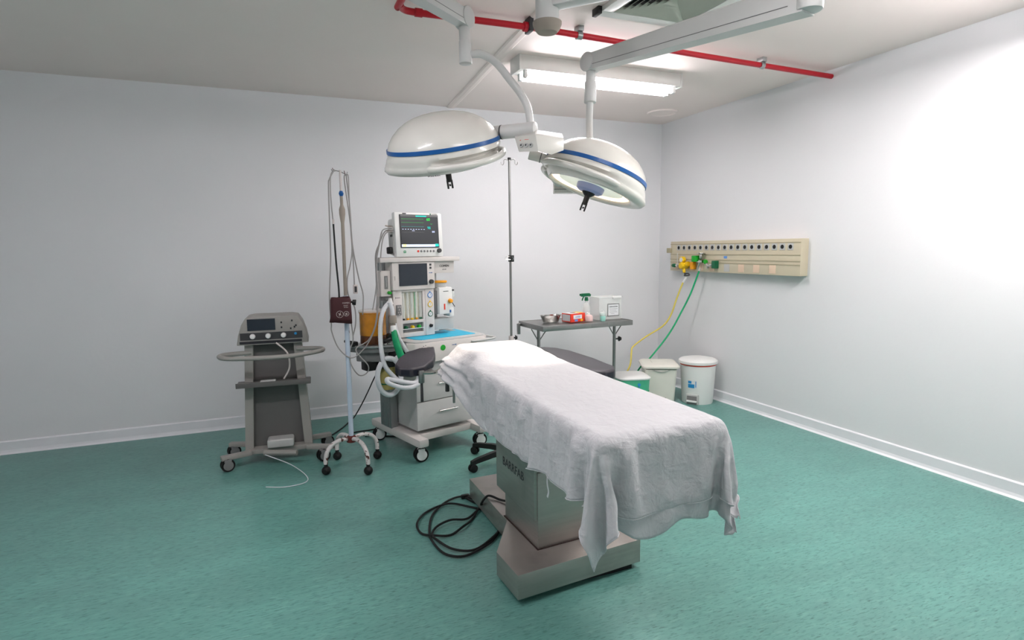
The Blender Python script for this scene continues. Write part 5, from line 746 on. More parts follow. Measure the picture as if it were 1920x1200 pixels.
24,0,-1,1,-1,0,0,0,0,0,0,0,0,-3,1,0,0,-1,1,0,0,-1,0,0,1,-1,0,0,1,-1,0,0,0,1,-1,1,-1,0,0,1,0,0,-1,0,0,0,0,0,-1,-9,8,1,-3,3,0,1,0,1,-2,1,1,-1,0,-1,0,0,
25,-3,0,0,0,0,1,-1,0,0,0,1,-1,0,-1,-1,-1,0,0,-2,4,0,0,-1,0,0,0,0,0,0,0,0,0,-1,1,0,0,0,0,-1,1,0,0,0,0,-1,1,0,-8,7,2,-4,4,-3,1,1,1,-4,3,1,-3,-1,-2,0,1,-1,
22,0,-1,0,0,0,0,1,0,0,0,0,0,-1,0,-2,1,1,-2,2,-7,7,-1,1,-1,0,-1,0,0,0,0,-1,1,0,0,0,0,-1,1,0,0,0,0,1,-1,0,1,-5,6,-1,0,0,1,-2,-1,-3,-1,2,-3,-1,1,1,2,1,0,1,
19,1,0,0,0,1,0,0,-1,-1,1,0,0,1,-2,2,0,0,0,-2,1,-8,9,-1,0,-1,0,0,-1,-1,0,1,-1,0,0,-1,1,0,-1,1,-1,1,1,0,1,1,-2,3,-7,7,-1,1,-3,1,-1,1,-1,1,1,1,0,0,0,-1,-1,-2,
20,0,0,0,-1,0,1,-1,1,1,-1,1,0,0,0,0,0,-1,1,0,0,0,-10,1,0,1,0,1,0,1,0,0,-1,0,-1,0,-2,0,0,-1,0,-1,-2,-1,0,-2,0,2,11,-1,0,3,-1,1,2,-2,2,0,0,-1,1,-7,-5,-4,-3,-2,
21,0,0,-1,-1,0,1,2,-1,0,0,0,1,-1,1,-1,-1,0,-1,1,1,-1,1,-1,0,0,0,-1,0,0,0,0,1,0,0,-1,1,0,0,0,0,0,1,-1,0,1,0,0,0,-1,0,-2,3,0,-2,1,0,0,0,0,-4,2,-1,3,0,1,
23,-1,0,0,-1,-4,1,1,1,1,1,0,1,-1,-1,0,0,0,-1,1,-1,1,0,0,0,0,0,0,0,0,0,0,0,-1,0,1,0,0,0,0,0,0,-1,1,0,0,0,0,-1,1,-2,0,1,-1,2,-1,-2,-2,-1,-2,1,2,4,0,1,-1,
23,0,0,0,-1,-1,-5,2,1,1,1,1,-7,7,0,-1,1,-1,-2,0,2,0,0,0,0,0,0,0,0,0,0,0,-1,1,0,0,0,0,0,0,0,-1,1,0,0,0,0,0,0,-2,2,-1,0,0,-1,0,0,2,-1,0,0,1,0,-1,0,1,
20,-2,5,0,-1,0,-3,-3,3,1,1,-3,-1,-4,9,1,-1,-6,5,-1,-2,2,1,0,0,0,0,0,0,0,-1,0,1,0,0,0,0,0,0,0,-1,1,0,0,0,0,0,0,0,0,-3,3,-2,2,-1,0,1,-1,0,0,1,-1,0,1,0,0,
18,0,-3,6,1,-1,1,-4,-2,1,2,-3,2,-3,-7,2,2,9,-1,1,1,-1,0,0,0,0,0,0,-1,0,1,0,0,0,0,0,0,0,-1,0,1,0,0,0,0,0,0,0,-1,-1,2,-3,1,1,1,0,-1,-1,1,0,0,0,1,-1,1,0,
18,-1,-2,-3,8,1,0,0,-6,1,-1,5,-1,1,-1,2,0,-1,1,0,-1,1,0,0,0,0,0,-1,1,0,0,0,0,0,0,0,-1,0,1,0,0,0,0,0,0,-1,0,1,-1,1,-1,1,0,-2,1,0,-1,1,0,1,0,0,-1,1,-1,0,
18,0,-2,-1,0,5,0,0,1,-8,3,3,1,0,0,-2,0,3,0,0,1,0,-1,0,0,0,0,1,-1,0,0,0,-1,0,0,0,1,0,0,0,0,0,0,0,-1,1,0,-1,1,0,0,0,-1,1,-1,1,0,-1,0,0,0,1,0,0,0,0,
20,0,0,-3,-5,1,6,1,-1,2,-9,-5,14,-1,1,-3,3,-1,0,0,1,0,1,-1,0,0,0,-1,1,0,0,0,0,0,0,0,0,0,0,0,0,0,0,-1,1,0,0,0,0,0,0,0,0,-1,0,0,1,0,0,0,-1,0,1,-1,1,0,
4,5,12,1,-1,-5,-2,2,6,-1,0,0,-10,3,3,5,-2,0,1,0,0,0,0,0,0,0,0,0,0,0,0,0,0,0,0,0,0,0,0,0,0,0,-1,1,0,0,0,0,0,0,0,0,0,0,0,-1,0,1,0,0,0,0,-1,1,0,0,
26,-3,-18,0,3,7,8,0,-2,2,0,1,0,0,-1,-1,0,-1,0,0,0,-1,0,1,0,0,-1,1,0,0,0,-1,1,0,0,0,0,0,0,0,0,-1,1,0,0,0,0,0,0,0,0,0,0,0,0,0,0,0,-1,0,1,0,0,0,-1,1,
-2,-2,21,5,1,0,-4,2,2,-3,3,0,1,0,-1,-1,-1,0,-1,1,-1,1,0,0,0,-1,1,0,0,0,-1,1,0,0,0,0,0,0,0,-1,0,1,0,0,0,0,0,0,0,0,0,-1,1,0,-1,1,0,0,0,0,0,-1,1,0,0,0,
11,9,-5,-6,-3,-3,-1,4,4,10,3,1,-2,0,-1,1,-1,0,0,0,0,0,0,0,0,0,0,0,0,-1,1,0,0,0,0,0,0,0,-1,1,0,0,0,0,0,0,0,0,0,-1,1,0,0,-1,1,0,0,-1,1,0,0,0,0,0,0,0,
19,1,-22,7,4,3,3,3,-3,-3,1,7,1,0,0,-1,1,0,0,0,0,0,0,0,-1,1,0,0,-1,1,0,0,0,0,0,0,0,0,0,0,0,0,0,0,0,0,0,-1,0,1,-1,0,1,0,0,0,0,0,0,0,0,0,0,-1,1,-1,
0,-6,22,1,3,0,-2,0,1,1,0,-10,9,-5,0,2,2,3,0,-1,1,0,0,-1,1,0,0,0,0,0,0,0,0,0,0,0,-1,0,1,0,0,0,0,0,0,0,-1,1,0,0,0,0,-1,1,0,0,-1,1,0,0,0,0,0,1,-1,0,
23,1,-2,1,-2,1,-2,-5,0,0,0,6,-4,6,1,-2,-1,-2,1,1,0,0,-1,1,0,0,0,-1,1,0,0,0,0,0,0,-1,1,0,0,0,0,0,0,0,-1,0,1,0,0,0,0,0,-1,1,0,-1,1,0,0,-1,0,2,-1,0,0,0,
21,3,1,0,-1,-2,2,0,1,-1,1,1,-5,-1,4,-1,-1,0,-1,0,0,0,0,0,0,0,-1,1,0,0,0,0,0,-1,0,1,0,0,0,0,0,0,0,-1,1,0,0,0,0,0,-1,0,1,-1,0,1,0,0,-1,1,0,0,0,0,0,0,
20,2,1,0,1,0,-1,0,-1,0,-1,-1,4,-1,-5,2,1,0,0,0,-1,0,1,0,0,-1,1,0,0,0,0,0,-1,1,0,0,0,0,0,0,0,0,0,1,-1,0,0,0,0,-1,1,0,0,0,0,0,-1,0,1,0,0,-1,1,-1,1,0,
18,2,0,0,0,1,0,0,-1,1,0,0,0,0,0,0,0,-1,1,-1,1,0,0,0,-1,1,0,0,0,0,-1,0,1,0,0,0,0,0,0,0,0,0,0,-1,1,0,0,0,-1,1,0,0,-1,0,1,-1,1,0,0,0,0,0,0,0,-1,0,
23,-2,-1,0,0,1,0,0,1,-1,-1,0,-1,2,-3,3,0,0,0,0,0,0,0,0,0,0,0,0,-1,0,1,0,0,0,0,0,0,0,0,0,-1,0,0,1,0,0,0,0,0,0,0,0,0,0,-1,0,0,0,1,0,0,-1,0,0,-1,1,
23,2,-1,-3,-1,-4,-4,-1,0,0,0,0,1,2,9,-2,0,1,-1,0,-1,1,0,-1,1,0,0,-1,1,0,0,0,0,0,0,0,0,-1,0,0,1,0,0,0,0,0,0,-1,1,0,0,-1,1,0,-1,1,-1,-1,-1,-1,-1,0,1,1,2,1,
0,-8,8,5,4,6,6,2,1,2,1,1,-1,-1,-3,-1,-1,-1,1,0,0,1,-1,1,-1,0,-1,1,0,0,0,0,0,0,0,-1,0,1,0,0,0,0,0,0,0,0,0,0,0,0,-1,1,0,0,-1,-3,0,-1,-2,-1,0,6,-1,0,0,-1,
-5,-1,-5,0,3,-4,-2,-1,-1,-1,3,3,8,7,7,10,1,-1,-1,1,0,0,1,-1,1,-1,0,0,0,0,0,0,-1,0,0,1,0,0,0,0,0,0,0,0,0,0,0,0,0,-1,1,0,-1,0,0,-2,-2,0,0,1,3,-2,0,0,0,1,
-7,6,-1,-2,-2,6,6,4,4,5,-1,0,1,0,0,-6,0,-2,7,2,-2,-11,11,1,0,1,1,0,0,0,-1,0,1,0,-1,0,0,-1,0,0,0,-1,0,0,1,0,1,1,-1,0,0,-7,5,-2,-4,8,1,-2,-1,3,-1,-6,-4,-7,2,-2,
14,3,1,2,0,-1,0,1,0,0,2,1,0,-3,-12,-7,1,5,-8,-1,0,22,-26,-2,2,0,1,2,2,2,3,1,0,-2,0,-1,-1,0,1,0,0,2,0,1,0,1,1,7,-12,-4,7,9,-8,7,-3,-9,9,7,3,-4,-8,-3,-3,1,-7,-5,
22,1,1,-1,0,0,-1,-2,1,-1,2,3,-8,-4,5,5,-2,-2,0,-2,-4,1,2,5,-2,1,0,-3,-2,-2,-2,-1,0,2,2,1,2,2,1,1,-2,-1,0,0,1,2,0,-6,0,-8,-14,2,13,-4,12,-1,-19,4,4,6,8,2,0,0,-1,0,
22,-1,-1,0,0,0,0,2,1,0,-1,-1,3,0,-2,-2,-1,-2,-6,-18,18,-6,16,-1,2,-3,-4,5,0,0,0,1,0,0,-1,1,-1,-1,-1,-6,7,0,1,1,-1,0,-13,7,1,1,-7,-1,-8,-5,7,9,3,-19,2,1,-3,14,10,1,0,0,
16,0,0,1,1,2,1,0,-3,-3,-4,-2,2,0,-2,-2,-2,-12,-2,11,9,4,0,-6,-9,12,3,-4,-1,-3,1,-1,-1,-1,0,-1,-2,-1,-2,13,-5,0,-2,-3,-3,8,-1,5,-2,1,4,-16,-3,4,2,4,6,3,-18,1,3,-10,9,12,6,3,
11,5,3,1,-1,-3,-2,-4,-4,-1,2,-2,-4,-3,-2,-3,-12,22,-9,16,-3,-4,-17,5,10,1,-3,2,2,4,-2,0,0,-1,-1,-2,1,2,-4,-7,0,1,2,1,10,1,-3,-15,26,-1,-4,2,-11,-1,-6,8,5,2,4,-18,0,1,-8,4,9,8,
22,-3,-3,-2,-2,-2,-4,-1,0,-1,-5,-5,-3,-2,-4,0,26,-24,8,12,-7,-14,31,-12,-1,-2,1,-4,-1,0,1,0,1,1,1,1,1,-2,3,-5,2,-1,0,5,1,0,2,-8,7,7,1,-2,-1,-10,-4,-4,12,0,1,6,-12,-3,-3,-7,1,4,
13,-2,-3,-5,-8,1,-1,-3,-2,-4,-3,-3,-2,-2,22,11,-24,8,12,-9,4,2,0,16,-13,-4,0,1,-1,-1,-1,0,-1,1,-1,-1,-1,0,2,5,-1,1,2,1,0,-2,10,-9,-15,22,2,0,1,-3,-13,-1,-6,22,-2,-3,3,-6,-5,-4,-5,-1,
8,-6,-5,-4,2,-7,-3,-2,-3,-1,-2,-1,5,19,-3,-13,5,15,9,-7,-22,20,-1,10,3,-14,1,0,0,-1,0,-1,1,-1,0,2,0,1,0,-1,0,1,1,1,1,-3,-1,0,-12,-1,24,1,-1,1,-3,-19,2,-3,23,0,-1,-1,-4,-7,-6,-3],
[13,12,12,12,12,11,12,11,11,10,11,10,2,1,2,4,5,4,3,3,-3,-4,-1,-1,-1,-1,-1,-1,-1,-1,0,0,1,1,1,2,2,1,1,1,1,2,1,1,2,4,3,-1,-3,-1,0,-1,-1,1,-7,-10,-10,-7,-15,-13,-12,-12,-11,-7,19,-19,
16,0,1,0,0,1,-1,0,0,1,0,0,3,0,0,-1,1,-1,0,0,0,1,-1,1,-1,0,0,0,0,1,-1,1,-1,-1,1,0,0,1,-1,0,0,-1,1,1,0,-1,0,1,0,0,0,0,0,-2,0,0,0,-3,0,-1,0,1,0,-2,-19,26,
16,1,-1,0,1,0,0,0,1,0,0,0,2,0,1,0,-2,2,0,0,-1,0,1,0,0,0,0,0,0,-1,1,-1,0,1,0,0,0,-1,1,0,-1,1,-1,0,1,0,0,0,1,-1,-2,0,1,0,-3,1,1,-3,0,0,-1,1,-1,-1,5,-2,
17,-1,0,0,0,0,2,0,-1,0,0,0,2,2,0,-1,-1,-2,1,2,1,0,-1,0,1,0,0,-1,1,0,0,0,0,0,-1,0,1,0,0,-1,1,-1,1,0,-1,0,0,0,1,0,0,0,0,-3,0,0,0,-2,1,0,0,-2,2,-1,3,-4,
16,0,1,0,-1,1,0,1,0,0,0,0,0,3,0,0,-1,0,0,0,0,0,1,0,0,0,-1,1,-1,1,0,0,0,0,-1,1,0,0,0,0,-1,1,0,0,0,0,0,0,0,0,0,0,-4,1,0,1,-4,3,0,0,0,-2,-2,3,-18,12,
17,0,-1,0,0,0,0,0,1,0,0,1,1,1,0,1,0,-1,2,-1,0,-1,1,0,0,0,0,0,0,0,0,0,0,-1,1,0,0,0,-1,1,0,0,-1,0,0,0,0,1,0,1,-2,1,-1,-2,0,-1,0,0,1,0,-2,1,0,-1,-1,-2,
16,0,0,1,0,-1,0,0,0,1,0,0,1,1,2,0,-2,4,-1,-2,-1,2,0,0,0,-1,0,1,0,0,0,0,0,0,0,0,-1,1,0,0,0,-1,1,0,0,-1,1,-1,1,0,1,0,-1,-3,-1,-2,2,1,-2,0,1,0,2,-6,2,-8,
14,2,1,-1,0,1,-1,0,1,0,1,0,-1,2,1,2,1,-4,1,0,-1,2,0,0,-1,1,0,-1,1,0,-1,0,1,-1,1,0,0,-1,1,0,0,0,-1,1,0,0,-1,1,0,-3,3,0,0,-3,0,-2,0,-2,3,0,0,0,-3,2,-3,-7,
12,2,1,1,1,-1,0,1,-1,1,0,0,1,0,2,1,0,-1,-1,0,2,0,0,-1,1,-1,1,0,0,-1,1,0,-1,2,0,-1,0,0,0,-1,1,0,0,-1,0,0,1,-1,1,0,1,-1,-1,-1,-2,0,-2,2,-2,1,1,0,-3,-5,-4,2,
12,0,2,2,0,0,1,-1,1,-1,0,1,0,0,2,1,0,1,-5,3,2,0,-1,0,1,0,0,0,0,0,0,0,0,0,0,0,0,0,0,0,0,0,0,0,0,0,-1,-1,-3,5,0,0,-3,-2,1,-1,1,-2,1,-2,2,-5,-1,1,0,8,
9,2,1,1,2,2,-1,1,-1,0,1,0,0,0,1,1,2,0,0,-4,4,0,0,0,0,-1,1,0,-1,1,0,0,0,0,0,0,0,0,0,0,0,-1,1,-1,0,0,1,0,0,-1,1,-2,-2,1,-2,1,-1,0,-2,4,-6,0,0,-1,9,-19,
10,-1,1,1,2,1,2,0,0,0,0,0,1,0,1,1,2,0,1,0,-1,0,0,0,-1,1,-1,1,0,0,0,0,0,0,0,0,-1,1,-1,1,0,0,-1,0,1,0,-2,2,0,-6,4,-2,0,0,0,-1,0,-3,5,-5,-1,0,0,2,-7,-5,
9,1,-1,1,0,2,2,1,1,1,-1,0,1,1,-1,2,1,1,0,0,0,0,-1,1,0,0,0,-1,1,0,0,-1,0,0,0,0,1,-1,1,0,-1,1,0,0,0,0,0,0,-1,0,-1,-2,0,0,-1,-1,-3,5,-5,0,1,-1,-1,0,-3,1,
9,0,1,-1,1,0,2,2,2,0,0,0,-1,3,-1,0,3,1,0,-1,1,-1,1,0,0,-1,0,1,0,0,-1,1,0,0,0,0,-1,1,0,0,0,0,-3,1,1,1,0,0,0,0,-2,-3,0,0,0,-3,3,-2,0,-2,-1,0,0,0,-1,0,
10,-1,0,0,0,0,0,2,1,3,2,0,0,-2,2,0,-1,4,1,1,-1,1,-5,3,0,1,0,0,0,0,0,-1,2,0,-1,0,0,-1,1,0,0,0,1,-1,-4,3,0,0,0,-1,-1,-2,1,-1,-2,4,-4,-5,-3,0,0,3,2,-2,0,-2,
9,1,-1,1,-1,0,0,-1,2,1,3,2,0,0,0,0,0,0,5,0,0,0,-3,2,0,1,-1,0,0,0,1,1,-2,1,0,-1,0,0,-1,2,0,0,0,-1,1,-4,4,0,-6,5,-3,-1,-7,5,-1,-5,1,0,1,1,1,-2,-4,-1,-2,0,
2,2,2,1,2,0,-1,0,0,1,1,3,4,0,-1,1,1,0,-2,6,0,-12,12,-3,-1,2,1,0,0,0,0,-2,2,0,0,0,0,0,-1,0,1,-4,4,0,1,-2,-1,-5,7,-1,-6,-4,0,0,1,1,-3,-1,-2,-2,-2,-1,2,0,1,-1,
1,-1,1,1,0,2,1,2,1,-1,0,2,1,5,0,0,4,-2,-3,2,-8,14,-4,-4,6,-1,0,-1,0,0,-1,4,-2,-2,0,-1,0,1,4,-4,-4,7,-2,1,0,1,-7,7,2,-5,-10,1,7,-7,-4,0,0,-1,0,3,0,0,-2,0,-1,1,
2,0,0,0,1,0,1,1,0,2,-1,0,2,1,7,2,0,0,-2,-1,5,-4,-3,6,-7,1,1,1,1,0,1,-2,0,0,0,0,0,-2,-4,1,6,-7,-1,1,-2,-2,6,-7,2,4,3,2,-9,-1,1,-1,-1,0,0,-2,0,1,0,0,1,-1,
1,0,0,0,0,1,1,-1,1,0,2,-1,0,-1,0,-4,1,8,4,-8,-4,5,6,-4,3,-2,0,1,-1,0,0,-1,0,0,-1,0,-1,0,1,0,-3,3,0,-2,-1,1,-4,-1,0,2,-3,3,-1,3,1,-1,1,0,0,-1,1,-1,1,-1,0,0,
2,0,-1,-1,-1,0,0,0,0,1,0,0,-1,3,2,0,5,-10,-4,1,7,-5,-2,-1,0,1,0,-1,-1,0,1,2,0,0,-1,0,0,0,-1,0,0,0,0,1,1,0,-1,8,-4,0,0,1,2,-6,0,1,0,1,2,1,-2,0,-1,1,-1,0,
2,0,1,0,0,0,-1,-1,-1,0,-1,-2,3,-1,0,8,-7,0,3,-2,-3,1,0,1,0,0,0,2,3,0,-1,-3,-1,-1,1,0,0,0,0,0,0,0,0,-1,0,0,2,-3,1,2,0,1,-1,1,-1,0,-1,0,-3,1,0,0,0,0,0,1,
-1,0,0,0,1,-1,1,1,1,-3,0,3,-1,0,-1,-6,9,2,-2,-5,2,0,0,0,0,0,0,-1,-2,-1,0,2,1,1,-1,0,0,0,0,0,0,0,0,0,1,0,-1,0,2,-1,2,-2,0,0,0,-1,0,0,0,-1,0,0,0,0,1,-1,
-3,1,-1,1,-1,1,-1,0,0,2,2,1,0,-9,-1,6,1,-4,9,-3,-1,0,0,-1,0,0,0,-1,0,1,0,0,0,0,1,0,0,0,0,0,0,0,0,0,-1,1,0,0,1,-2,6,-5,0,0,0,0,1,-1,0,-2,1,-1,1,0,0,0,
-2,-1,1,-1,1,0,0,1,0,0,0,0,0,7,-1,-2,-15,17,-6,1,1,-1,0,0,0,0,0,0,0,0,0,0,0,0,0,1,-1,0,0,0,0,0,0,0,0,-1,1,0,0,0,1,-2,1,0,0,1,-1,0,0,1,-1,0,0,-1,0,0,
-2,1,-1,1,-1,0,1,-1,0,0,0,0,-1,2,-6,-1,14,-6,-7,11,-7,6,-3,1,-1,0,0,0,0,0,0,0,0,0,1,-1,0,0,0,0,0,0,0,0,0,0,-1,1,-1,2,-1,2,-1,0,0,-1,0,1,0,-1,0,0,0,0,0,0,
-2,0,0,0,0,0,-1,0,0,1,-1,0,0,1,8,3,-4,-6,0,1,1,-1,3,-4,1,0,0,0,0,0,0,0,0,0,-1,0,1,0,0,0,0,0,0,0,0,0,0,0,-2,2,0,-1,1,0,0,0,0,0,0,0,0,0,0,0,0,0,
-2,-1,0,0,0,-1,1,0,0,-1,1,-1,1,0,-3,2,3,0,1,-3,8,-9,5,0,-1,0,0,0,0,0,0,0,0,0,0,0,0,0,0,0,0,0,0,0,0,0,0,-1,1,0,0,1,-1,-1,1,0,1,-1,0,0,0,1,-1,0,0,0,
-4,1,0,0,0,1,-1,1,-1,0,0,0,0,-1,4,1,-3,-2,7,-5,2,0,0,0,0,0,0,0,0,0,0,0,0,0,1,0,-1,1,-1,0,0,0,0,0,0,0,0,0,0,0,1,-1,1,0,-1,0,0,0,1,0,0,-1,1,0,-1,1,
-2,-1,1,0,0,0,1,-1,0,1,-1,1,0,1,-1,-3,0,6,-2,0,0,0,0,0,0,0,0,0,0,0,0,0,0,0,0,-1,3,-2,0,0,0,0,0,0,0,0,1,-1,0,1,-1,0,0,0,0,1,-1,0,0,0,0,1,-1,0,1,-1,
-2,1,0,-1,1,-1,0,0,1,0,0,0,-1,0,1,0,-1,1,0,1,-1,1,0,0,0,0,0,0,0,0,0,0,0,0,-1,2,-2,0,1,0,0,0,0,0,0,0,1,-1,0,0,0,1,-1,1,0,-1,0,1,-1,1,0,-1,1,0,-1,0,
-2,0,0,0,0,1,-1,1,0,-1,1,-1,1,0,-1,1,-3,3,1,0,0,0,-1,1,0,0,0,0,0,0,0,0,0,0,0,-1,0,1,0,0,0,0,0,0,0,0,1,0,-1,0,0,0,1,-1,0,1,0,-1,1,-1,0,1,-1,0,1,0,
-1,-1,0,0,0,0,0,0,0,0,0,1,-1,0,1,0,2,-2,1,0,-2,2,-2,2,0,0,0,1,-1,0,0,0,0,0,0,0,0,0,0,0,0,0,0,0,0,0,0,0,0,1,-1,0,1,0,0,-1,1,0,-1,1,0,-1,1,0,-1,0,
-2,0,0,1,-1,0,0,0,-1,1,0,0,1,-1,0,1,1,0,0,0,-1,2,-2,0,1,0,0,0,0,0,0,0,0,0,0,0,0,0,0,0,0,0,0,0,0,1,-2,1,0,0,1,0,-1,1,0,0,-1,1,0,-1,1,0,-1,0,0,1,
-2,1,0,-1,1,-1,0,0,0,0,0,0,-1,1,-1,1,-1,4,-1,1,-2,1,0,0,0,0,0,-1,1,0,0,0,0,0,0,0,0,0,0,0,0,0,0,0,0,-1,0,1,0,0,0,0,1,-1,1,0,0,-1,1,0,-1,0,1,0,0,-1,
-1,0,-1,1,-1,1,0,0,0,0,-1,0,1,0,-1,0,5,-2,-4,1,3,-1,-1,1,0,0,0,0,0,0,0,0,0,0,0,0,0,0,0,0,0,0,0,0,0,0,0,0,0,0,0,0,0,1,-1,0,1,0,-1,0,1,0,-1,0,1,0,
0,-1,1,-1,1,-1,0,0,1,-1,1,0,0,-3,3,0,-2,-3,11,-5,-1,0,0,0,0,0,0,0,0,1,0,-1,1,-1,1,1,-2,1,-1,0,0,0,0,0,0,0,-1,1,0,0,1,0,0,-1,1,0,-1,1,0,0,-1,0,1,0,-1,1,
-1,0,0,1,-1,1,1,-1,-1,1,0,0,0,3,-1,-1,-4,6,-3,0,0,0,0,0,0,0,0,1,0,-1,1,-1,0,0,1,-3,4,-2,0,0,0,0,0,0,0,0,0,0,0,1,-1,1,0,0,-1,1,0,-1,0,0,1,0,-1,1,0,-1,
0,0,0,0,0,0,-1,1,0,0,-1,0,0,-2,1,0,6,-6,0,2,0,0,0,0,0,0,0,0,-1,3,-1,-1,0,0,0,0,0,0,0,0,0,0,0,0,1,-1,0,0,0,0,1,-1,0,1,0,-1,0,1,0,0,-1,1,0,-1,0,1,
0,0,0,0,1,0,0,0,1,-2,1,0,0,2,-1,0,-2,0,-1,1,-1,0,1,0,0,0,0,-1,4,-5,2,0,0,0,0,1,-1,0,0,1,-1,0,0,0,0,0,0,-1,1,0,0,1,0,-1,0,0,1,-1,0,1,0,-1,0,1,0,-1,
1,1,-1,0,0,0,0,-1,0,2,-1,0,0,0,-1,0,1,0,-2,1,0,0,0,0,0,0,0,0,-3,5,-3,1,0,0,-1,1,-1,0,2,-1,0,0,0,0,-1,1,0,0,1,-1,0,0,1,0,0,0,-1,1,0,-1,0,1,0,-1,0,1,
1,-1,1,0,0,-2,1,1,0,-1,1,0,0,0,0,0,-1,-1,2,-1,0,0,0,0,0,0,0,0,0,-3,2,1,-1,1,-1,1,-1,2,0,-2,1,0,0,0,0,0,0,0,0,0,1,0,-1,0,1,0,0,-1,1,0,0,-1,0,1,0,-1,
0,0,0,-1,0,2,-1,0,0,0,0,0,-1,0,1,0,-4,6,-1,-1,0,0,0,0,0,0,0,0,0,0,-1,1,0,0,0,-1,1,0,-2,2,0,0,0,0,0,0,0,1,-1,0,0,0,1,0,-1,0,1,0,-1,0,1,0,0,-1,1,0,
0,0,0,0,0,0,0,0,0,-1,0,0,1,-1,-2,-1,6,-4,2,1,-1,0,0,0,0,0,0,0,0,0,0,0,0,0,0,0,0,-1,1,0,0,0,0,0,0,0,0,0,0,1,-1,1,-1,1,0,0,-1,0,1,0,-1,0,1,0,-1,1,
0,0,0,1,-1,0,1,-1,0,2,-1,-2,0,0,2,1,-2,-3,4,-1,0,0,0,0,0,0,0,0,1,0,-1,0,0,0,0,0,0,0,0,0,0,0,0,0,0,0,0,0,0,0,0,0,1,-1,0,0,1,0,-1,0,1,0,-1,0,1,-1,
1,0,0,-1,1,0,-1,1,0,-1,1,2,-1,1,0,-7,1,9,-5,-2,1,1,-1,0,0,0,0,0,0,-1,1,0,0,0,0,0,0,0,0,0,0,0,0,0,0,0,0,0,0,0,0,1,-1,1,0,0,-1,0,1,0,-1,0,1,0,-1,0,
1,0,0,0,0,0,0,0,-1,1,0,-1,1,-1,0,7,-3,-5,-5,12,-6,0,1,-1,0,0,0,0,0,2,0,-1,-1,0,0,0,0,0,0,0,0,0,0,0,0,0,0,0,0,0,1,-1,1,-1,0,0,1,0,-1,0,1,0,-1,0,1,0,
-2,0,0,0,0,-1,1,-1,1,0,-1,1,0,0,-1,1,-5,0,14,-8,2,-1,0,0,0,0,0,0,0,-2,0,2,1,0,-1,0,0,0,0,0,0,0,0,0,1,-1,0,0,0,0,0,0,0,0,1,0,-1,0,1,0,-1,0,1,0,-1,0,
-3,1,0,0,0,1,-1,1,-1,0,1,-1,0,0,1,-1,9,-2,-7,-2,4,0,0,1,-1,0,0,0,0,2,1,-1,-3,1,0,1,-1,0,0,0,0,0,0,0,-1,1,0,0,0,0,0,1,0,0,-1,0,1,0,-1,0,0,1,-1,0,1,0,
-1,0,-1,1,-1,0,1,-1,1,0,-1,1,-1,1,0,-1,0,-2,2,1,1,1,-1,0,0,0,1,-1,1,-2,1,0,0,1,-1,1,-1,0,0,0,0,0,0,0,0,0,0,0,0,0,0,0,0,0,1,0,-1,0,0,0,1,-1,0,1,-1,0,
-2,0,0,0,1,-1,0,0,0,0,0,0,1,-1,0,1,-3,8,-4,0,0,1,-2,2,-1,0,0,0,-1,0,-1,2,0,0,0,1,-1,2,-2,0,0,0,0,0,0,0,0,0,0,0,1,-1,1,0,-1,0,1,0,0,0,-1,0,1,-1,0,1,
-3,0,0,0,0,0,0,1,0,-1,0,0,-1,2,0,0,3,-2,-1,1,3,-2,0,1,0,-1,-1,1,0,1,0,-2,1,-1,1,0,1,-1,0,0,0,0,0,0,0,0,0,0,0,0,0,1,-1,0,1,0,-1,0,0,0,1,0,-1,0,1,-1,
-2,-1,0,0,0,0,0,0,-1,1,1,-1,0,-2,1,1,1,0,1,2,-1,-1,2,-1,1,0,0,-1,-1,0,-1,1,2,-1,1,-1,2,-4,3,-1,0,0,0,0,0,0,0,0,0,0,0,0,1,0,-1,1,0,0,0,0,-1,0,0,1,-1,0,
-2,-1,1,-1,0,1,0,-1,1,0,-1,0,0,2,0,0,-1,1,1,0,-1,1,-1,1,1,-1,0,1,0,-1,1,-1,0,0,0,-2,-1,4,-1,0,0,0,0,0,0,0,0,0,0,0,0,0,0,0,1,-1,0,0,0,0,0,1,0,-1,0,1,
-2,0,0,1,0,0,-1,1,0,-1,1,-1,1,-1,0,0,-1,2,1,0,0,-1,1,1,-2,0,3,-1,-2,1,-1,2,-1,0,-1,0,1,-1,0,1,0,0,0,0,0,0,0,0,0,0,0,0,0,1,-1,1,0,-1,0,0,1,-1,0,0,1,-1,
-1,1,-1,0,0,0,1,-1,0,0,0,1,0,0,-1,-1,2,-1,1,-1,2,-1,0,0,-2,4,-1,-2,1,1,3,-5,1,0,1,-1,0,0,0,0,0,0,0,0,0,0,0,0,0,0,0,1,0,-1,0,0,0,0,0,1,-1,0,0,1,-1,0,
-1,1,0,0,0,0,-1,1,0,0,0,1,-1,1,0,0,-1,0,0,0,0,0,1,-2,1,1,-2,0,4,1,-7,2,2,-2,2,0,-1,0,0,0,0,0,0,0,0,0,0,0,0,0,1,0,-1,0,0,0,0,1,0,-1,1,-1,1,-1,1,0,
0,0,0,0,0,0,1,0,-1,1,0,0,0,-1,0,0,0,0,0,0,0,0,0,-1,2,-2,-2,5,0,-5,4,-1,0,0,-1,0,1,0,0,0,0,0,0,0,0,0,1,-1,0,-1,1,0,0,0,0,0,0,0,0,1,-1,1,-1,1,-1,0,
1,-1,1,0,0,0,-1,0,1,0,-1,0,1,0,-1,0,0,-1,1,0,-2,2,0,-1,1,-1,2,1,-4,0,3,-1,0,0,0,0,0,0,0,0,0,0,0,0,0,0,-1,0,1,-1,1,1,0,0,0,-1,0,0,1,-1,0,0,1,-1,0,1,
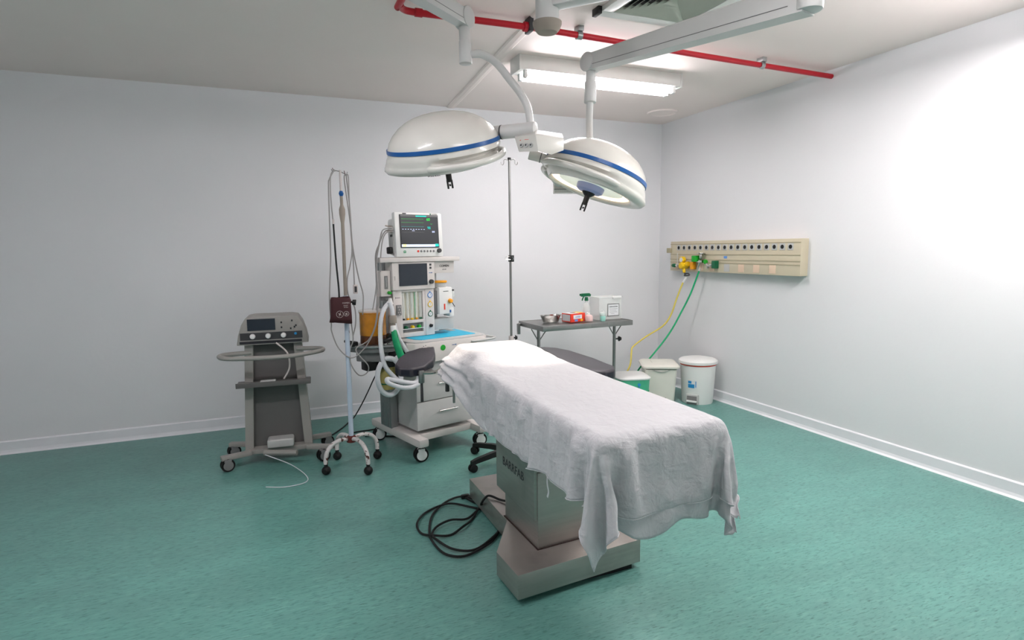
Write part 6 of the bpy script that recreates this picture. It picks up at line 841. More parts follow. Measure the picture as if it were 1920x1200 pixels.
0,1,0,-1,0,0,1,0,-1,0,1,-1,0,0,1,-1,0,0,0,1,-1,0,0,0,-1,0,2,-4,0,4,-1,0,-1,1,-1,1,0,0,0,0,0,0,0,0,0,0,0,1,-1,0,0,0,0,0,0,0,1,0,-1,0,1,0,-1,1,0,-1,
0,0,0,0,0,0,0,-1,1,0,0,0,0,-1,-1,2,0,-1,1,0,-1,1,0,-1,1,1,-2,2,2,-1,-3,2,-1,0,0,0,0,0,0,0,0,0,0,0,0,0,0,-1,1,-2,2,1,0,-1,1,0,-1,0,1,0,-1,0,1,-1,0,1,
0,-1,0,1,0,-1,0,1,0,-1,0,1,0,0,0,-1,0,1,-1,1,1,-1,0,0,0,-1,0,-1,-1,0,2,0,0,1,0,0,0,0,0,0,0,0,0,0,0,0,0,0,0,-1,1,0,0,1,-1,0,1,0,-1,0,1,0,-1,1,0,-1,
-1,1,-1,0,0,1,-1,0,0,1,0,0,0,0,0,0,0,-1,1,1,-1,0,-1,1,0,0,0,0,0,0,-1,1,0,0,0,0,0,0,0,0,0,0,0,3,-2,-1,0,1,-2,3,-1,0,-1,0,1,0,-1,0,1,0,-1,1,0,-1,0,1,
-1,0,1,-1,0,0,0,0,0,0,0,0,0,1,0,-1,1,0,0,1,-1,0,0,0,0,0,0,0,0,0,0,0,0,0,0,0,1,-1,0,1,-1,3,2,-7,5,-2,0,-2,3,-4,3,-1,1,0,-1,0,1,0,-1,1,0,-1,0,1,0,-1,
-1,0,0,0,0,0,1,-1,0,0,0,0,-1,0,1,1,-1,1,0,1,-2,1,0,0,0,0,0,0,0,0,1,-1,0,0,0,2,-1,-1,0,0,0,1,-1,4,-8,8,-5,1,0,1,0,-1,1,0,0,0,-1,1,0,-1,0,1,0,-1,0,1,
-1,0,0,1,-1,0,-1,1,0,0,0,-1,1,0,0,0,1,0,0,1,-1,0,0,0,0,0,0,0,0,2,-2,0,0,0,0,1,-3,3,-1,1,-1,-1,-3,3,1,0,1,-1,1,-1,0,-1,1,0,0,1,0,-1,0,1,0,-1,0,0,1,-1,
0,-1,0,0,1,0,0,-1,0,0,0,0,0,0,0,0,0,0,0,1,0,0,0,0,0,1,-1,0,2,-4,2,0,0,0,0,-1,1,0,0,-1,2,-4,5,-6,5,0,-1,1,-3,4,-2,-1,1,1,0,-1,0,1,0,-1,0,1,0,0,-1,1,
-1,1,-1,0,0,-1,1,1,-1,0,0,0,0,0,1,0,0,-1,1,0,0,0,0,0,0,0,0,0,-2,4,-3,1,0,0,0,-1,2,-1,0,0,0,1,-1,3,0,-7,6,-2,1,-2,2,-1,1,-1,0,0,1,-1,1,0,0,-1,0,0,1,-1,
0,-1,1,-1,0,1,0,-1,1,0,-1,1,0,0,0,1,-3,2,0,0,0,0,0,0,0,1,0,-1,1,-1,1,-1,0,0,0,-1,0,0,1,-1,0,0,-2,0,-1,2,0,4,-1,-1,1,0,-1,0,1,0,-1,1,-1,0,1,0,0,0,0,0,
0,0,0,0,0,0,-1,1,0,-1,1,0,0,0,-2,0,3,-3,2,0,0,0,0,0,0,0,-1,2,-1,-2,1,1,0,0,0,0,0,0,0,0,0,0,0,1,0,0,0,-1,-3,6,-7,8,-2,-1,-1,1,0,-1,1,0,-1,0,1,0,-1,0,
-1,1,0,0,0,0,0,0,0,0,0,0,0,-1,2,-1,-3,5,-2,-1,1,0,0,0,0,-2,3,-1,-1,1,0,0,0,0,0,0,0,0,1,-1,0,1,0,-2,0,0,0,-1,4,-6,7,-3,-1,2,0,0,0,0,-1,0,1,0,-1,1,0,0,
0,0,0,0,0,0,0,0,0,0,0,0,0,-1,-1,0,3,-2,0,2,-1,0,1,-1,0,0,-1,0,1,0,0,0,0,0,0,0,0,0,0,2,1,-1,0,0,-1,0,-1,0,-1,0,1,-3,4,0,0,-1,0,1,0,0,-1,1,0,-1,0,1,
0,0,0,0,0,0,1,-1,0,1,-1,0,0,1,0,0,-1,-2,3,-1,0,0,0,1,0,0,-1,0,0,0,0,0,0,0,0,0,0,0,-1,0,-1,1,-2,2,1,0,0,0,1,0,-2,4,-3,0,0,0,1,-1,0,1,0,-1,0,1,0,-1,
0,0,0,0,0,0,0,0,0,0,0,0,0,1,0,-1,1,-1,-1,1,0,1,0,-2,2,-1,2,0,-1,0,-1,0,0,0,0,0,0,0,0,-1,1,-1,5,1,-1,-1,-2,-2,0,4,-2,0,-1,0,1,0,-1,1,0,-1,0,1,0,-1,1,0,
1,-1,0,1,-1,0,0,1,-1,0,1,0,-1,0,0,1,-1,1,-1,0,0,0,-2,3,0,-1,-2,0,2,-1,1,0,0,0,0,0,0,0,0,1,0,2,-1,-7,0,1,2,3,-1,2,-5,4,-1,1,-1,0,1,-1,0,1,0,-1,1,0,-1,0,
0,1,-1,0,1,-1,0,0,1,-1,0,0,1,-1,0,0,0,1,-1,0,0,0,3,0,-4,2,1,0,-2,0,0,0,0,0,0,0,0,0,0,-1,0,-2,-3,10,1,0,0,-2,0,-8,8,-3,1,-1,1,0,-1,1,0,-1,1,0,-1,0,1,0,
0,0,1,-1,0,1,-1,0,0,1,-1,0,0,0,0,0,0,0,0,0,0,-1,-1,-1,1,0,0,0,1,1,0,0,0,0,0,0,0,0,0,0,0,1,2,-4,-2,-1,-1,1,0,8,-6,2,0,1,-1,0,1,-1,0,1,-1,0,1,0,-1,1,
0,0,0,0,0,0,0,0,-1,0,0,0,0,0,0,0,0,0,1,0,0,0,0,0,1,1,0,-1,0,-1,0,0,0,0,0,0,0,0,0,0,0,-2,0,-1,1,1,3,1,1,-7,5,-2,0,0,1,0,-1,1,0,-1,1,0,0,0,0,-1,
-1,-1,0,0,0,0,1,-1,1,0,0,0,0,0,0,0,0,1,0,0,0,1,0,0,-1,-2,1,2,-2,2,-1,1,-1,0,0,1,-1,0,0,0,0,1,-1,-1,1,0,-2,-1,-1,3,1,-3,4,0,-1,0,1,-1,1,0,-1,1,-1,1,0,0,
-1,1,-1,0,0,0,0,0,0,0,0,0,-1,1,0,0,0,0,0,1,0,1,-2,-1,1,3,0,-4,5,-1,-2,0,0,1,-1,0,0,1,-1,1,-2,0,1,0,0,0,0,1,1,-1,-2,4,-3,0,0,1,-1,0,0,1,0,-1,2,-1,-1,1,
0,-1,-1,1,0,-1,0,1,0,0,0,0,0,-1,0,1,-1,3,-1,1,-1,1,0,2,0,-2,-4,7,-2,-4,5,-2,-1,0,0,0,0,0,0,1,2,-1,-2,1,-1,0,0,-1,0,0,0,1,1,-1,0,0,0,1,-1,0,1,0,-1,0,1,0,
0,0,-1,0,0,0,0,0,0,0,0,-1,0,1,0,-1,2,-3,2,1,0,2,-1,0,-2,-2,7,-6,2,-1,2,-1,0,0,0,-1,1,-1,2,-2,1,0,1,-2,2,-1,0,0,-1,1,0,1,-1,1,0,0,0,-1,1,-1,0,1,0,0,0,-1,
-1,1,0,-1,0,0,0,0,0,0,0,0,1,-1,-1,1,-2,1,2,0,-1,1,2,-5,1,6,-6,1,-1,2,1,0,-1,0,0,0,0,0,-1,1,1,0,-3,3,-1,1,-1,0,1,-1,0,0,-1,1,1,-1,1,0,-1,1,0,0,0,0,0,0,
0,-1,1,0,0,0,0,0,0,-1,0,1,-1,1,1,-1,2,-1,-1,-1,1,0,-4,3,5,-5,-1,2,-3,7,-7,3,0,0,0,0,0,0,1,1,-5,0,5,-3,0,0,3,-1,-2,2,-1,0,1,0,0,0,-1,0,1,0,0,-1,0,0,1,0,
-1,1,0,1,0,0,0,-1,0,1,0,0,0,-1,0,0,0,-1,2,-1,1,-2,1,4,-5,-2,3,-1,4,-6,2,0,1,0,0,0,0,0,1,-4,3,2,-4,4,-2,1,-3,3,0,-3,2,1,-1,1,-1,1,0,0,0,0,-1,1,0,0,0,1,
1,-2,2,-1,0,1,0,0,0,0,0,0,0,1,-1,1,-2,4,-4,-1,1,-2,2,-1,-2,3,0,2,-2,-1,3,-3,1,0,0,0,0,0,-2,3,-1,0,0,1,2,-4,3,-3,3,-2,0,0,0,0,1,0,0,0,0,0,0,0,0,0,0,0,
0,1,0,0,0,0,0,0,0,0,0,0,1,0,0,-1,1,-2,0,1,-1,-1,1,-2,2,0,1,1,-5,6,-3,-1,2,-1,0,0,0,1,-1,-1,1,0,0,0,-2,6,-6,1,2,1,-2,0,1,0,-1,0,1,0,0,0,0,1,-1,1,0,-1,
1,1,-1,1,-1,0,0,0,0,0,0,0,0,0,0,0,1,-2,2,-2,0,-1,1,0,1,0,-1,-1,1,-2,2,0,0,-1,1,1,-1,-1,3,-2,1,-2,1,0,-1,1,1,1,-4,5,-4,2,-1,1,0,0,-1,2,-1,0,1,-1,0,1,-1,1,
1,0,0,0,0,0,0,1,-1,0,1,-1,0,0,0,0,0,1,-4,4,-2,0,0,-1,0,0,1,-2,5,-4,0,1,0,0,0,0,0,1,-3,4,-3,2,-1,0,0,0,2,-4,1,1,0,1,0,0,0,-1,1,0,0,0,0,0,1,-1,1,-1,
1,0,0,0,0,0,0,-1,1,0,-1,1,0,-1,1,-1,0,-2,4,-2,0,0,0,1,-1,1,-1,0,-2,4,-3,2,-2,2,-1,0,0,0,0,-1,2,-2,4,-6,6,-3,-2,4,-3,-1,6,-4,1,-1,1,0,1,-1,0,1,0,0,1,-1,-1,1,
1,0,0,-1,1,0,-1,1,0,-1,1,0,-1,0,-1,1,-1,4,-6,2,2,0,0,-1,0,-1,0,0,0,-1,2,-1,1,0,0,0,0,0,0,0,0,-1,0,4,-6,-1,3,1,0,0,1,-4,7,-3,0,2,-2,-1,2,0,0,1,-2,1,0,-1,
1,0,0,0,0,0,0,0,0,0,0,-1,0,-2,1,0,0,0,1,0,0,1,-1,1,0,0,-1,0,0,0,-1,1,0,-1,2,-1,0,-1,1,-1,1,0,0,-1,1,3,-1,-2,0,2,-2,0,1,-1,2,-1,0,3,-1,-2,3,-2,0,-1,1,0,
1,-1,1,0,0,0,0,0,-1,0,-1,1,-4,2,0,0,1,-1,1,1,1,2,-1,-1,-1,0,1,-1,0,0,0,0,0,0,-1,0,1,0,0,0,-1,2,-3,1,1,0,-2,0,5,-4,-3,11,-7,1,0,0,3,-3,0,4,-4,1,0,0,-1,1,
1,0,-1,1,0,0,-1,-1,1,0,0,-3,2,1,0,0,-1,1,3,-3,2,2,-1,0,-1,-2,-1,2,-1,0,1,0,0,0,-1,0,0,1,-1,0,-1,0,2,-2,1,-1,1,2,-2,-3,5,-1,-2,2,1,2,-3,2,2,-4,1,-1,0,1,0,-1,
2,-1,0,0,0,-2,2,0,-1,-1,-1,2,1,0,-2,1,1,-1,2,-5,7,-1,0,1,-2,-1,0,-1,1,0,-1,0,1,-1,1,0,-1,-1,3,-1,0,0,-1,1,0,-2,3,-3,-1,2,4,-6,6,2,-3,-2,3,0,-2,0,-1,0,1,-1,1,0,
2,-1,1,0,-1,1,-1,0,0,1,-1,0,1,0,0,0,-1,1,-1,5,-2,0,-1,0,1,-1,0,-1,0,0,0,0,-1,1,0,-1,0,0,-2,2,0,0,0,0,0,-1,-1,1,1,1,-1,-7,6,-4,7,2,-2,-1,-1,0,1,0,0,0,-1,1,
2,1,0,-1,0,-1,1,-1,1,-1,3,-1,-1,0,3,-1,0,-1,-6,0,8,-2,1,0,0,0,0,0,-1,0,0,0,0,0,-1,1,0,-1,0,0,1,0,0,0,0,0,0,0,-2,4,-13,19,-15,10,-5,0,1,-1,1,0,-1,1,-1,1,0,0,
3,0,0,0,-1,0,-1,2,-1,1,0,1,1,0,0,0,-3,-3,7,-6,0,4,1,-1,0,2,-1,0,0,0,-1,0,-1,0,1,-1,1,0,0,-1,0,1,0,0,0,1,0,0,-1,-5,17,-19,3,5,-3,0,0,0,-1,1,1,-1,1,-1,1,-1,
3,1,-1,1,-1,0,0,-1,1,0,0,0,1,0,0,0,3,0,-12,4,1,3,2,-1,2,-1,1,0,0,-1,0,0,0,0,0,1,-1,1,-1,0,0,0,2,-1,0,0,-1,-1,2,11,-22,0,19,-14,6,-3,-1,0,1,0,-1,1,-1,1,-1,1,
3,0,1,-1,1,0,-1,1,-1,1,-1,0,0,0,-1,0,-4,0,12,2,-13,3,3,0,0,2,0,0,-1,0,1,0,1,-1,0,-1,1,-1,1,0,-1,0,-2,3,0,0,-1,1,10,-11,-3,10,-12,6,-5,0,0,1,0,-1,1,0,1,-1,1,-1,
3,0,0,0,0,0,0,-1,0,0,0,1,0,-1,0,-1,4,-1,-8,7,12,-16,6,0,1,1,0,1,0,1,0,0,0,1,-1,0,0,0,0,0,0,-1,0,-2,2,0,-1,7,-13,4,0,-2,-2,-6,8,1,0,0,-1,1,0,-1,0,0,0,0,
3,1,-1,0,1,-1,0,0,1,-1,0,0,-1,0,0,0,-1,-1,0,-4,2,20,-14,2,1,0,2,0,2,1,0,0,0,-1,1,0,0,1,0,0,0,-1,0,-1,-3,0,2,-7,12,-14,5,-9,-4,14,-9,0,0,0,1,2,-1,2,-1,0,0,0,
3,0,1,0,0,0,-1,0,-1,0,-1,0,1,0,0,1,-1,-3,4,0,-3,4,15,-1,0,-1,-1,0,0,-1,0,0,0,1,0,1,0,0,1,0,0,1,0,1,2,-1,3,-1,-31,-1,-1,4,15,-13,3,4,-1,0,-1,-2,2,-1,1,0,0,0,
4,0,-1,1,0,0,0,-2,0,-1,2,-1,0,0,0,0,-2,6,0,-1,-4,0,1,4,-1,1,1,0,0,0,0,0,0,0,0,0,-1,0,-1,0,0,0,-1,0,-1,1,0,-2,-1,4,3,1,-10,0,6,-5,1,-1,1,-1,-2,0,0,1,-1,1,
5,-1,1,-1,0,3,-2,0,-2,0,-1,0,0,0,0,-1,4,-3,-7,2,6,-1,-3,-1,0,1,-1,0,0,-1,0,0,0,0,0,0,1,0,0,0,0,0,1,1,0,-1,-2,2,3,-6,-1,-1,1,10,-5,0,0,0,-1,0,1,-1,-1,0,1,-1,
5,0,0,0,0,-1,4,-2,-1,0,0,0,-2,-3,0,1,-2,-4,13,0,-5,0,-1,-1,0,-1,0,0,0,2,-1,0,-1,0,0,0,0,0,0,0,0,0,0,-1,0,1,0,1,1,5,-6,3,2,-9,-1,3,-1,1,0,1,-1,0,0,0,-1,1,
7,0,-3,0,0,1,0,2,0,-1,-1,1,-1,2,-6,-2,0,9,-10,-5,12,-10,4,0,1,-1,0,0,0,-1,1,0,1,0,0,0,0,0,0,0,0,0,0,0,0,0,1,-1,1,1,5,-10,-3,8,1,-3,0,-1,1,-1,0,0,1,-1,0,0,
7,-1,2,-3,0,-1,1,2,0,-1,-1,-2,2,1,4,-1,0,-17,1,8,-2,4,-3,-1,1,0,0,0,2,0,0,0,0,0,-1,-1,0,0,0,0,0,0,0,0,0,0,1,-1,3,-9,5,9,-2,-10,3,0,0,1,-1,0,0,0,0,0,0,-1,
6,0,0,1,-2,0,-1,0,4,-1,0,0,-2,0,-1,-2,-5,9,-6,2,-5,3,0,1,-1,0,0,0,-1,-1,0,1,0,-1,1,1,0,0,0,0,0,0,0,0,0,0,1,-1,-2,1,-5,4,-2,8,-5,0,0,0,0,0,0,0,0,0,0,1,
5,1,0,1,-1,-1,0,0,-1,4,-2,-2,1,-1,-9,-2,-1,6,4,-2,1,-1,-1,2,-1,0,0,1,-2,2,-1,-1,0,2,0,-1,0,0,0,0,0,0,0,0,0,0,0,-1,1,0,-1,0,0,0,-1,0,1,0,0,0,0,0,0,0,0,0,
6,-1,0,1,2,0,-2,-1,0,0,4,1,-9,-2,7,5,-7,-6,6,-1,-1,-3,2,-1,0,0,0,-1,1,-1,1,0,1,-1,-1,3,0,-1,-1,0,0,0,0,0,0,0,1,-1,0,1,-2,0,-1,-3,6,0,-1,-1,0,0,0,1,-1,0,1,-1,
5,1,-2,0,2,1,1,0,-3,0,0,3,8,-2,-1,-8,4,-2,-4,-2,-1,-2,2,-1,0,1,0,0,0,0,0,0,-1,0,3,-1,-1,-1,1,0,0,0,0,0,0,0,0,0,0,0,0,-2,3,0,-2,0,0,1,0,0,0,-1,0,1,-1,0,
3,0,-1,0,0,0,0,1,3,-2,-1,0,-1,-1,-1,-2,1,2,0,-1,0,3,-3,-1,2,-1,0,0,0,0,0,0,0,1,-3,-1,1,2,0,0,0,0,0,0,0,1,-1,-1,0,1,0,-1,-1,2,-1,0,1,-1,0,0,0,1,0,-1,0,1,
2,-1,-3,0,0,0,1,1,1,1,2,-1,-3,2,-1,-2,0,0,1,0,0,0,0,1,-2,1,0,0,0,0,0,0,0,-1,1,0,0,0,0,0,0,0,0,0,0,0,0,0,0,2,-2,-2,3,-1,0,0,-1,0,0,1,0,-1,0,1,0,-1,
2,2,-2,1,0,0,1,-1,-1,1,-1,0,-3,2,-5,2,2,0,-1,1,0,2,-2,-1,1,0,0,0,0,0,0,0,0,0,0,0,0,0,0,0,0,0,0,0,0,0,0,0,0,-2,6,-6,2,-3,2,0,0,1,0,-1,0,1,0,-1,1,0,
0,-2,-1,-1,0,0,0,-1,-1,0,0,1,7,-4,5,3,-2,-2,-2,-1,0,1,0,0,0,0,0,0,0,0,0,0,0,0,0,0,0,0,0,0,0,0,0,0,0,0,0,0,0,0,-3,8,-6,3,-2,0,0,-1,0,1,0,-1,0,1,-1,0,
-9,0,9,0,-2,-3,-2,0,1,0,0,-3,1,-6,1,2,4,5,0,1,0,1,0,0,0,0,0,0,0,0,0,0,0,0,0,0,0,0,0,0,0,0,0,0,0,0,0,0,1,-2,0,-1,5,-2,-2,1,0,0,0,0,0,0,0,-1,0,1,
-2,-4,0,0,-1,3,-3,0,-1,0,-1,3,0,13,-5,-6,-1,-1,4,1,0,1,0,1,0,-1,0,0,0,0,0,0,0,0,0,0,0,0,0,0,0,0,0,0,0,0,0,0,-1,1,2,-6,0,5,-1,-1,1,0,0,-1,0,0,0,0,1,-1,
-10,4,0,0,0,-1,2,1,1,0,0,0,1,-12,10,6,-3,-2,1,0,2,0,0,0,-1,2,-1,0,0,0,0,0,0,0,0,0,0,0,0,0,0,0,0,0,0,0,0,0,-1,2,-3,4,-1,-1,-1,1,-1,1,0,0,0,-1,1,0,-1,0,
-6,1,0,0,2,-1,1,0,0,1,1,0,0,3,-12,4,6,1,-3,0,3,0,-1,-1,2,-2,1,0,0,0,0,0,0,0,0,0,0,0,0,0,0,0,1,-1,0,0,1,-1,0,-1,4,-1,1,-7,5,-1,0,0,0,0,-1,1,-1,0,1,0,
-4,0,0,0,0,1,0,0,1,-1,1,-1,0,4,-2,-1,0,3,2,-3,-2,1,1,1,-2,2,-1,0,0,0,0,0,0,0,0,0,0,0,0,0,0,0,-1,3,-1,-2,1,0,-1,2,-2,0,-3,7,-3,0,0,0,0,-1,1,-1,1,0,-1,0,
-5,-1,1,0,0,2,1,-1,-1,1,-1,0,0,3,12,-10,1,-3,1,2,-3,1,0,-1,2,-2,1,0,0,0,0,0,0,0,0,0,0,0,0,0,0,1,0,-3,3,-1,0,0,0,-1,1,-1,1,1,-2,1,1,-1,0,0,-1,1,0,0,0,0,
-7,1,-1,1,1,-1,-1,1,0,-1,0,0,0,1,4,8,-3,0,-1,-2,-1,1,0,1,-1,0,0,0,0,0,0,0,0,0,0,0,0,0,0,0,0,-1,1,2,-2,0,-1,1,-1,1,-1,0,1,-1,2,0,-1,0,0,0,1,0,-1,0,0,0,
-2,1,-3,-1,-1,0,1,0,1,0,0,1,1,0,-1,1,0,1,0,1,-2,1,1,-1,1,0,0,0,0,0,0,0,0,0,0,0,0,0,0,0,0,0,-1,-1,0,2,0,0,-1,2,1,1,-1,-2,-2,-1,1,0,0,0,0,2,1,0,0,0,
-1,0,2,0,-1,1,0,1,-1,1,-1,-1,-3,-1,-1,3,0,2,1,1,-3,0,3,-1,-1,1,0,-1,0,0,0,1,0,1,0,0,0,1,0,0,0,0,0,0,0,-1,-3,1,0,-6,3,2,-2,-3,5,0,0,1,0,0,0,1,-1,0,1,0,
-1,0,1,0,0,-2,-1,-1,-1,-2,0,-2,1,0,-1,-3,1,-2,3,5,12,-25,7,2,2,1,1,2,0,1,0,-1,0,-2,0,-1,0,-2,0,-1,0,0,0,0,0,1,0,7,3,1,-10,-5,3,0,-2,6,2,1,1,2,0,-2,0,2,-1,1,
-5,-1,0,-1,-1,0,0,-1,0,1,0,1,-1,-3,-4,-1,0,3,2,0,0,18,-28,0,0,0,0,0,1,-1,0,0,0,1,-1,0,0,0,0,1,-1,0,0,0,0,0,0,3,3,0,4,-1,-3,3,0,-1,3,2,4,2,2,0,2,-1,1,0,
-11,0,0,0,2,0,0,0,1,-1,0,-1,-5,0,4,6,4,3,1,1,-20,0,2,11,-5,3,0,-7,-3,-2,0,-1,0,0,2,2,1,3,4,2,-4,-2,0,0,1,5,2,-12,0,-1,-1,1,2,-1,3,-1,-1,1,-1,2,3,1,0,1,0,0,
-11,1,0,1,-1,1,0,-1,-1,0,-1,1,5,3,0,-1,-2,0,-2,-10,2,-2,18,-7,4,-7,-4,8,2,3,0,0,0,0,-1,-1,-1,-3,-3,-7,8,2,1,1,0,-4,-10,4,1,2,0,-1,-2,0,1,1,0,-1,1,0,0,3,3,1,0,1,
-7,-1,0,0,0,-1,0,0,0,-1,1,-1,0,0,1,-1,1,-5,-2,-2,3,2,-2,-5,-1,4,2,-2,-1,-2,0,1,-1,0,0,-1,0,1,-2,5,-2,0,-1,-1,0,2,0,3,0,0,2,0,0,-1,1,2,-1,0,0,0,0,-1,1,2,3,2,
-3,-2,-1,-2,-1,0,-1,1,-1,1,-1,0,1,0,0,0,-4,2,-9,2,5,-7,3,-2,-2,0,0,0,0,1,0,0,0,0,-1,0,0,0,1,0,-1,1,0,0,0,0,0,1,7,-2,-2,1,0,0,-1,2,2,0,-1,0,-1,1,-1,0,2,1,
-10,0,-1,0,1,-1,1,-1,1,-1,1,1,0,0,1,-6,2,-5,-1,-1,5,5,-2,-9,0,-1,1,-1,1,-1,0,0,0,0,0,1,0,-1,0,0,1,-1,0,1,1,0,1,-3,7,0,0,-1,0,0,0,-1,3,0,1,-1,0,0,0,-1,0,0,
-12,1,0,1,0,0,0,1,0,1,0,1,1,1,-9,2,-1,-5,0,5,-2,1,-7,11,-10,0,-1,0,0,0,0,0,0,0,1,-1,0,1,-1,1,-1,0,1,0,0,0,6,-1,-3,5,-1,-1,1,0,-1,-1,-1,5,-1,0,0,0,-1,1,-1,0,
-10,0,0,0,0,2,0,1,1,0,1,1,-2,-9,2,3,-6,-3,4,-2,5,-8,0,4,3,-8,0,1,-1,1,-1,0,0,0,0,1,-1,0,1,-1,0,1,-1,1,0,-1,0,0,2,3,2,0,-1,0,0,-1,0,-1,5,0,0,-1,1,-1,0,0]]
NX, NY = 66, 134
q_ = np.array(CLOTH_STEPS).reshape(3, NY, NX).transpose(1, 2, 0)
q_ = np.cumsum(np.cumsum(q_, axis=0), axis=1)
V = np.array([0.85, 1.54, 0.47]) + q_ / 1250
for _ in range(2):
    W_ = V.copy(); W_[1:-1, 1:-1] = .4 * V[1:-1, 1:-1] + .15 * (V[2:, 1:-1] + V[:-2, 1:-1] + V[1:-1, 2:] + V[1:-1, :-2]); V = W_
# towards the head end the hanging side is gathered up over the rail
gy = np.clip((V[:, :, 1] - 2.72) / .62, 0, 1); gy = gy * gy * (3 - 2 * gy) * .62
lf = np.clip((1.0 - V[:, :, 0]) / .04, 0, 1) * (V[:, :, 2] < .87)
V[:, :, 2] += gy * lf * (.87 - V[:, :, 2]); V[:, :, 0] -= gy * lf * .018 * np.sin(np.arange(NX) * 1.1)[None, :]
ii, jj_ = np.meshgrid(np.arange(NX), np.arange(NY)); V[:, :, 2] -= .062 * np.clip(1 - ii / 13, 0, 1) * np.clip(1 - jj_ / 13, 0, 1)
SH = thing('sheet', 'white cotton sheet draped over the operating table with a pointed hanging corner', 'sheet', (1.23, 2.5, .87))
def grid(V_, name, thick=.0016):
    ny, nx = V_.shape[:2]; bm = bmesh.new()
    vs = [bm.verts.new(V_[j, i] - np.array(SH.location)) for j in range(ny) for i in range(nx)]
    for jj in range(ny - 1):
        for i in range(nx - 1): bm.faces.new((vs[jj * nx + i], vs[jj * nx + i + 1], vs[(jj + 1) * nx + i + 1], vs[(jj + 1) * nx + i]))
    me = bpy.data.meshes.new(name); bm.to_mesh(me); bm.free(); me.materials.append(CLOTH)
    for p_ in me.polygons: p_.use_smooth = True
    o = bpy.data.objects.new(name, me); COL.objects.link(o); o.parent = SH
    m = o.modifiers.new('sub', 'SUBSURF'); m.levels = 1; m.render_levels = 1
    m = o.modifiers.new('sol', 'SOLIDIFY'); m.thickness = thick; m.offset = 0
    return o
grid(V, 'upper_layer')
def hem_strip(V_, name, n_=None):
    pass
# hem stitched along the edges
hem = MB(); edge = [V[0, i] for i in range(NX)] + [V[jj, 0] for jj in range(NY)][::-1]
hem.tube([tuple(V[0, i]) for i in range(NX)], .0018, 6, smooth=False); hem.tube([tuple(V[jj, 0]) for jj in range(0, NY)], .0018, 6, smooth=False)
hem.build('hem', CLOTH, SH, world=True)
# the sheet lies double: the under layer shows below the near hem
Vn = V[:17, 15:].copy(); wgt = (1 - np.arange(17) / 16)[:, None]
xs = np.linspace(0, 1, Vn.shape[1])[None, :]
drop = (.072 + .008 * np.sin(xs * 9) + .012 * np.sin(xs * 23 + 1)) * wgt * np.clip(xs * 5, 0, 1)
Vn[:, :, 2] -= drop; Vn[:, :, 1] += .008 + .006 * np.sin(xs * 14) * wgt; Vn[:, :, 2] -= .003
grid(Vn, 'under_layer', .001)
ph = V[40, 0]
MB().tube([(ph[0] + .002, ph[1], ph[2] + .01), (ph[0] - .001, ph[1] - .005, ph[2] - .03), (ph[0] + .002, ph[1] - .01, ph[2] - .06), (ph[0], ph[1] - .004, ph[2] - .085)], .006, 6, flat=.25).build('tie_tape', CLOTH, SH, world=True)

# arm boards clamped to the table rails
t = thing('arm_board', 'short dark padded arm board clamped at the far left corner of the operating table', 'arm board', (.82, 3.42, .78))
def pad_prism(poly, th, m1, m2, t, bev=.012):
    n = len(poly); cx = Vector((0, 0, 0))
    mb = MB(); top = [mb.bm.verts.new(p_) for p_ in poly]; bot = [mb.bm.verts.new(Vector(p_) - Vector((0, 0, th))) for p_ in poly]
    fs = [mb.bm.faces.new(top), mb.bm.faces.new(bot[::-1])]
    for k in range(n):
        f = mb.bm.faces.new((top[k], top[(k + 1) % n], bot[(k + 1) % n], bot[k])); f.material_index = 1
    bmesh.ops.bevel(mb.bm, geom=mb.bm.edges[:], offset=bev, segments=3, affect='EDGES', profile=.6)
    return mb.build('pad', [m1, m2], t, world=True, ang=50)
pad_prism([(.655, 3.45, .828), (.70, 3.53, .855), (.765, 3.615, .872), (.86, 3.66, .878), (.965, 3.70, .878), (.945, 3.60, .85), (.905, 3.50, .828), (.83, 3.405, .812), (.74, 3.375, .808), (.67, 3.40, .815)], .055, PAD, PADSIDE, t)
MB().tube([(.965, 3.37, .805), (.93, 3.37, .80), (.89, 3.36, .782), (.855, 3.36, .776), (.80, 3.38, .776)], .009, 10).build('support_rod', CHROME, t, world=True)
MB().cyl((.80, 3.385, .715), (.80, 3.385, .79), .018, seg=18, bev=.002).build('clamp_socket', STEELB, t, world=True)
MB().cyl((.80, 3.385, .725), (.80, 3.385, .68), .008, seg=12).cyl((.80, 3.385, .685), (.80, 3.385, .60), .0085, .0095, seg=12, bev=.002).build('clamp_handle', DARKG, t, world=True)
MB().box((.83, 3.45, .775), (.10, .14, .012), bev=.003).build('pad_bracket', STEELB, t, world=True)
t = thing('rail_clamp', 'steel rail clamp with two hanging handles at the far left corner of the table', 'clamp', (.955, 3.26, .80))
MB().bx(.935, .972, 3.22, 3.27, .77, .815, .004).build('clamp_block', STEELB, t, world=True)
MB().cyl((.925, 3.27, .80), (.925, 3.27, .755), .007, seg=10).cyl((.925, 3.27, .76), (.925, 3.27, .675), .011, .013, seg=12, bev=.003).bx(.92, .95, 3.262, 3.278, .785, .80, .002).build('handle', DARKG, t, world=True)
MB().tube([(.95, 3.225, .80), (.945, 3.21, .74), (.945, 3.205, .62)], .0075, 10).build('lever', STEELB, t, world=True)
t = thing('arm_board', 'long dark grey padded arm board on the right side of the operating table', 'arm board', (1.62, 3.1, .80))
P_ = []
for (x, y) in ((1.545, 2.66), (1.61, 2.64), (1.69, 2.67), (1.735, 2.75), (1.745, 3.0), (1.74, 3.3), (1.72, 3.43), (1.66, 3.50), (1.58, 3.50), (1.53, 3.42), (1.535, 3.2), (1.54, 2.9)): P_.append((x, y, .853))
pad_prism(P_, .055, PAD, PADSIDE, t, .014)
MB().bx(1.58, 1.70, 2.76, 3.42, .782, .80, .003).build('board', STEELB, t, world=True)
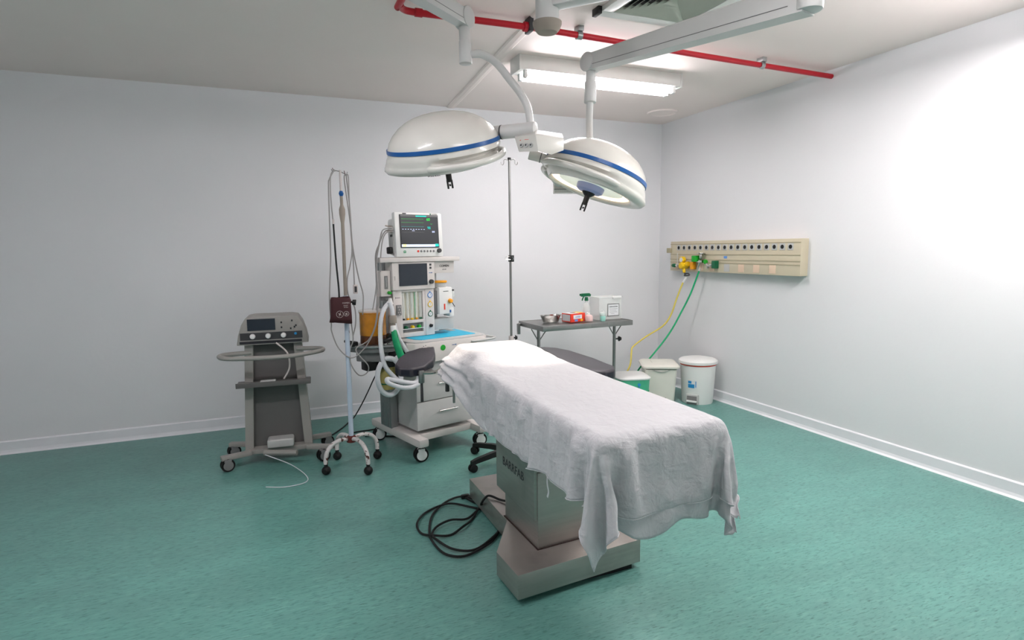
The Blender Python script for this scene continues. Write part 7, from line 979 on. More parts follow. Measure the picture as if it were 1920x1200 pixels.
MB().bx(1.478, 1.60, 3.06, 3.10, .776, .79, .002).bx(1.478, 1.50, 3.05, 3.11, .765, .825, .003).build('rail_clamp', CHROME, t, world=True)

# coiled cable
WP = {
'cable_left': [(0.429, 4.076, 2.029), (0.396, 4.08, 1.97), (0.387, 4.084, 1.909), (0.381, 4.076, 1.577), (0.378, 4.08, 1.444), (0.359, 4.084, 1.182), (0.362, 4.076, 1.021), (0.363, 4.08, 0.963), (0.403, 4.084, 0.847), (0.479, 4.076, 0.776), (0.553, 4.08, 0.814), (0.622, 4.084, 0.905), (0.661, 4.076, 1.011), (0.683, 4.08, 1.172), (0.698, 4.2, 1.437), (0.751, 4.25, 1.627)] ,
'cuff_grey': [(0.427, 4.06, 2.027), (0.401, 4.06, 1.982), (0.396, 4.06, 1.859), (0.404, 4.06, 1.677)] ,
'cuff_black': [(0.403, 4.05, 1.676), (0.409, 4.05, 1.433), (0.418, 4.05, 1.257), (0.418, 4.05, 1.178)] ,
'cable_b': [(0.505, 4.106, 2.001), (0.519, 4.11, 1.988), (0.519, 4.114, 1.821), (0.52, 4.106, 1.633), (0.522, 4.11, 1.498), (0.504, 4.114, 1.394), (0.482, 4.106, 1.309), (0.485, 4.11, 1.204), (0.524, 4.114, 1.114), (0.525, 4.106, 1.008), (0.504, 4.11, 0.921)] ,
'cable_c': [(0.509, 4.14, 2.005), (0.497, 4.14, 1.97), (0.523, 4.14, 1.681), (0.529, 4.14, 1.498), (0.532, 4.14, 1.393), (0.532, 4.14, 1.269)] ,
'cable_d': [(0.513, 4.17, 2.009), (0.528, 4.17, 1.79), (0.535, 4.17, 1.538), (0.567, 4.17, 1.315), (0.592, 4.17, 1.195), (0.583, 4.17, 1.058)] ,
'cable_e': [(0.491, 4.08, 1.035), (0.501, 4.09, 0.901), (0.479, 4.1, 0.828), (0.478, 4.08, 0.735), (0.528, 4.09, 0.65), (0.582, 4.1, 0.655), (0.592, 4.08, 0.714), (0.515, 4.09, 0.827), (0.602, 4.1, 0.882), (0.65, 4.08, 0.982), (0.675, 4.09, 1.116)] ,
'hookwire': [(0.464, 4.1, 2.016), (0.441, 4.1, 2.029), (0.412, 4.1, 1.99)] ,
'hoseL': [(-0.402, -0.1, 1.138), (-0.463, -0.12, 1.084), (-0.495, -0.14, 0.999), (-0.51, -0.16, 0.873), (-0.511, -0.18, 0.779), (-0.495, -0.19, 0.703), (-0.442, -0.2, 0.63), (-0.396, -0.22, 0.588), (-0.327, -0.23, 0.564)] ,
'hoseR': [(-0.412, -0.12, 1.14), (-0.399, -0.13, 1.091), (-0.395, -0.14, 1.013), (-0.371, -0.15, 0.902), (-0.314, -0.17, 0.787), (-0.282, -0.2, 0.737)] ,
'ring': [(-0.405, -0.17, 0.734), (-0.522, -0.2, 0.745), (-0.488, -0.204, 0.764), (-0.451, -0.209, 0.758), (-0.419, -0.213, 0.728), (-0.399, -0.217, 0.68), (-0.396, -0.221, 0.624), (-0.409, -0.226, 0.571), (-0.438, -0.23, 0.532), (-0.477, -0.234, 0.514), (-0.518, -0.239, 0.522), (-0.554, -0.243, 0.552), (-0.579, -0.247, 0.6), (-0.588, -0.251, 0.656), (-0.58, -0.256, 0.71), (-0.558, -0.26, 0.752)] ,
'low': [(-0.285, -0.26, 0.643), (-0.278, -0.26, 0.6), (-0.322, -0.26, 0.576), (-0.442, -0.26, 0.609), (-0.523, -0.27, 0.635), (-0.529, -0.28, 0.615), (-0.495, -0.29, 0.593), (-0.419, -0.29, 0.562), (-0.34, -0.29, 0.557), (-0.275, -0.29, 0.581)] ,
'bag': [(-0.447, -0.2, 1.004), (-0.446, -0.2, 0.933), (-0.433, -0.2, 0.839), (-0.419, -0.2, 0.781), (-0.401, -0.2, 0.722)] ,
'pts': [(-0.376, -0.05, 1.026), (-0.403, -0.05, 0.771), (-0.342, -0.05, 0.708), (-0.419, -0.05, 0.781), (-0.304, -0.05, 0.782), (-0.279, -0.05, 0.764), (-0.466, -0.05, 0.671), (-0.352, -0.05, 0.655), (-0.459, -0.05, 0.534), (-0.366, -0.05, 0.519), (-0.358, -0.05, 0.518), (-0.649, -0.05, 0.883), (-0.28, -0.05, 0.842), (-0.558, -0.05, 0.721), (-0.514, -0.05, 0.792)] ,
'mon': [(-0.309, -0.02, 1.664), (-0.355, -0.02, 1.656), (-0.398, -0.02, 1.633), (-0.422, -0.02, 1.537), (-0.452, -0.03, 1.426), (-0.461, -0.04, 1.24), (-0.476, -0.05, 1.11), (-0.492, -0.05, 1.017)] ,
'mon2': [(-0.305, -0.01, 1.638), (-0.36, -0.01, 1.623), (-0.391, -0.01, 1.567), (-0.408, -0.01, 1.462), (-0.417, -0.01, 1.35)] ,
'mon3': [(-0.299, -0.0, 1.65), (-0.363, -0.0, 1.634), (-0.407, -0.0, 1.556), (-0.444, -0.0, 1.463), (-0.444, -0.0, 1.275), (-0.476, -0.0, 1.106), (-0.524, 0.0, 0.94), (-0.552, -0.0, 0.866)] ,
'coil': [(1.019, 3.26, 0.008), (1.037, 3.194, 0.008), (1.07, 3.124, 0.008), (1.08, 2.99, 0.008), (1.064, 2.822, 0.008), (1.004, 2.72, 0.008), (0.912, 2.652, 0.008), (0.801, 2.61, 0.008), (0.722, 2.667, 0.008), (0.697, 2.805, 0.008), (0.708, 2.925, 0.008), (0.78, 3.122, 0.008), (0.908, 3.259, 0.008), (1.015, 3.279, 0.008), (1.086, 3.141, 0.008), (1.094, 2.984, 0.008), (1.062, 2.809, 0.008), (0.992, 2.712, 0.008), (0.869, 2.648, 0.008), (0.769, 2.686, 0.008), (0.717, 2.796, 0.008), (0.714, 2.891, 0.008), (0.76, 2.955, 0.008), (0.844, 2.986, 0.008), (0.937, 2.988, 0.008), (1.022, 3.052, 0.008), (1.127, 3.163, 0.008), (1.015, 2.965, 0.09), (1.045, 2.93, 0.15), (1.09, 2.86, 0.147), (1.12, 2.77, 0.165)] ,
'coil2': [(1.078, 2.849, 0.008), (1.08, 2.99, 0.008), (1.002, 3.138, 0.008), (0.892, 3.202, 0.008), (0.755, 3.17, 0.008), (0.667, 3.03, 0.008), (0.666, 2.931, 0.008), (0.719, 2.857, 0.008), (0.804, 2.851, 0.008), (0.892, 2.897, 0.008), (0.964, 2.976, 0.008), (1.047, 3.079, 0.008), (1.147, 3.17, 0.008)] ,
'wallcable': [(0.05, 4.84, 0.006), (0.26, 4.86, 0.006), (0.35, 4.83, 0.006), (0.48, 5.02, 0.006), (0.56, 5.18, 0.006), (0.63, 5.3, 0.02), (0.7, 5.3, 0.13), (0.76, 5.3, 0.24), (0.83, 5.25, 0.4), (0.9, 5.1, 0.55), (0.95, 4.85, 0.62)] ,
'floorcable': [(0.5, 4.8, 0.006), (0.58, 4.88, 0.006), (0.69, 4.89, 0.006), (0.85, 4.9, 0.006), (0.95, 4.75, 0.006), (0.92, 4.62, 0.006), (0.75, 4.7, 0.006), (0.64, 4.74, 0.006)] ,

}
t = thing('power_cable', 'black power cable coiled on the floor beside the steel table base', 'cable', (.95, 2.9, 0))
cz = WP['coil']; pts = []
for k, p_ in enumerate(cz): pts.append((p_[0], p_[1], p_[2] + (.004 if k < len(cz) - 4 else 0) + (.006 * (k % 3) if 14 < k < 26 else 0)))
MB().tube(pts, .0062, 8).build('cord', RUBBER, t, world=True)
MB().tube([(q[0], q[1], q[2] + .012 * (k % 2)) for k, q in enumerate(WP['coil2'])], .0062, 8).build('cord_loop', RUBBER, t, world=True)
MB().bx(.995, 1.045, 3.262, 3.284, .002, .026, .005, rz=0).cyl((1.03, 3.27, .014), (1.065, 3.255, .014), .008).build('plug', BLACK, t, world=True)

# stool behind the table column
t = thing('stool', 'black plastic five-arm swivel stool base on casters behind the table column', 'stool', (1.50, 3.74, 0))
MB().cyl((0, 0, .05), (0, 0, .12), .04, .035, seg=20, bev=.004).build('hub', BLACK, t)
MB().cyl((0, 0, .11), (0, 0, .46), .022, seg=16).build('gas_post', BLACK, t)
MB().cyl((0, 0, .46), (0, 0, .52), .16, .165, seg=36, bev=.018).build('seat', PAD, t)
a0 = math.atan2(3.656 - 3.74, 1.188 - 1.50)
for k in range(5):
    a = a0 + k * 2 * PI / 5; L = .31; ca, sa = math.cos(a), math.sin(a); M = frame((0, 0, 0), (0, 0, 1), (ca, sa, 0))
    mb = MB(); A = [(0, .11, .022, .040), (.15, .105, .020, .036), (.28, .088, .018, .030), (L + .012, .078, .016, .028)]; rings = []
    for (x, z, hw, h) in A: rings.append([mb.bm.verts.new(M @ Vector(q)) for q in ((x, -hw, z - h), (x, hw, z - h), (x, hw * .8, z), (x, -hw * .8, z))])
    for B1, B2 in zip(rings[:-1], rings[1:]):
        for i in range(4): mb.bm.faces.new((B1[i], B1[(i + 1) % 4], B2[(i + 1) % 4], B2[i]))
    mb.bm.faces.new(rings[0]); mb.bm.faces.new(rings[-1]); mb.build('leg', BLACK, t)
    w_ = MB(); px, py = ca * L, sa * L; 
    for sg in (-1, 1): w_.cyl((px - sa * sg * .006, py + ca * sg * .006, .028), (px - sa * sg * .022, py + ca * sg * .022, .028), .028, seg=20, bev=.004)
    w_.cyl((px, py, .028), (px, py, .06), .009, seg=10).build('caster', RUBBER, t)
# ------------------------------------------------------------------ anaesthesia machine
AM = thing('anesthesia_machine', 'tall cream anesthesia machine on casters with drawers, blue tray and flow tubes', 'anesthesia machine', (1.12, 4.35, 0), math.radians(17))
def caster(parent, x, y, r=.055, rz=0, z0=0.12, tread=RUBBER, hub=PLASW, twin=True):
    ca, sa = math.cos(rz), math.sin(rz); ax = Vector((-sa, ca, 0))
    c = Vector((x, y, r)); m = MB()
    for sg in ((-1, 1) if twin else (0,)):
        m.lathe([(.0001, -.011), (r * .72, -.011), (r * .74, -.007), (r * .97, -.009), (r, -.004), (r, .004), (r * .97, .009), (r * .74, .007), (r * .72, .011), (.0001, .011)], c + ax * sg * .016, ax, 28)
    w_ = m.build('caster', tread, parent)
    h = MB()
    for sg in (-1, 1): h.lathe([(.0001, -.002), (r * .70, -.002), (r * .72, .002), (r * .3, .004), (.0001, .004)], c + ax * sg * (.028 if twin else .0125), ax * sg, 24)
    h.build('wheel_disc', hub, w_)
    f = MB(); f.cyl((x, y, r + .01), (x, y, z0), .012, seg=12).box((x, y, r * 1.55 + .008), (.05, .06 if twin else .034, .022), rz, .008)
    f.build('fork', hub if twin else tread, w_)
    return w_
for (x, y) in ((-.285, -.27), (.235, -.27), (-.285, .37), (.235, .37)): caster(AM, x, y, .052, rz=-.25)
mb = MB()
for x in (-.285, .24): mb.bx(x - .04, x + .04, -.325, .43, .112, .172, .016)
mb.bx(-.27, .22, -.20, .42, .118, .168, .006); mb.build('base_frame', PLAS, AM)
for x in (-.30, .245):
    zt = 1.42 if x < 0 else .86; m = MB(); m.bx(x - .028, x + .028, .08, .25, .165, zt, .004)
    for yy in (.11, .135, .195, .22): m.bx(x - .031, x + .031, yy - .004, yy + .004, .17, zt - .01)
    m.build('column', ALU, AM)
MB().bx(-.27, .025, .12, .24, .45, 1.41, .004).build('rear_panel', PLASG, AM)
MB().bx(-.262, .225, -.185, .22, .195, .70, .004).build('cabinet', PLASG, AM)
for (z0, z1) in ((.20, .405), (.412, .61), (.617, .695)):
    dr = MB().bx(-.266, .229, -.205, -.183, z0, z1, .004).build('drawer', PLASG, AM)
    if z1 < .65:
        h = MB(); zz = (z0 + z1) / 2 + .02
        for x in (-.075, .055): h.cyl((x, -.203, zz), (x, -.225, zz), .006, seg=10)
        h.cyl((-.09, -.226, zz), (.07, -.226, zz), .0062, seg=12).build('handle', CHROME, dr)
# worktop with turquoise mat, front rail
m = MB(); m.prism([(-.31, -.17), (-.28, -.225), (-.22, -.245), (.32, -.245), (.36, -.21), (.37, .0), (.37, .18), (-.31, .18)], .70, .842, bev=.008)
m.build('worktop', PLAS, AM, ang=40)
m = MB(); m.prism([(-.30, -.16), (-.272, -.213), (-.215, -.235), (.315, -.235), (.35, -.205), (.36, .0), (.36, .18), (-.30, .18)], .842, .853, bev=.003); wt = m.build('tray_rim', PLASG, AM, ang=40)
MB().prism([(-.225, .165), (-.215, -.10), (-.185, -.16), (.29, -.16), (.315, .165)], .853, .857).build('tray_mat', TEALMAT, AM)
MB().tube([(.20, -.245, .815), (.22, -.275, .818), (.34, -.285, .822), (.41, -.25, .822), (.42, -.17, .822), (.40, -.10, .822), (.365, -.09, .82)], .011, 10, flat=.8).build('side_rail', PLASG, AM)
MB().cyl((-.185, -.245, .79), (-.185, -.275, .79), .026, .022, seg=20, bev=.003).cyl((-.185, -.275, .79), (-.185, -.285, .79), .019, seg=20, bev=.003).build('selector_knob', CHROME, AM)
MB().cyl((-.06, -.244, .795), (-.06, -.2475, .795), .021, seg=24).build('green_label', GREENB, AM)
MB().bx(.02, .045, -.2465, -.245, .805, .809).bx(.048, .056, -.2465, -.245, .803, .811).build('blue_mark', BLUE, AM)
m = MB()
for (x, z) in ((-.235, .812), (-.222, .822), (-.205, .826), (-.262, .80), (-.25, .77)): m.bx(x - .0025, x + .0025, -.2465, -.244, z - .0025, z + .0025)
m.build('scale_dots', INK, AM)
MB().bx(-.305, -.295, -.15, -.14, .77, .80).build('side_slot', INK, AM)
# upper tower
TS = MB(); TS.prism([(-.425, -.03), (.25, -.03), (.25, .33), (-.29, .33), (-.30, .05), (-.425, .05)], 1.415, 1.448, bev=.006).build('top_shelf', PLAS, AM)
MB().bx(.03, .215, .0, .16, 1.325, 1.414, .004).build('name_panel', PLAS, AM)
Mf = Matrix(((1, 0, 0, 0), (0, 0, -1, 0), (0, 1, 0, 0), (0, 0, 0, 1)))   # text standing in the local XZ plane, facing -Y
def front(x, y, z): return Matrix.Translation((x, y, z)) @ Mf
lettering('COMEN', .024, front(.125, -.0015, 1.378), INK, AM, world=False)
lettering('AX-400', .011, front(.125, -.0015, 1.352), MIDG, AM, world=False)
vm = MB().bx(-.328, .027, -.02, .13, 1.212, 1.414, .007).build('ventilator_unit', PLAS, AM)
MB().bx(-.275, -.040, -.0235, -.018, 1.242, 1.402).build('display', SCREEN, vm)
for z in (1.392, 1.368): MB().bx(-.018, -.002, -.0235, -.018, z - .007, z + .007, .001).build('button', DARKG, vm)
MB().cyl((-.008, -.018, 1.265), (-.008, -.04, 1.265), .0175, .0155, seg=24, bev=.002).build('rotary_knob', DARKG, vm)
MB().bx(-.025, -.005, -.0215, -.018, 1.329, 1.333).cyl((.0, -.02, 1.331), (.0, -.0225, 1.331), .004, seg=10).build('blue_mark', BLUE, vm)
lettering('ComenCare', .006, front(-.31, -.0215, 1.30) @ Matrix.Rotation(PI / 2, 4, 'Z'), MIDG, vm, world=False)
fp = MB(); fp.bx(-.318, -.052, .03, .13, .86, 1.212, .004).bx(-.318, -.245, .0, .03, .86, 1.212, .003).bx(-.095 + .023, -.052, .0, .03, .86, 1.212, .003).bx(-.25, -.06, .0, .03, 1.195, 1.212, .002).bx(-.25, -.06, .0, .03, .962, .985, .002).bx(-.25, -.06, .0, .03, .86, .892, .002)
fp.build('flowmeter_housing', PLAS, AM)
MB().bx(-.246, -.071, .024, .031, .985, 1.195).build('flow_back', FLOWB, AM)
for k in range(5):
    x = -.232 + k * .036
    tb = MB().cyl((x, .012, .99), (x, .012, 1.19), .0105, seg=14).build('flow_tube', CLOUDY, AM)
    MB().cyl((x, .012, .988), (x, .012, 1.0), .011, seg=12).build('tube_seat', [RUBBER, ORANGE, YEL, ORANGE, GREEND][k], tb)
    m = MB()
    for i in range(14): m.bx(x + .008, x + .014, .0005, .0015, 1.01 + i * .012, 1.0115 + i * .012)
    m.build('scale_marks', MIDG, tb)
MB().bx(-.142, -.139, .001, .004, .99, 1.192).build('green_stripe', GHOSE, AM)
MB().bx(-.246, -.071, .02, .031, .892, .962).build('knob_recess', MIDG, AM)
for k, mm in enumerate((GREEND, YEL, GREENB)): MB().cyl((-.215 + k * .055, .02, .93), (-.215 + k * .055, -.004, .93), .0145, .012, seg=16, bev=.002).build('flow_knob', mm, AM)
MB().cyl((-.25, -.003, .921), (-.068, -.003, .921), .0025, seg=8).build('guard_bar', PLASW, AM)
MB().bx(-.052, .025, -.004, .13, .86, 1.212, .004).build('gauge_panel', PLAS, AM)
for z, mm in ((1.163, BLUEL), (1.092, YEL), (1.02, GREEND)):
    g = MB().lathe([(.0001, .003), (.016, .003), (.0165, .0)], (-.012, -.004, z), (0, -1, 0), 28).lathe([(.017, 0), (.021, 0), (.021, .004), (.017, .004)], (-.012, -.004, z), (0, -1, 0), 28).bx(-.017, -.007, -.008, -.004, z + .018, z + .028, .001).build('pressure_gauge', mm, AM)
    MB().cyl((-.012, -.0072, z), (-.012, -.0078, z), .0155, seg=24).build('dial', PAPER, g); MB().box((-.010, -.0085, z + .002), (.002, .001, .018), ry=.6).build('needle', mm, g)
MB().cyl((-.012, -.004, .93), (-.012, -.022, .93), .014, .011, seg=20, bev=.002).box((-.012, -.024, .93), (.005, .006, .024), ry=.7).build('main_switch', BLACK, AM)
MB().bx(.027, .20, .0, .12, .89, .975, .004).build('side_box', PLASG, AM)
MB().bx(.03, .115, .10, .18, .97, 1.33, .003).build('support_bar', ALU, AM)
vp = MB().bx(.055, .175, -.03, .10, 1.01, 1.215, .010).build('vaporizer', PLASW, AM)
MB().cyl((.10, .03, 1.215), (.10, .03, 1.25), .05, .052, seg=28, bev=.003).build('dial_base', PLASG, vp); MB().cyl((.10, .03, 1.25), (.10, .03, 1.266), .056, seg=32, bev=.004).build('yellow_dial', ORANGE, vp)
MB().bx(.033, .056, .0, .09, 1.01, 1.19, .003).build('dark_side', MIDG, vp)
MB().bx(.145, .185, -.032, .06, .99, 1.06, .006).build('filler_block', PLASW, vp)
MB().cyl((.15, -.03, 1.11), (.15, -.055, 1.11), .019, .015, seg=12, bev=.003).build('filler_knob', ORANGE, vp)
MB().cyl((.152, -.05, 1.105), (.175, -.06, 1.065), .003, seg=8).build('filler_pin', DARKG, vp)
MB().bx(.095, .106, -.0325, -.030, 1.045, 1.09).build('sight_glass', REDP, vp); MB().bx(.145, .158, -.034, -.032, 1.02, 1.04).build('blue_label', BLUE, vp)
lettering('ISOFLURANE', .008, front(.115, -.031, 1.185), INK, vp, world=False)
MB().bx(.205, .235, .03, .036, 1.135, 1.182, .002).build('hanging_tag', CLOUDY, AM)
MB().bx(.213, .226, .02, .04, 1.182, 1.192, .002).bx(.20, .225, .034, .045, 1.183, 1.189).build('tag_clip', DARKG, AM)
MB().bx(-.298, -.258, -.012, .0, 1.03, 1.105, .003).build('outlet_block', MIDG, AM)
m = MB()
for (x, z) in ((-.286, 1.09), (-.270, 1.09), (-.278, 1.07), (-.286, 1.05), (-.270, 1.05), (-.278, 1.035)): m.cyl((x, -.011, z), (x, -.0135, z), .004, seg=8)
m.build('outlet_holes', PRINT, AM)
MB().bx(-.30, -.262, -.001, .0, 1.155, 1.158).bx(-.30, -.298, -.001, 0, 1.15, 1.163).build('arrow_mark', INK, AM)
fm = MB().bx(-.412, -.333, .0, .07, 1.172, 1.356, .006).build('oxygen_flowmeter', PLAS, AM)
MB().bx(-.383, -.357, -.003, .001, 1.225, 1.32).build('meter_window', MIDG, fm); MB().cyl((-.372, -.005, 1.24), (-.372, -.005, 1.31), .004, seg=8).build('meter_tube', CLOUDY, fm)
MB().cyl((-.352, .0, 1.198), (-.352, -.03, 1.198), .013, .011, seg=16, bev=.002).build('green_knob', GREENB, fm)
MB().bx(-.39, -.34, .02, .06, 1.14, 1.172, .004).cyl((-.38, .0, 1.15), (-.33, -.01, 1.15), .007).build('outlet_fitting', MIDG, fm)
# absorber arm on the left
ab = MB()
ab.prism([(-.64, .06), (-.60, -.03), (-.52, -.10), (-.42, -.14), (-.31, -.14), (-.27, -.05), (-.27, .10), (-.50, .12), (-.62, .11)], .79, .835, bev=.01)
ab.prism([(-.60, .05), (-.56, -.02), (-.50, -.07), (-.42, -.10), (-.30, -.10), (-.28, .08), (-.52, .10)], .72, .79, bev=.01)
AB = ab.build('absorber_body', MIDG, AM, ang=40)
MB().prism([(-.655, .07), (-.61, -.045), (-.53, -.115), (-.425, -.155), (-.31, -.155), (-.265, -.10), (-.265, .02), (-.30, .12), (-.60, .13)], .826, .842, bev=.005).build('absorber_plate', ALU, AM, ang=40)
MB().bx(-.56, -.44, -.04, .06, .655, .725, .008).bx(-.48, -.31, -.06, .06, .665, .72, .008).build('absorber_bracket', BLACK, AM)
MB().bx(-.67, -.60, -.0, .06, .835, .87, .008).cyl((-.69, .02, .88), (-.62, .03, .86), .010).build('hose_clip', BLACK, AM)
MB().cyl((-.475, .02, .842), (-.475, .02, .905), .092, .090, seg=40, bev=.006).build('canister_base', AMBERD, AM)
cn = MB().lathe([(.0001, .905), (.092, .905), (.093, .91), (.093, 1.06), (.096, 1.063), (.096, 1.072), (.0001, 1.072)], (-.475, .02, 0), (0, 0, 1), 44).build('canister', AMBER, AM)
m = MB(); m.cyl((-.475, .02, 1.068), (-.475, .02, 1.084), .097, seg=44, bev=.003); m.build('canister_lid', CLOUDY, cn)
MB().cyl((-.40, -.06, .90), (-.40, -.10, .885), .02, .03, seg=16, bev=.003).cyl((-.46, -.09, .865), (-.40, -.09, .875), .018, bev=.003).build('clamp_lever', BLACK, cn)
MB().cyl((-.395, -.06, .842), (-.395, -.06, .88), .028, seg=20, bev=.003).cyl((-.33, -.02, .842), (-.33, -.02, .862), .03, seg=20, bev=.003).build('valve_dome', ALU, AM)
for x in (-.455, -.425, -.365): MB().cyl((x, -.12, .842), (x, -.12, .856), .012, seg=14, bev=.002).build('valve_screw', CHROME, AM)
MB().cyl((-.385, .0, .66), (-.385, .0, .665), .062, seg=32).cyl((-.385, .0, .50), (-.385, .0, .66), .055, .060, seg=32, bev=.004).build('lower_canister', OLIVE, AM)
MB().cyl((-.385, .0, .54), (-.385, .0, .548), .0605, seg=32).build('canister_band', GREEND, AM)
for (x, z) in ((-.402, .775), (-.300, .782)):
    MB().cyl((x, -.10, z), (x + .015, -.17, z - .012), .027, .025, seg=20, bev=.004).build('hose_port', BLACK, AM)
MB().cyl((-.425, -.185, 1.055), (-.425, -.19, 1.0), .025, seg=20, bev=.003).cyl((-.425, -.19, 1.002), (-.425, -.19, .98), .016, seg=16).build('bag_mount', TAPE, AM)
MB().tube([(-.423, -.18, 1.03), (-.40, -.09, 1.04), (-.345, .0, 1.0), (-.335, .06, .84)], .010, 8).build('bag_arm', ALU, AM)

# patient monitor on the top shelf
PMN = thing('patient_monitor', 'white patient monitor with dark trace screen on top of the anesthesia machine', 'monitor', (1.12, 4.35, 0), math.radians(17))
tilt = Matrix.Translation((-.09, -.02, 1.448)) @ Matrix.Rotation(math.radians(-3), 4, 'X')
mb = MB(); mb.box((0, .02, .165), (.40, .045, .325), M=tilt, bev=.014).box((-.01, .09, .155), (.35, .12, .27), M=tilt, bev=.03)
mb.build('housing', PLASW, PMN)
MB().box((0, -.004, .190), (.325, .006, .240), M=tilt, bev=.001).build('bezel', DARKG, PMN)
sc_ = MB().box((0, -.0075, .190), (.312, .002, .228), M=tilt).build('screen', SCR_E, PMN)
def scr(x0, x1, z0, z1, m_, nm, par=None):
    return MB().box(((x0 + x1) / 2, -.0095, .190 + (z0 + z1) / 2), (x1 - x0, .001, z1 - z0), M=tilt).build(nm, m_, par or sc_)
scr(-.156, -.03, .107, .114, MIDG, 'status_bar'); scr(-.03, .06, .105, .114, ST_E, 'alarm_bar'); scr(.06, .156, .107, .114, MIDG, 'status_bar')
for z, m_ in ((.088, SG_E), (.062, SG_E), (.033, ST_E), (-.008, MIDG)):
    tr = MB(); n = 60; xs_ = [-.15 + .185 * k / n for k in range(n + 1)]
    for k in range(n): tr.box((xs_[k] + .0016, -.0095, .190 + z), (.0036, .001, .0008), M=tilt)
    tr.build('trace', m_, sc_)
tr = MB()
for k in range(9): tr.box((-.14 + k * .022, -.0096, .19 + .013), (.010, .001, .0035), M=tilt)
tr.box((-.055, -.0096, .19 + .003), (.022, .001, .003), M=tilt).build('menu_text', SW_E, sc_)
Mtx = tilt @ Matrix.Translation((0, -.0098, .190)) @ Mf
for (s_, x, z, sz, m_) in (('60', .075, .086, .030, SG_E), ('-.-', .100, .056, .018, SG_E), ('98', .078, .024, .028, ST_E), ('0/0', .115, -.004, .018, SW_E)):
    lettering(s_, sz, Mtx @ Matrix.Translation((x, z, 0)), m_, sc_, name='reading', world=False)
scr(-.156, .125, -.114, -.096, SW_E, 'soft_keys'); scr(-.150, -.118, -.113, -.095, SY_E, 'yellow_key'); scr(.125, .156, -.112, -.092, ST_E, 'teal_key')
MB().box((-.132, -.004, .035), (.018, .004, .004), M=tilt).lathe([(.006, 0), (.009, 0), (.009, .003), (.006, .003)], M=tilt @ Matrix.Translation((-.132, -.003, .042)) @ Matrix.Rotation(PI / 2, 4, 'X'), seg=20).build('power_button', GHOSE, PMN)
for k in range(6): MB().lathe([(.0001, .004), (.007, .004), (.0088, .001), (.0088, 0)], M=tilt @ Matrix.Translation((-.02 + k * .0265, -.0025, .044)) @ Matrix.Rotation(PI / 2, 4, 'X'), seg=18).build('key', (REDP if k == 0 else MIDG), PMN)
MB().lathe([(.0001, .018), (.015, .018), (.0165, .012), (.0165, 0)], M=tilt @ Matrix.Translation((.158, -.0025, .047)) @ Matrix.Rotation(PI / 2, 4, 'X'), seg=26).build('rotary_knob', DARKG, PMN)
lettering('COMEN', .014, tilt @ Matrix.Translation((.135, -.0035, .3165)) @ Mf, MIDG, PMN, world=False)
MB().box((.100, -.0035, .3165), (.010, .001, .010), M=tilt).build('logo', GREEND, PMN); MB().box((-.12, -.0035, .3165), (.03, .001, .008), M=tilt).build('model_mark', INK, PMN)
pp = MB().box((-.198, .055, .13), (.022, .07, .20), M=tilt, bev=.006).build('connector_panel', PLASG, PMN)
for z in (.225, .19): MB().cyl(tilt @ Vector((-.205, .04, z)), tilt @ Vector((-.222, .035, z)), .008, seg=12).cyl(tilt @ Vector((-.222, .035, z)), tilt @ Vector((-.262, .02, z + .004)), .007, .004, seg=12).build('cable_plug', TAPE, pp)
for yy in (.03, .05): MB().box((-.21, yy, .16), (.004, .010, .016), M=tilt, bev=.001).build('socket', BLACK, pp)
MB().box((-.225, .05, .055), (.03, .05, .05), M=tilt, bev=.01).build('socket_block', BLACK, pp)

# things on the tray: two white plastic cups upside down
for (x, y) in ((-.165, .06), (-.095, .075)):
    c = thing('plastic_cup', 'white plastic cap standing on the blue tray, %s of the pair' % ('left one' if x < -.12 else 'right one'), 'cap', (1.12 + x * math.cos(.2967) - y * math.sin(.2967), 4.35 + x * math.sin(.2967) + y * math.cos(.2967), .857), .2967, 'white caps on the blue tray')
    MB().lathe([(.0001, 0), (.021, 0), (.022, .004), (.022, .040), (.030, .040), (.031, .049), (.029, .052), (.0001, .052)], seg=32).build('body', PLASW, c); MB().lathe([(.0001, .053), (.015, .053), (.018, .052)], seg=24).build('inner_disc', PLASG, c)

# breathing circuit
BC = thing('breathing_circuit', 'looped white corrugated breathing hoses hanging at the left of the anesthesia machine', 'hose', (1.12, 4.35, 0), math.radians(17))
MB().tube(WP['hoseL'], .0155, 14, sub=10, ridge=.05).build('hose', HOSEW, BC)
MB().tube(WP['hoseR'], .0150, 14, sub=10, ridge=.05).build('hose', HOSEW, BC)
MB().tube([(-.402, -.165, .765), (-.395, -.18, .74)] + WP['ring'][2:], .0165, 14, sub=8, ridge=.05).build('hose', HOSEW, BC)
MB().tube(WP['low'], .0150, 14, sub=8, ridge=.05).build('hose', HOSEW, BC)
y0 = WP['hoseL'][0]; MB().cyl((y0[0] + .002, y0[1] - .01, y0[2] + .03), (y0[0] + .003, y0[1] - .01, y0[2] - .012), .010, .022, seg=16).build('y_piece', PLASW, BC)
MB().cyl((-.385, -.17, .762), (-.345, -.23, .72), .020, seg=16).cyl((-.285, -.17, .77), (-.235, -.24, .735), .020, seg=16).build('hose_connector', PLASW, BC)
BG = thing('breathing_bag', 'long green rubber breathing bag hanging between the white hoses', 'breathing bag', (1.12, 4.35, 0), math.radians(17))
WPb = [(-.425, -.195, .95), (-.425, -.205, .92), (-.42, -.22, .86), (-.408, -.235, .80), (-.392, -.24, .75), (-.375, -.24, .695)]
mb = MB(); mb.tube(WPb, lambda t_: .017 + .014 * math.sin(PI * min(1, t_ * .62 + .12)), 20, sub=8, flat=.75)
for v in mb.bm.verts: pass
mb.build('bag', GREEN, BG)
MB().tube([(q[0] + .006, q[1] - .021 - (.002 if i else -.004), q[2]) for i, q in enumerate(WPb)], .0045, 8).build('fold', GREEND, BG)
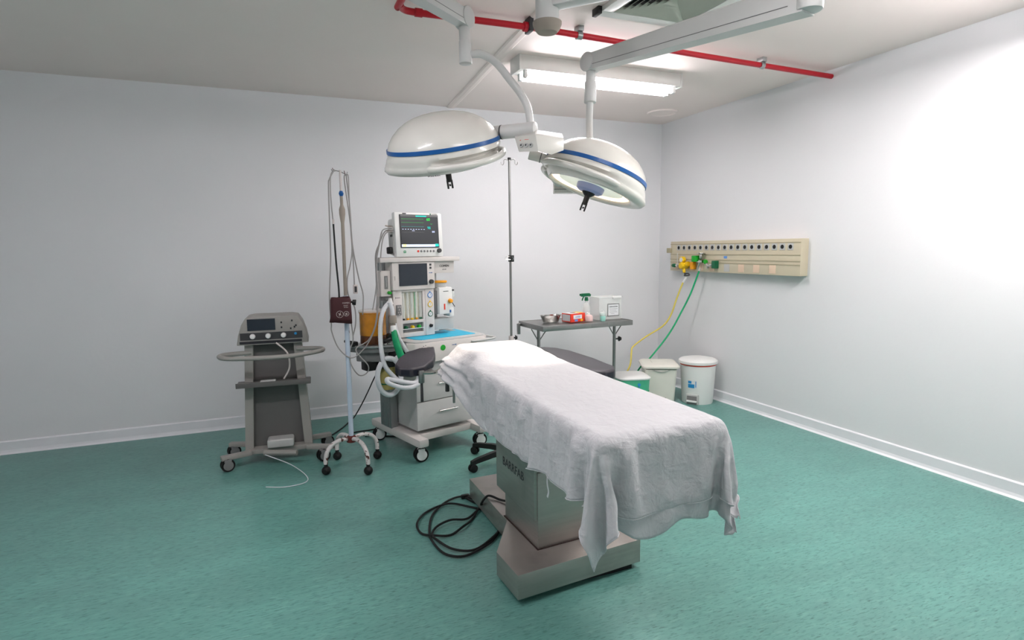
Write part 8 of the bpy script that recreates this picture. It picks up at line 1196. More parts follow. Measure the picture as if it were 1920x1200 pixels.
MB().cyl((-.425, -.19, .985), (-.425, -.196, .945), .0195, .021, seg=18, bev=.002).build('neck', PLASW, BG)

# ------------------------------------------------------------------ pressure-cuff stand with rusty legs
ST = thing('drip_stand', 'pale blue-grey drip stand on chipped rusty white legs with black ball casters', 'stand', (.461, 4.10, 0))
MB().cyl((0, 0, .215), (.005, 0, 1.20), .0165, .0165, seg=16).build('lower_pole', BLUEW, ST)
MB().cyl((.005, 0, 1.19), (.007, 0, 1.75), .0115, seg=14).build('upper_pole', TAPE, ST)
MB().lathe([(.0115, -.06), (.013, -.05), (.020, .0), (.020, .03), (.010, .06), (.0001, .062)], (.007, 0, 1.745), (0, 0, 1), 18).build('tape_wrap', TAPE, ST)
MB().cyl((.007, 0, 1.79), (.006, 0, 1.88), .010, seg=12).build('middle_rod', TAPE, ST)
MB().lathe([(.0001, -.02), (.010, -.017), (.0165, 0), (.010, .017), (.0001, .02)], (.006, 0, 1.878), (0, 0, 1), 16).build('blue_ball', BLUE, ST)
MB().cyl((.006, 0, 1.88), (.006, 0, 2.03), .008, seg=12).build('top_rod', PRINT, ST)
for sg, dx in ((-1, -.035), (1, .038)):
    MB().tube([(.006, 0, 2.02), (dx * .6, .0, 2.025 - (.012 if sg > 0 else 0)), (dx, 0, 2.005 if sg > 0 else 2.02), (dx + sg * .006, 0, 2.0 if sg > 0 else 2.015), (dx + sg * .014, 0, 2.02 if sg > 0 else 2.035)], .003, 8).build('hook', STEELB, ST)
    MB().tube([(dx, 0, 2.005 if sg > 0 else 2.02), (dx - .008, -.012, 2.025 if sg > 0 else 2.04)], .0025, 6).build('hook_barb', RUST, ST)
MB().cyl((.02, 0, 1.155), (.05, -.008, 1.155), .006).cyl((.045, -.008, 1.155), (.07, -.012, 1.152), .018, .02, seg=14, bev=.004).build('lock_knob', BLACK, ST)
MB().lathe([(.0001, -.022), (.032, -.018), (.034, 0), (.030, .02), (.019, .026), (.0001, .028)], (0, 0, .20), (0, 0, 1), 18).build('hub', RUST, ST)
for (wx, wy) in ((.278, 4.021), (.54, 3.904), (.649, 4.189), (.378, 4.287)):
    dx, dy = wx - .461, wy - 4.10
    MB().tube([(0, 0, .20), (dx * .35, dy * .35, .213), (dx * .7, dy * .7, .198), (dx * .93, dy * .93, .155), (dx, dy, .10), (dx, dy, .075)], .0145, 12).build('leg', RUSTW, ST)
    c_ = MB(); c_.cyl((dx, dy, .045), (dx, dy, .092), .0125, seg=12).lathe([(.0001, -.030), (.016, -.027), (.027, -.014), (.030, 0), (.027, .014), (.016, .027), (.0001, .030)], (dx, dy, .030), (.5, .8, 0), 20); c_.build('caster', RUBBER, ST)

CF = thing('blood_pressure_cuff', 'maroon blood pressure cuff hanging open on the drip stand', 'blood pressure cuff', (.425, 4.045, 1.03))
mb = MB(); n = 40; rings = []
for (z, a, b) in ((-.005, .080, .030), (.04, .075, .034), (.09, .073, .036), (.15, .071, .034), (.165, .066, .030)):
    rings.append([mb.bm.verts.new((a * .92 * math.copysign(abs(math.cos(2 * PI * k / n)) ** .75, math.cos(2 * PI * k / n)) - (.004 if z < .02 else 0), b * math.copysign(abs(math.sin(2 * PI * k / n)) ** .75, math.sin(2 * PI * k / n)), z + .004 * math.sin(4 * PI * k / n) - .006 * math.cos(2 * PI * k / n) * (z < .02))) for k in range(n)])
for A, B in zip(rings[:-1], rings[1:]):
    for k in range(n): mb.bm.faces.new((A[k], A[(k + 1) % n], B[(k + 1) % n], B[k]))
o = mb.build('sleeve', MAROON, CF); md = o.modifiers.new('s', 'SOLIDIFY'); md.thickness = .006; md.offset = -1
fr = Matrix.Translation((-.0, -.037, .0)) @ Mf
lettering('COMEN', .013, fr @ Matrix.Translation((.030, .128, 0)), PRINT, CF, world=False)
lettering('ADULT', .009, fr @ Matrix.Translation((.028, .111, .0)), PRINT, CF, world=False); lettering('25-35cm', .008, fr @ Matrix.Translation((.030, .100, .0)), PRINT, CF, world=False)
m = MB()
for cx, r in ((-.012, .023), (.030, .017)):
    m.lathe([(r - .002, 0), (r, 0), (r, .001), (r - .002, .001)], (cx, -.037, .055 if cx < 0 else .057), (0, -1, 0), 28)
    m.box((cx, -.0375, .055), (.0025, .001, r * 1.3), ry=.4).box((cx, -.0375, .055), (.0025, .001, r * 1.1), ry=-.9).box((cx, -.0375, .055), (.012, .001, .004), ry=-.2)
m.build('circle_marks', PRINT, CF)

def cable(label, pts, m_=GREYC, r=.0042, cat='cable', name='monitor_cable', group=None, extra=None):
    t_ = thing(name, label, cat, tuple(pts[0]), 0, group)
    MB().tube(pts, r, 8).build('cord', m_, t_, world=True)
    if extra: extra(t_)
    return t_
cable('grey cable looping from the left stand hook down round the cuff to the monitor', WP['cable_left'])
def pl_(t_): MB().tube(WP['cuff_black'], .0058, 8).build('black_hose', RUBBER, t_, world=True); MB().cyl(WP['cuff_grey'][-1], (WP['cuff_grey'][-1][0], WP['cuff_grey'][-1][1], WP['cuff_grey'][-1][2] + .03), .007, seg=10).build('connector', PRINT, t_, world=True)
cable('cuff hose, grey above and black below, hanging from the left stand hook', WP['cuff_grey'], extra=pl_, name='cuff_hose', cat='hose')
cable('grey cable hanging from the right stand hook close beside the pole', WP['cable_b'])
def pl2(t_):
    e = WP['cable_c'][-1]; MB().box((e[0] + .006, e[1], e[2] - .03), (.03, .02, .062), bev=.005).build('sensor_plug', PRINT, t_, world=True); MB().box((e[0] + .006, e[1] - .011, e[2] - .03), (.016, .002, .04)).build('plug_window', DARKG, t_, world=True)
cable('grey cable on the right stand hook ending in a pale square plug', WP['cable_c'], extra=pl2)
cable('grey cable running from the right stand hook to the amber canister', WP['cable_d'])
cable('grey cable hanging in a low loop below the cuff and crossing the pole', WP['cable_e'])
def wl(pts): M = pm(AM); return [tuple(M @ Vector(p_)) for p_ in pts]
cable('outermost grey cable bowing left from the patient monitor side', wl(WP['mon']))
cable('short grey cable dropping from the monitor socket behind the flowmeter', wl(WP['mon2']))
cable('grey cable slanting from the monitor down over the amber canister to the stand', wl(WP['mon3']))
cable('black power cable rising from the floor along the back wall to the anesthesia machine', WP['wallcable'], RUBBER, .0055, name='power_cable')
cable('black power cable looping on the floor beside the rusty stand legs', WP['floorcable'], RUBBER, .0055, name='power_cable')
# ------------------------------------------------------------------ grey machine trolley at the left edge
VT = thing('ventilator_trolley', 'grey medical machine on a tall trolley with curved push handle at the left', 'medical machine', (0.0, 4.47, 0), math.radians(-4))
def taper(m, x0, x1, y0, y1, z0, X0, X1, Y0, Y1, z1):
    A = [m.bm.verts.new(q) for q in ((x0, y0, z0), (x1, y0, z0), (x1, y1, z0), (x0, y1, z0))]; B = [m.bm.verts.new(q) for q in ((X0, Y0, z1), (X1, Y0, z1), (X1, Y1, z1), (X0, Y1, z1))]
    m.bm.faces.new(A[::-1]); m.bm.faces.new(B)
    for k in range(4): m.bm.faces.new((A[k], A[(k + 1) % 4], B[(k + 1) % 4], B[k]))
    return m
taper(MB(), -.19, .185, .02, .16, .10, -.15, .15, .02, .16, .86).build('back_panel', GREYM2, VT, smooth=False)
taper(MB(), .17, .225, -.03, .16, .08, .13, .185, -.03, .16, .86).build('side_post', GREYM, VT, smooth=False)
taper(MB(), -.23, -.175, -.03, .16, .08, -.19, -.135, -.03, .16, .86).build('side_post', GREYM, VT, smooth=False)
hd = MB(); Mh = Matrix(((1, 0, 0, 0), (0, 0, -1, 0), (0, 1, 0, 0), (0, 0, 0, 1)))
hd.prism([(-.235, .86), (.235, .86), (.222, .93), (.20, 1.0), (.17, 1.048), (.13, 1.056), (-.13, 1.056), (-.17, 1.048), (-.20, 1.0), (-.222, .93)], -.18, .07, Mh, bev=.006)
HD = hd.build('control_head', GREYM, VT, ang=30)
MB().bx(-.21, .195, -.073, -.069, .895, .945).build('knob_strip', DARKG, HD)
for x in (-.13, -.03, .07): MB().cyl((x, -.07, .92), (x, -.09, .92), .019, .016, seg=18, bev=.002).build('white_knob', PLASW, HD)
MB().cyl((.15, -.07, .928), (.15, -.082, .928), .009, seg=14, bev=.001).build('ring_button', STICK, HD)
MB().bx(-.16, .02, -.074, -.069, .96, 1.04).build('display', SCREEN, HD)
m = MB()
for (x, z) in ((.13, 1.02), (.145, .975), (.12, .965), (.06, 1.01), (.06, .975), (.155, .985)): m.bx(x - .005, x + .005, -.0745, -.069, z - .006, z + .006)
m.build('socket', INK, HD)
MB().bx(-.215, .19, -.072, -.069, .868, .886).build('lower_slot', INK, HD)
MB().tube([(-.15, -.02, .80), (-.30, -.05, .80), (-.34, -.12, .80), (-.28, -.19, .795), (-.1, -.21, .79), (.1, -.21, .79), (.25, -.18, .80), (.325, -.12, .805), (.30, -.06, .81), (.15, -.02, .81)], .016, 12).build('push_handle', GREYM, VT)
MB().bx(-.25, .235, -.14, .02, .575, .592, .004).bx(-.25, .235, -.145, -.135, .575, .61, .003).build('shelf', GREYM2, VT)
MB().bx(-.10, .0, -.10, -.02, .592, .60, .002).build('shelf_item', PLASW, VT)
m = MB()
m.bx(-.23, .22, -.06, .20, .075, .11, .008); m.tube([(-.1, -.1, .095), (.12, -.18, .095)], .02, 8)
for sg in (-1, 1): m.box((sg * .28, -.10, .095), (.20, .05, .032), rz=-sg * .35, bev=.008).box((sg * .28, .16, .095), (.16, .05, .032), rz=sg * .3, bev=.008)
m.build('base', GREYM, VT)
for (x, y) in ((.295, -.14), (-.335, -.125), (.33, .18), (-.33, .18)): caster(VT, x, y, .045, rz=.35, z0=.09, hub=MIDG)
MB().bx(-.08, .10, -.09, .03, .112, .175, .02, seg=3).build('wrapped_pack', PLASG, VT)
MB().tube([(.02, -.09, .87), (.09, -.12, .80), (.10, -.13, .70), (.06, -.13, .62)], .006, 8).build('thin_hose', PRINT, VT)
cable('thin clear tube loop lying on the floor below the grey trolley', [(-.1, 4.25, .12), (.06, 4.18, .05), (.15, 4.05, .004), (.14, 3.93, .004), (.02, 3.90, .004), (-.1, 3.95, .004)], HOSEW, .003, name='clear_tube', cat='tube')

# ------------------------------------------------------------------ drip pole behind the table
IV = thing('drip_pole', 'slim chrome drip pole with two small hooks standing behind the table', 'drip pole', (1.787, 4.38, 0))
MB().cyl((0, 0, .10), (0, 0, .80), .0125, seg=16).build('lower_tube', CHROME, IV)
MB().cyl((0, 0, .80), (0, 0, 2.20), .0095, seg=16).build('upper_tube', STEELB, IV)
MB().cyl((0, 0, 2.195), (0, 0, 2.212), .014, seg=14, bev=.002).build('top_cap', BLACK, IV)
for sg in (-1, 1):
    dx, dy = .92 * sg, -.38 * sg
    MB().tube([(0, 0, 2.188), (dx * .022, dy * .022, 2.196), (dx * .042, dy * .042, 2.194), (dx * .044, dy * .044, 2.170), (dx * .052, dy * .052, 2.157), (dx * .063, dy * .063, 2.162), (dx * .067, dy * .067, 2.178)], .0028, 8).build('hook', STEELB, IV)
MB().cyl((0, 0, .755), (0, 0, .80), .021, seg=18, bev=.003).build('clamp_collar', PRINT, IV)
MB().cyl((.012, -.006, .785), (.030, -.012, .785), .006).cyl((.028, -.010, .785), (.046, -.018, .785), .022, .012, seg=16, bev=.003).build('clamp_knob', BLACK, IV)
for k in range(5):
    a = k * 2 * PI / 5 + .2; ca, sa = math.cos(a), math.sin(a)
    MB().tube([(0, 0, .115), (ca * .10, sa * .10, .10), (ca * .21, sa * .21, .07)], .012, 10, flat=.8).build('leg', CHROME, IV)
    MB().cyl((ca * .21, sa * .21, .02), (ca * .21, sa * .21, .07), .008).lathe([(.0001, -.014), (.02, -.012), (.024, 0), (.02, .012), (.0001, .014)], (ca * .21, sa * .21, .0245), (-sa, ca, 0), 18).build('caster', RUBBER, IV)
bc = thing('binder_clip', 'black binder clip gripping the chrome drip pole', 'clip', (1.787, 4.37, 1.425))
MB().bx(-.019, .019, -.022, .012, -.026, .026, .003).build('clip_body', BLACK, bc)
MB().tube([(-.012, -.02, .014), (-.045, -.026, .016), (-.06, -.028, .008), (-.058, -.028, -.004), (-.04, -.026, -.006), (-.012, -.022, -.008)], .0013, 6).tube([(0, -.024, .016), (.01, -.026, .0), (0, -.024, -.016)], .0013, 6).build('wire_handle', CHROME, bc)

# ------------------------------------------------------------------ steel side table and what stands on it
STL = thing('instrument_table', 'narrow stainless steel side table with black side knobs against the back wall', 'table', (2.52, 4.645, 0), math.radians(2.5))
mb = MB(); mb.bx(-.45, .45, -.23, .23, .838, .85, .002)
for (a, b, c, d) in ((-.455, .455, -.235, -.225), (-.455, .455, .225, .235), (-.455, -.445, -.23, .23), (.445, .455, -.23, .23)): mb.bx(a, b, c, d, .812, .856, .002)
mb.build('tabletop', STEELB, STL)
MB().bx(.02, .19, -.2362, -.234, .818, .848).build('dark_label', MIDG, STL)
for x in (-.40, .35):
    for y in ((-.1,) if x > 0 else (-.05,)):
        lg = MB().cyl((x, y, .03), (x, y, .815), .0145, seg=16).build('leg', STEELB, STL)
    MB().bx(x - .015, x + .015, -.22, .22, .03, .055, .004).build('foot_bar', STEELB, STL)
    for yy in (-.20, .20):
        MB().cyl((x, yy, .0), (x, yy, .03), .018, seg=14).build('caster', RUBBER, STL)
    for dx, dy in ((-.07, 0), (.09, 0)): MB().cyl((x, y, .70), (x + dx, y + dy, .815), .005, seg=8).build('brace', STEELB, STL)
MB().cyl((.35, -.1, .675), (.40, -.11, .675), .006).cyl((.39, -.11, .675), (.415, -.115, .675), .024, .016, seg=16, bev=.004).build('height_knob', BLACK, STL)
MB().cyl((-.455, .20, .83), (-.475, .20, .83), .01).bx(-.485, -.46, .185, .215, .74, .835, .004).build('side_clamp', STEELB, STL)
MB().tube([(-.40, -.05, .61), (-.44, -.07, .60), (-.46, -.07, .605)], .004, 8).build('side_pin', STEELB, STL)

KB = thing('kidney_dish', 'stainless steel kidney dish standing at the left of the steel side table', 'dish', (2.28, 4.66, .856), math.radians(5))
mb = MB(); n = 48; rings = []
def kid(k, s, z):
    a = 2 * PI * k / n; x = .098 * s * math.cos(a); y = .055 * s * math.sin(a) - .030 * s * math.exp(-(x / .05) ** 2) * (1 if math.sin(a) > 0 else .1)
    return (x, y, z)
for s, z in ((.78, 0), (.80, .004), (1.03, .056), (1.10, .060), (1.10, .062), (1.02, .060), (.77, .006)): rings.append([mb.bm.verts.new(kid(k, s, z)) for k in range(n)])
for A, B in zip(rings[:-1], rings[1:]):
    for k in range(n): mb.bm.faces.new((A[k], A[(k + 1) % n], B[(k + 1) % n], B[k]))
mb.bm.faces.new(rings[0]); mb.bm.faces.new(rings[-1]); mb.build('dish', CHROME, KB)
GB = thing('glove_box', 'red and white cardboard box of gloves on the steel side table', 'box', (2.475, 4.60, .856), math.radians(14))
MB().bx(-.085, .085, -.06, .06, 0, .075, .002).build('carton', REDP, GB)
MB().bx(-.086, .02, -.055, .055, .0755, .0765).bx(-.055, .045, -.0615, -.060, .028, .062).bx(-.0865, -.085, -.05, .05, .01, .066).build('white_panel', PAPER, GB)
MB().lathe([(.0001, 0), (.030, 0), (.030, .001), (.0001, .001)], (-.01, .0, .0765), (0, 0, 1), 24, sy=.6).build('opening', DARKG, GB)
MB().bx(-.04, -.005, -.0625, -.061, .006, .024).build('blue_label', BLUEL, GB); MB().bx(.03, .055, -.0625, -.061, .006, .022).bx(.02, .08, -.04, .04, .0755, .0768).build('yellow_label', YEL, GB)
lettering('LUVAS', .02, Matrix.Translation((-.005, -.0622, .045)) @ Mf, BLUEL, GB, world=False)
SB = thing('spray_bottle', 'clear spray bottle with a dark green trigger head', 'spray bottle', (2.64, 4.66, .856), math.radians(10))
MB().lathe([(.0001, 0), (.030, 0), (.034, .006), (.034, .11), (.031, .125), (.018, .150), (.013, .160), (.013, .178), (.0001, .178)], seg=28).build('bottle', CLOUDY, SB)
tg = MB(); tg.cyl((0, 0, .172), (0, 0, .205), .018, .015, seg=18, bev=.002).box((-.012, 0, .225), (.095, .026, .03), bev=.008).box((.03, 0, .222), (.03, .024, .022), bev=.006, ry=.35).box((-.065, 0, .228), (.018, .018, .02), bev=.003)
tg.tube([(-.03, 0, .212), (-.042, 0, .195), (-.050, 0, .175)], .006, 8); tg.build('trigger_head', GREEND, SB)
PB = thing('soap_bottle', 'small pinkish clear bottle with white cap beside the glove box', 'bottle', (2.60, 4.545, .856))
MB().lathe([(.0001, 0), (.033, 0), (.036, .006), (.036, .04), (.030, .052), (.010, .060), (.0001, .060)], seg=28).build('bottle', PINKL, PB); MB().lathe([(.0001, .076), (.007, .075), (.011, .066), (.011, .058), (.0001, .058)], seg=18).cyl((0, 0, .07), (-.018, 0, .078), .004).build('cap', PLASW, PB)
TB = thing('liquid_bottle', 'small bottle of pale teal liquid in front of the clear container', 'bottle', (2.71, 4.49, .856))
MB().lathe([(.0001, 0), (.022, 0), (.024, .004), (.024, .045), (.019, .06), (.0001, .06)], seg=24).build('liquid', TEALL, TB); MB().lathe([(.024, .045), (.024, .075), (.010, .088), (.010, .095), (.0001, .096)], seg=24).build('bottle_neck', CLOUDY, TB)
CB = thing('storage_box', 'clear plastic storage box with white lid clip and a printed paper label', 'box', (2.82, 4.63, .856), math.radians(4))
mb = MB(); b_ = mb.bm
mb.bx(-.125, .125, -.08, .08, 0, .20, .012); mb.build('body', CLOUDY, CB)
MB().bx(-.13, .13, -.085, .085, .198, .208, .004).build('lid', CLOUDY, CB)
MB().bx(.02, .115, -.092, -.078, .19, .212, .005).build('lid_clip', PLASW, CB)
MB().bx(-.035, .095, -.0835, -.0805, .03, .145, .001).build('label_frame', MIDG, CB); MB().bx(-.027, .087, -.0845, -.083, .038, .137).build('label', PAPER, CB)
lettering('CAIXA ESTERIL', .014, Matrix.Translation((.03, -.0852, .118)) @ Mf, INK, CB, world=False)
m = MB()
for k, (w0, w1) in enumerate(((-.015, .075), (-.01, .06), (-.012, .07), (.0, .04))): m.bx(w0, w1, -.0852, -.0845, .096 - k * .014, .0985 - k * .014)
m.build('printed_lines', MIDG, CB)

# ------------------------------------------------------------------ pedal bins
def rrect(w_, d_, r, n=6):
    out = []
    for (cx, cy, a0) in ((w_ / 2 - r, d_ / 2 - r, 0), (-w_ / 2 + r, d_ / 2 - r, PI / 2), (-w_ / 2 + r, -d_ / 2 + r, PI), (w_ / 2 - r, -d_ / 2 + r, 1.5 * PI)):
        for k in range(n + 1): a = a0 + PI / 2 * k / n; out.append((cx + r * math.cos(a), cy + r * math.sin(a)))
    return out
def loft(m, secs):
    rings = [[m.bm.verts.new((x, y, z)) for x, y in rrect(w_, d_, r)] for (w_, d_, r, z) in secs]
    n = len(rings[0])
    for A, B in zip(rings[:-1], rings[1:]):
        for k in range(n): f = m.bm.faces.new((A[k], A[(k + 1) % n], B[(k + 1) % n], B[k])); f.material_index = m.mi
    m.bm.faces.new(rings[0][::-1]); m.bm.faces.new(rings[-1]); return m
B1 = thing('pedal_bin', 'round light grey pedal bin with white lid, red liner edge and blue sticker', 'bin', (3.80, 4.52, 0), math.radians(-58))
MB().lathe([(.0001, .0), (.128, .0), (.130, .006), (.148, .37), (.148, .385), (.0001, .385)], seg=48).build('body', PLASW, B1)
MB().lathe([(.150, .372), (.152, .376), (.152, .388), (.149, .389)], seg=48).build('liner_edge', REDP, B1)
MB().lathe([(.158, .385), (.163, .390), (.163, .412), (.150, .424), (.10, .436), (.0001, .442)], seg=48).build('lid', PLASW, B1)
def on_front(z0, z1, w_, r0, r1, off=.002, x0=0):   # curved patch on the -Y side of a cone
    m = MB(); n = 8; A = []; B = []
    for k in range(n + 1):
        x = x0 - w_ / 2 + w_ * k / n; a = x / r0 - PI / 2
        A.append(m.bm.verts.new(((r0 + off) * math.cos(a), (r0 + off) * math.sin(a), z0))); B.append(m.bm.verts.new(((r1 + off) * math.cos(a), (r1 + off) * math.sin(a), z1)))
    for k in range(n): m.bm.faces.new((A[k], A[k + 1], B[k + 1], B[k]))
    return m
on_front(.16, .235, .075, .138, .142).build('sticker', PAPER, B1); on_front(.163, .20, .055, .138, .140, .003, -.008).build('sticker_print', STICK, B1)
on_front(.205, .23, .03, .1403, .1415, .003, -.02).build('sticker_print', STICK, B1); on_front(.17, .23, .006, .1385, .1415, .003, .030).build('sticker_print', STICK, B1)
MB().bx(-.055, .055, -.142, -.10, 0, .10, .012).build('pedal_recess', PLASG, B1)
MB().bx(-.043, .043, -.1435, -.12, .006, .085, .004).build('recess_opening', MIDG, B1); MB().bx(-.042, .042, -.158, -.12, .026, .042, .004).build('pedal', PLASW, B1)
B2 = thing('pedal_bin', 'square ivory pedal bin with flat lid between the two other bins', 'bin', (3.495, 4.73, 0), math.radians(-28))
loft(MB(), [(.24, .26, .03, 0), (.245, .265, .03, .01), (.28, .30, .035, .335)]).build('body', IVORY, B2)
loft(MB(), [(.315, .335, .04, .345), (.325, .345, .045, .352), (.325, .345, .045, .366), (.30, .32, .04, .378), (.25, .27, .035, .383)]).build('lid', IVORY, B2)
loft(MB(), [(.14, .16, .03, .383), (.13, .15, .03, .389)]).build('lid_panel', IVORY, B2)
MB().tube([(-.08, -.152, .338), (-.04, -.156, .322), (.02, -.157, .315), (.08, -.154, .336)], .006, 8, flat=.5).build('liner_edge', PLASG, B2)
MB().bx(-.05, .05, -.137, -.11, .005, .06, .008).build('recess_opening', DARKG, B2); MB().bx(-.04, .04, -.155, -.12, .018, .034, .004).build('pedal', IVORY, B2)
B3 = thing('pedal_bin', 'small pedal bin with a translucent green bag folded over its rim under a white lid', 'bin', (3.125, 4.66, 0), math.radians(-16))
loft(MB(), [(.23, .22, .06, 0), (.235, .225, .06, .01), (.27, .26, .07, .245)]).build('body', PLASW, B3)
loft(MB(), [(.272, .262, .07, .155), (.292, .282, .075, .165), (.300, .290, .075, .278), (.298, .288, .075, .282)]).build('green_bag', BAGG, B3)
loft(MB(), [(.290, .280, .075, .150), (.296, .286, .075, .156), (.298, .288, .075, .166), (.292, .282, .075, .170)]).build('bag_band', BAGD, B3)
loft(MB(), [(.310, .300, .08, .278), (.318, .308, .085, .284), (.318, .308, .085, .292), (.28, .27, .075, .306), (.20, .19, .06, .316)]).build('lid', PLASW, B3)
m = MB(); m.lathe([(.0001, .0), (.014, 0), (.014, .001), (.0001, .001)], (.03, -.1475, .235), (0, -1, 0), 18); m.bx(.026, .034, -.149, -.147, .205, .23); m.build('tree_print', STICK, B3)

B1.scale = (1.12, 1.12, 1.0); B2.scale = (1.1, 1.1, 1.0); B3.scale = (1.04, 1.04, 1.0)
for b_ in (B1, B2, B3): b_['group'] = 'pedal bins by the right wall'

# ------------------------------------------------------------------ medical gas rail on the right wall
GP = thing('medical_gas_rail', 'long beige medical gas and power panel on the right wall', 'wall panel', (RX, 4.3, 1.41))
MB().bx(-.085, 0, -.80, .855, -.155, .148, .004).build('housing', BEIGE, GP)
m = MB()
for z in (.118, .015, -.035, -.065): m.bx(-.088, -.084, -.80, .855, z - .003, z + .003)
m.build('groove', BEIGED, GP)
MB().bx(-.11, -.02, .835, .895, .03, .082, .006).build('end_bracket', BEIGED, GP)
for k in range(18):
    y = .72 - k * .0835
    s_ = MB().bx(-.0885, -.084, y - .028, y + .028, .055, .112, .002).build('power_socket', PLASG, GP)
    MB().lathe([(.0001, .001), (.017, .001), (.0175, 0)], (-.089, y, .083), (-1, 0, 0), 20).build('socket_hole', BLACK, s_)
for k, y in enumerate((.755, .50, .375, .22, .02, -.16, -.34, -.52)):
    MB().bx(-.088, -.084, y - .035, y + .035, -.142, -.072, .002).build('outlet_plate', PINKP, GP) if k < 4 or k > 4 else MB().bx(-.088, -.084, y - .035, y + .035, -.142, -.072, .002).build('outlet_plate', PLASG, GP)
MB().bx(-.0885, -.084, .02, .06, -.02, .002).build('blue_label', BLUEL, GP)
def g(y, z, x=-.10): return (RX + x, y, z)
V1 = thing('gas_valve', 'small dark green gas valve at the left end of the panel', 'valve', (RX - .09, 5.03, 1.315))
MB().cyl(g(5.06, 1.312, -.13), g(5.02, 1.312, -.13), .017, .02, seg=18, bev=.003).build('green_knob', GREEND, V1, world=True)
MB().cyl(g(5.02, 1.312, -.13), g(4.95, 1.322, -.13), .009, seg=12).cyl(g(4.985, 1.314, -.085), g(4.985, 1.314, -.14), .014, seg=14).build('body', CHROME, V1, world=True)
MB().cyl(g(4.985, 1.32, -.13), g(4.985, 1.44, -.13), .0035, seg=8).build('thin_rod', PLASG, V1, world=True)
V2 = thing('gas_regulator', 'yellow compressed air regulator with round white gauge on the wall panel', 'regulator', (RX - .09, 4.87, 1.32))
MB().cyl(g(4.905, 1.372, -.11), g(4.905, 1.372, -.145), .032, seg=28, bev=.003).build('gauge', YEL, V2, world=True); MB().cyl(g(4.905, 1.372, -.144), g(4.905, 1.372, -.149), .022, seg=24).build('gauge_face', PAPER, V2, world=True)
MB().cyl(g(4.885, 1.312, -.085), g(4.885, 1.312, -.17), .035, .032, seg=28, bev=.006).cyl(g(4.82, 1.332, -.12), g(4.86, 1.325, -.12), .026, seg=20, bev=.004).cyl(g(4.885, 1.30, -.13), g(4.87, 1.24, -.13), .018, .014, seg=16, bev=.003).build('body', YEL, V2, world=True)
MB().cyl(g(4.955, 1.314, -.12), g(4.92, 1.314, -.12), .02, seg=14, bev=.003).build('dark_collar', GREEND, V2, world=True)
MB().bx(RX - .13, RX - .086, 4.745, 4.79, 1.278, 1.352, .006).build('orange_coupling', ORANGE, V2, world=True)
MB().tube([g(4.87, 1.245, -.13), g(4.845, 1.222, -.14), g(4.84, 1.215, -.15), g(4.78, 1.22, -.14), g(4.81, 1.235, -.13), g(4.86, 1.232, -.13)], .007, 8).build('black_clasp', DARKG, V2, world=True)
V3 = thing('oxygen_regulator', 'bright green oxygen regulator with clear cup beside the yellow one', 'regulator', (RX - .09, 4.66, 1.37))
MB().box(g(4.70, 1.385, -.13), (.06, .065, .062), bev=.008).build('green_block', GREENB, V3, world=True)
MB().cyl(g(4.625, 1.385, -.13), g(4.625, 1.43, -.13), .016, .016, seg=16, bev=.003).cyl(g(4.625, 1.432, -.13), g(4.625, 1.442, -.13), .042, seg=24, bev=.003).cyl(g(4.67, 1.36, -.13), g(4.60, 1.36, -.13), .013).cyl(g(4.64, 1.36, -.13), g(4.67, 1.275, -.13), .010, .007).cyl(g(4.64, 1.36, -.08), g(4.64, 1.36, -.14), .014).build('metal_body', CHROME, V3, world=True)
V4 = thing('gas_valve', 'dark green square gas outlet with chrome elbow right of the oxygen regulator', 'valve', (RX - .09, 4.5, 1.335))
MB().bx(RX - .14, RX - .086, 4.425, 4.468, 1.295, 1.368, .006).build('green_outlet', GREEND, V4, world=True); MB().cyl(g(4.577, 1.352, -.12), g(4.562, 1.358, -.12), .024, seg=16, bev=.004).build('green_ring', GREENB, V4, world=True)
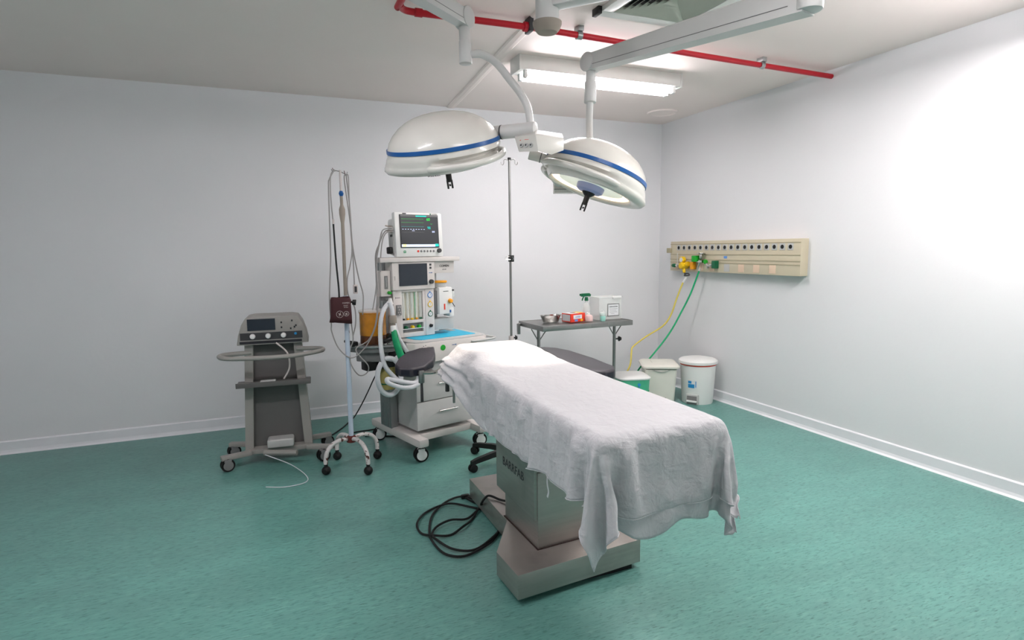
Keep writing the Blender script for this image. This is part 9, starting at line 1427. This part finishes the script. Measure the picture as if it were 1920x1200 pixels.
MB().cyl(g(4.55, 1.335, -.12), g(4.51, 1.315, -.13), .014, .012).cyl(g(4.51, 1.318, -.13), g(4.468, 1.335, -.12), .012).cyl(g(4.52, 1.31, -.14), g(4.52, 1.295, -.14), .012).build('chrome_elbow', CHROME, V4, world=True)
H1 = thing('gas_hose', 'yellow gas hose curving from the wall panel down behind the green-lined bin', 'hose', (RX - .14, 4.86, 1.22))
yp = [(3.89, 4.82, 1.213), (3.87, 4.866, 1.136), (3.82, 4.898, .967), (3.76, 4.901, .817), (3.69, 4.936, .702), (3.54, 5.025, .584), (3.42, 5.066, .487), (3.39, 5.049, .436), (3.33, 4.98, .32), (3.27, 4.98, .22), (3.22, 5.0, .12), (3.10, 4.98, .10), (3.02, 4.94, .22), (2.995, 4.93, .29), (3.02, 4.96, .34), (3.06, 5.0, .24)]
MB().tube(yp, .0085, 10).build('tube', YHOSE, H1, world=True); MB().cyl(yp[0], (3.872, 4.86, 1.145), .012, seg=12).build('ferrule', PLASW, H1, world=True)
H2 = thing('gas_hose', 'bright green gas hose running from the panel down behind the ivory bin', 'hose', (RX - .13, 4.67, 1.28))
gp = [(3.90, 4.658, 1.265), (3.885, 4.70, 1.15), (3.865, 4.74, 1.03), (3.82, 4.794, .878), (3.70, 4.843, .636), (3.52, 4.905, .391), (3.44, 4.98, .27), (3.40, 5.1, .05)]
MB().tube(gp, .0085, 10).build('tube', GHOSE, H2, world=True); MB().cyl((3.905, 4.65, 1.29), gp[0], .009, seg=10).build('ferrule', PRINT, H2, world=True)

for o_ in list(bpy.data.objects):
    if o_.parent is None and 'label' in o_:
        n_ = o_.name.split('.')[0]
        gname = {'monitor_cable': 'grey cables around the drip stand and monitor', 'fluorescent_light': 'batten lights on the ceiling', 'surgical_lamp': 'surgical lamps over the table', 'arm_board': 'padded arm boards of the operating table', 'power_cable': 'black power cables on the floor', 'gas_hose': 'gas hoses from the wall panel', 'gas_valve': 'dark green gas valves on the wall panel'}.get(n_)
        if gname: o_['group'] = gname
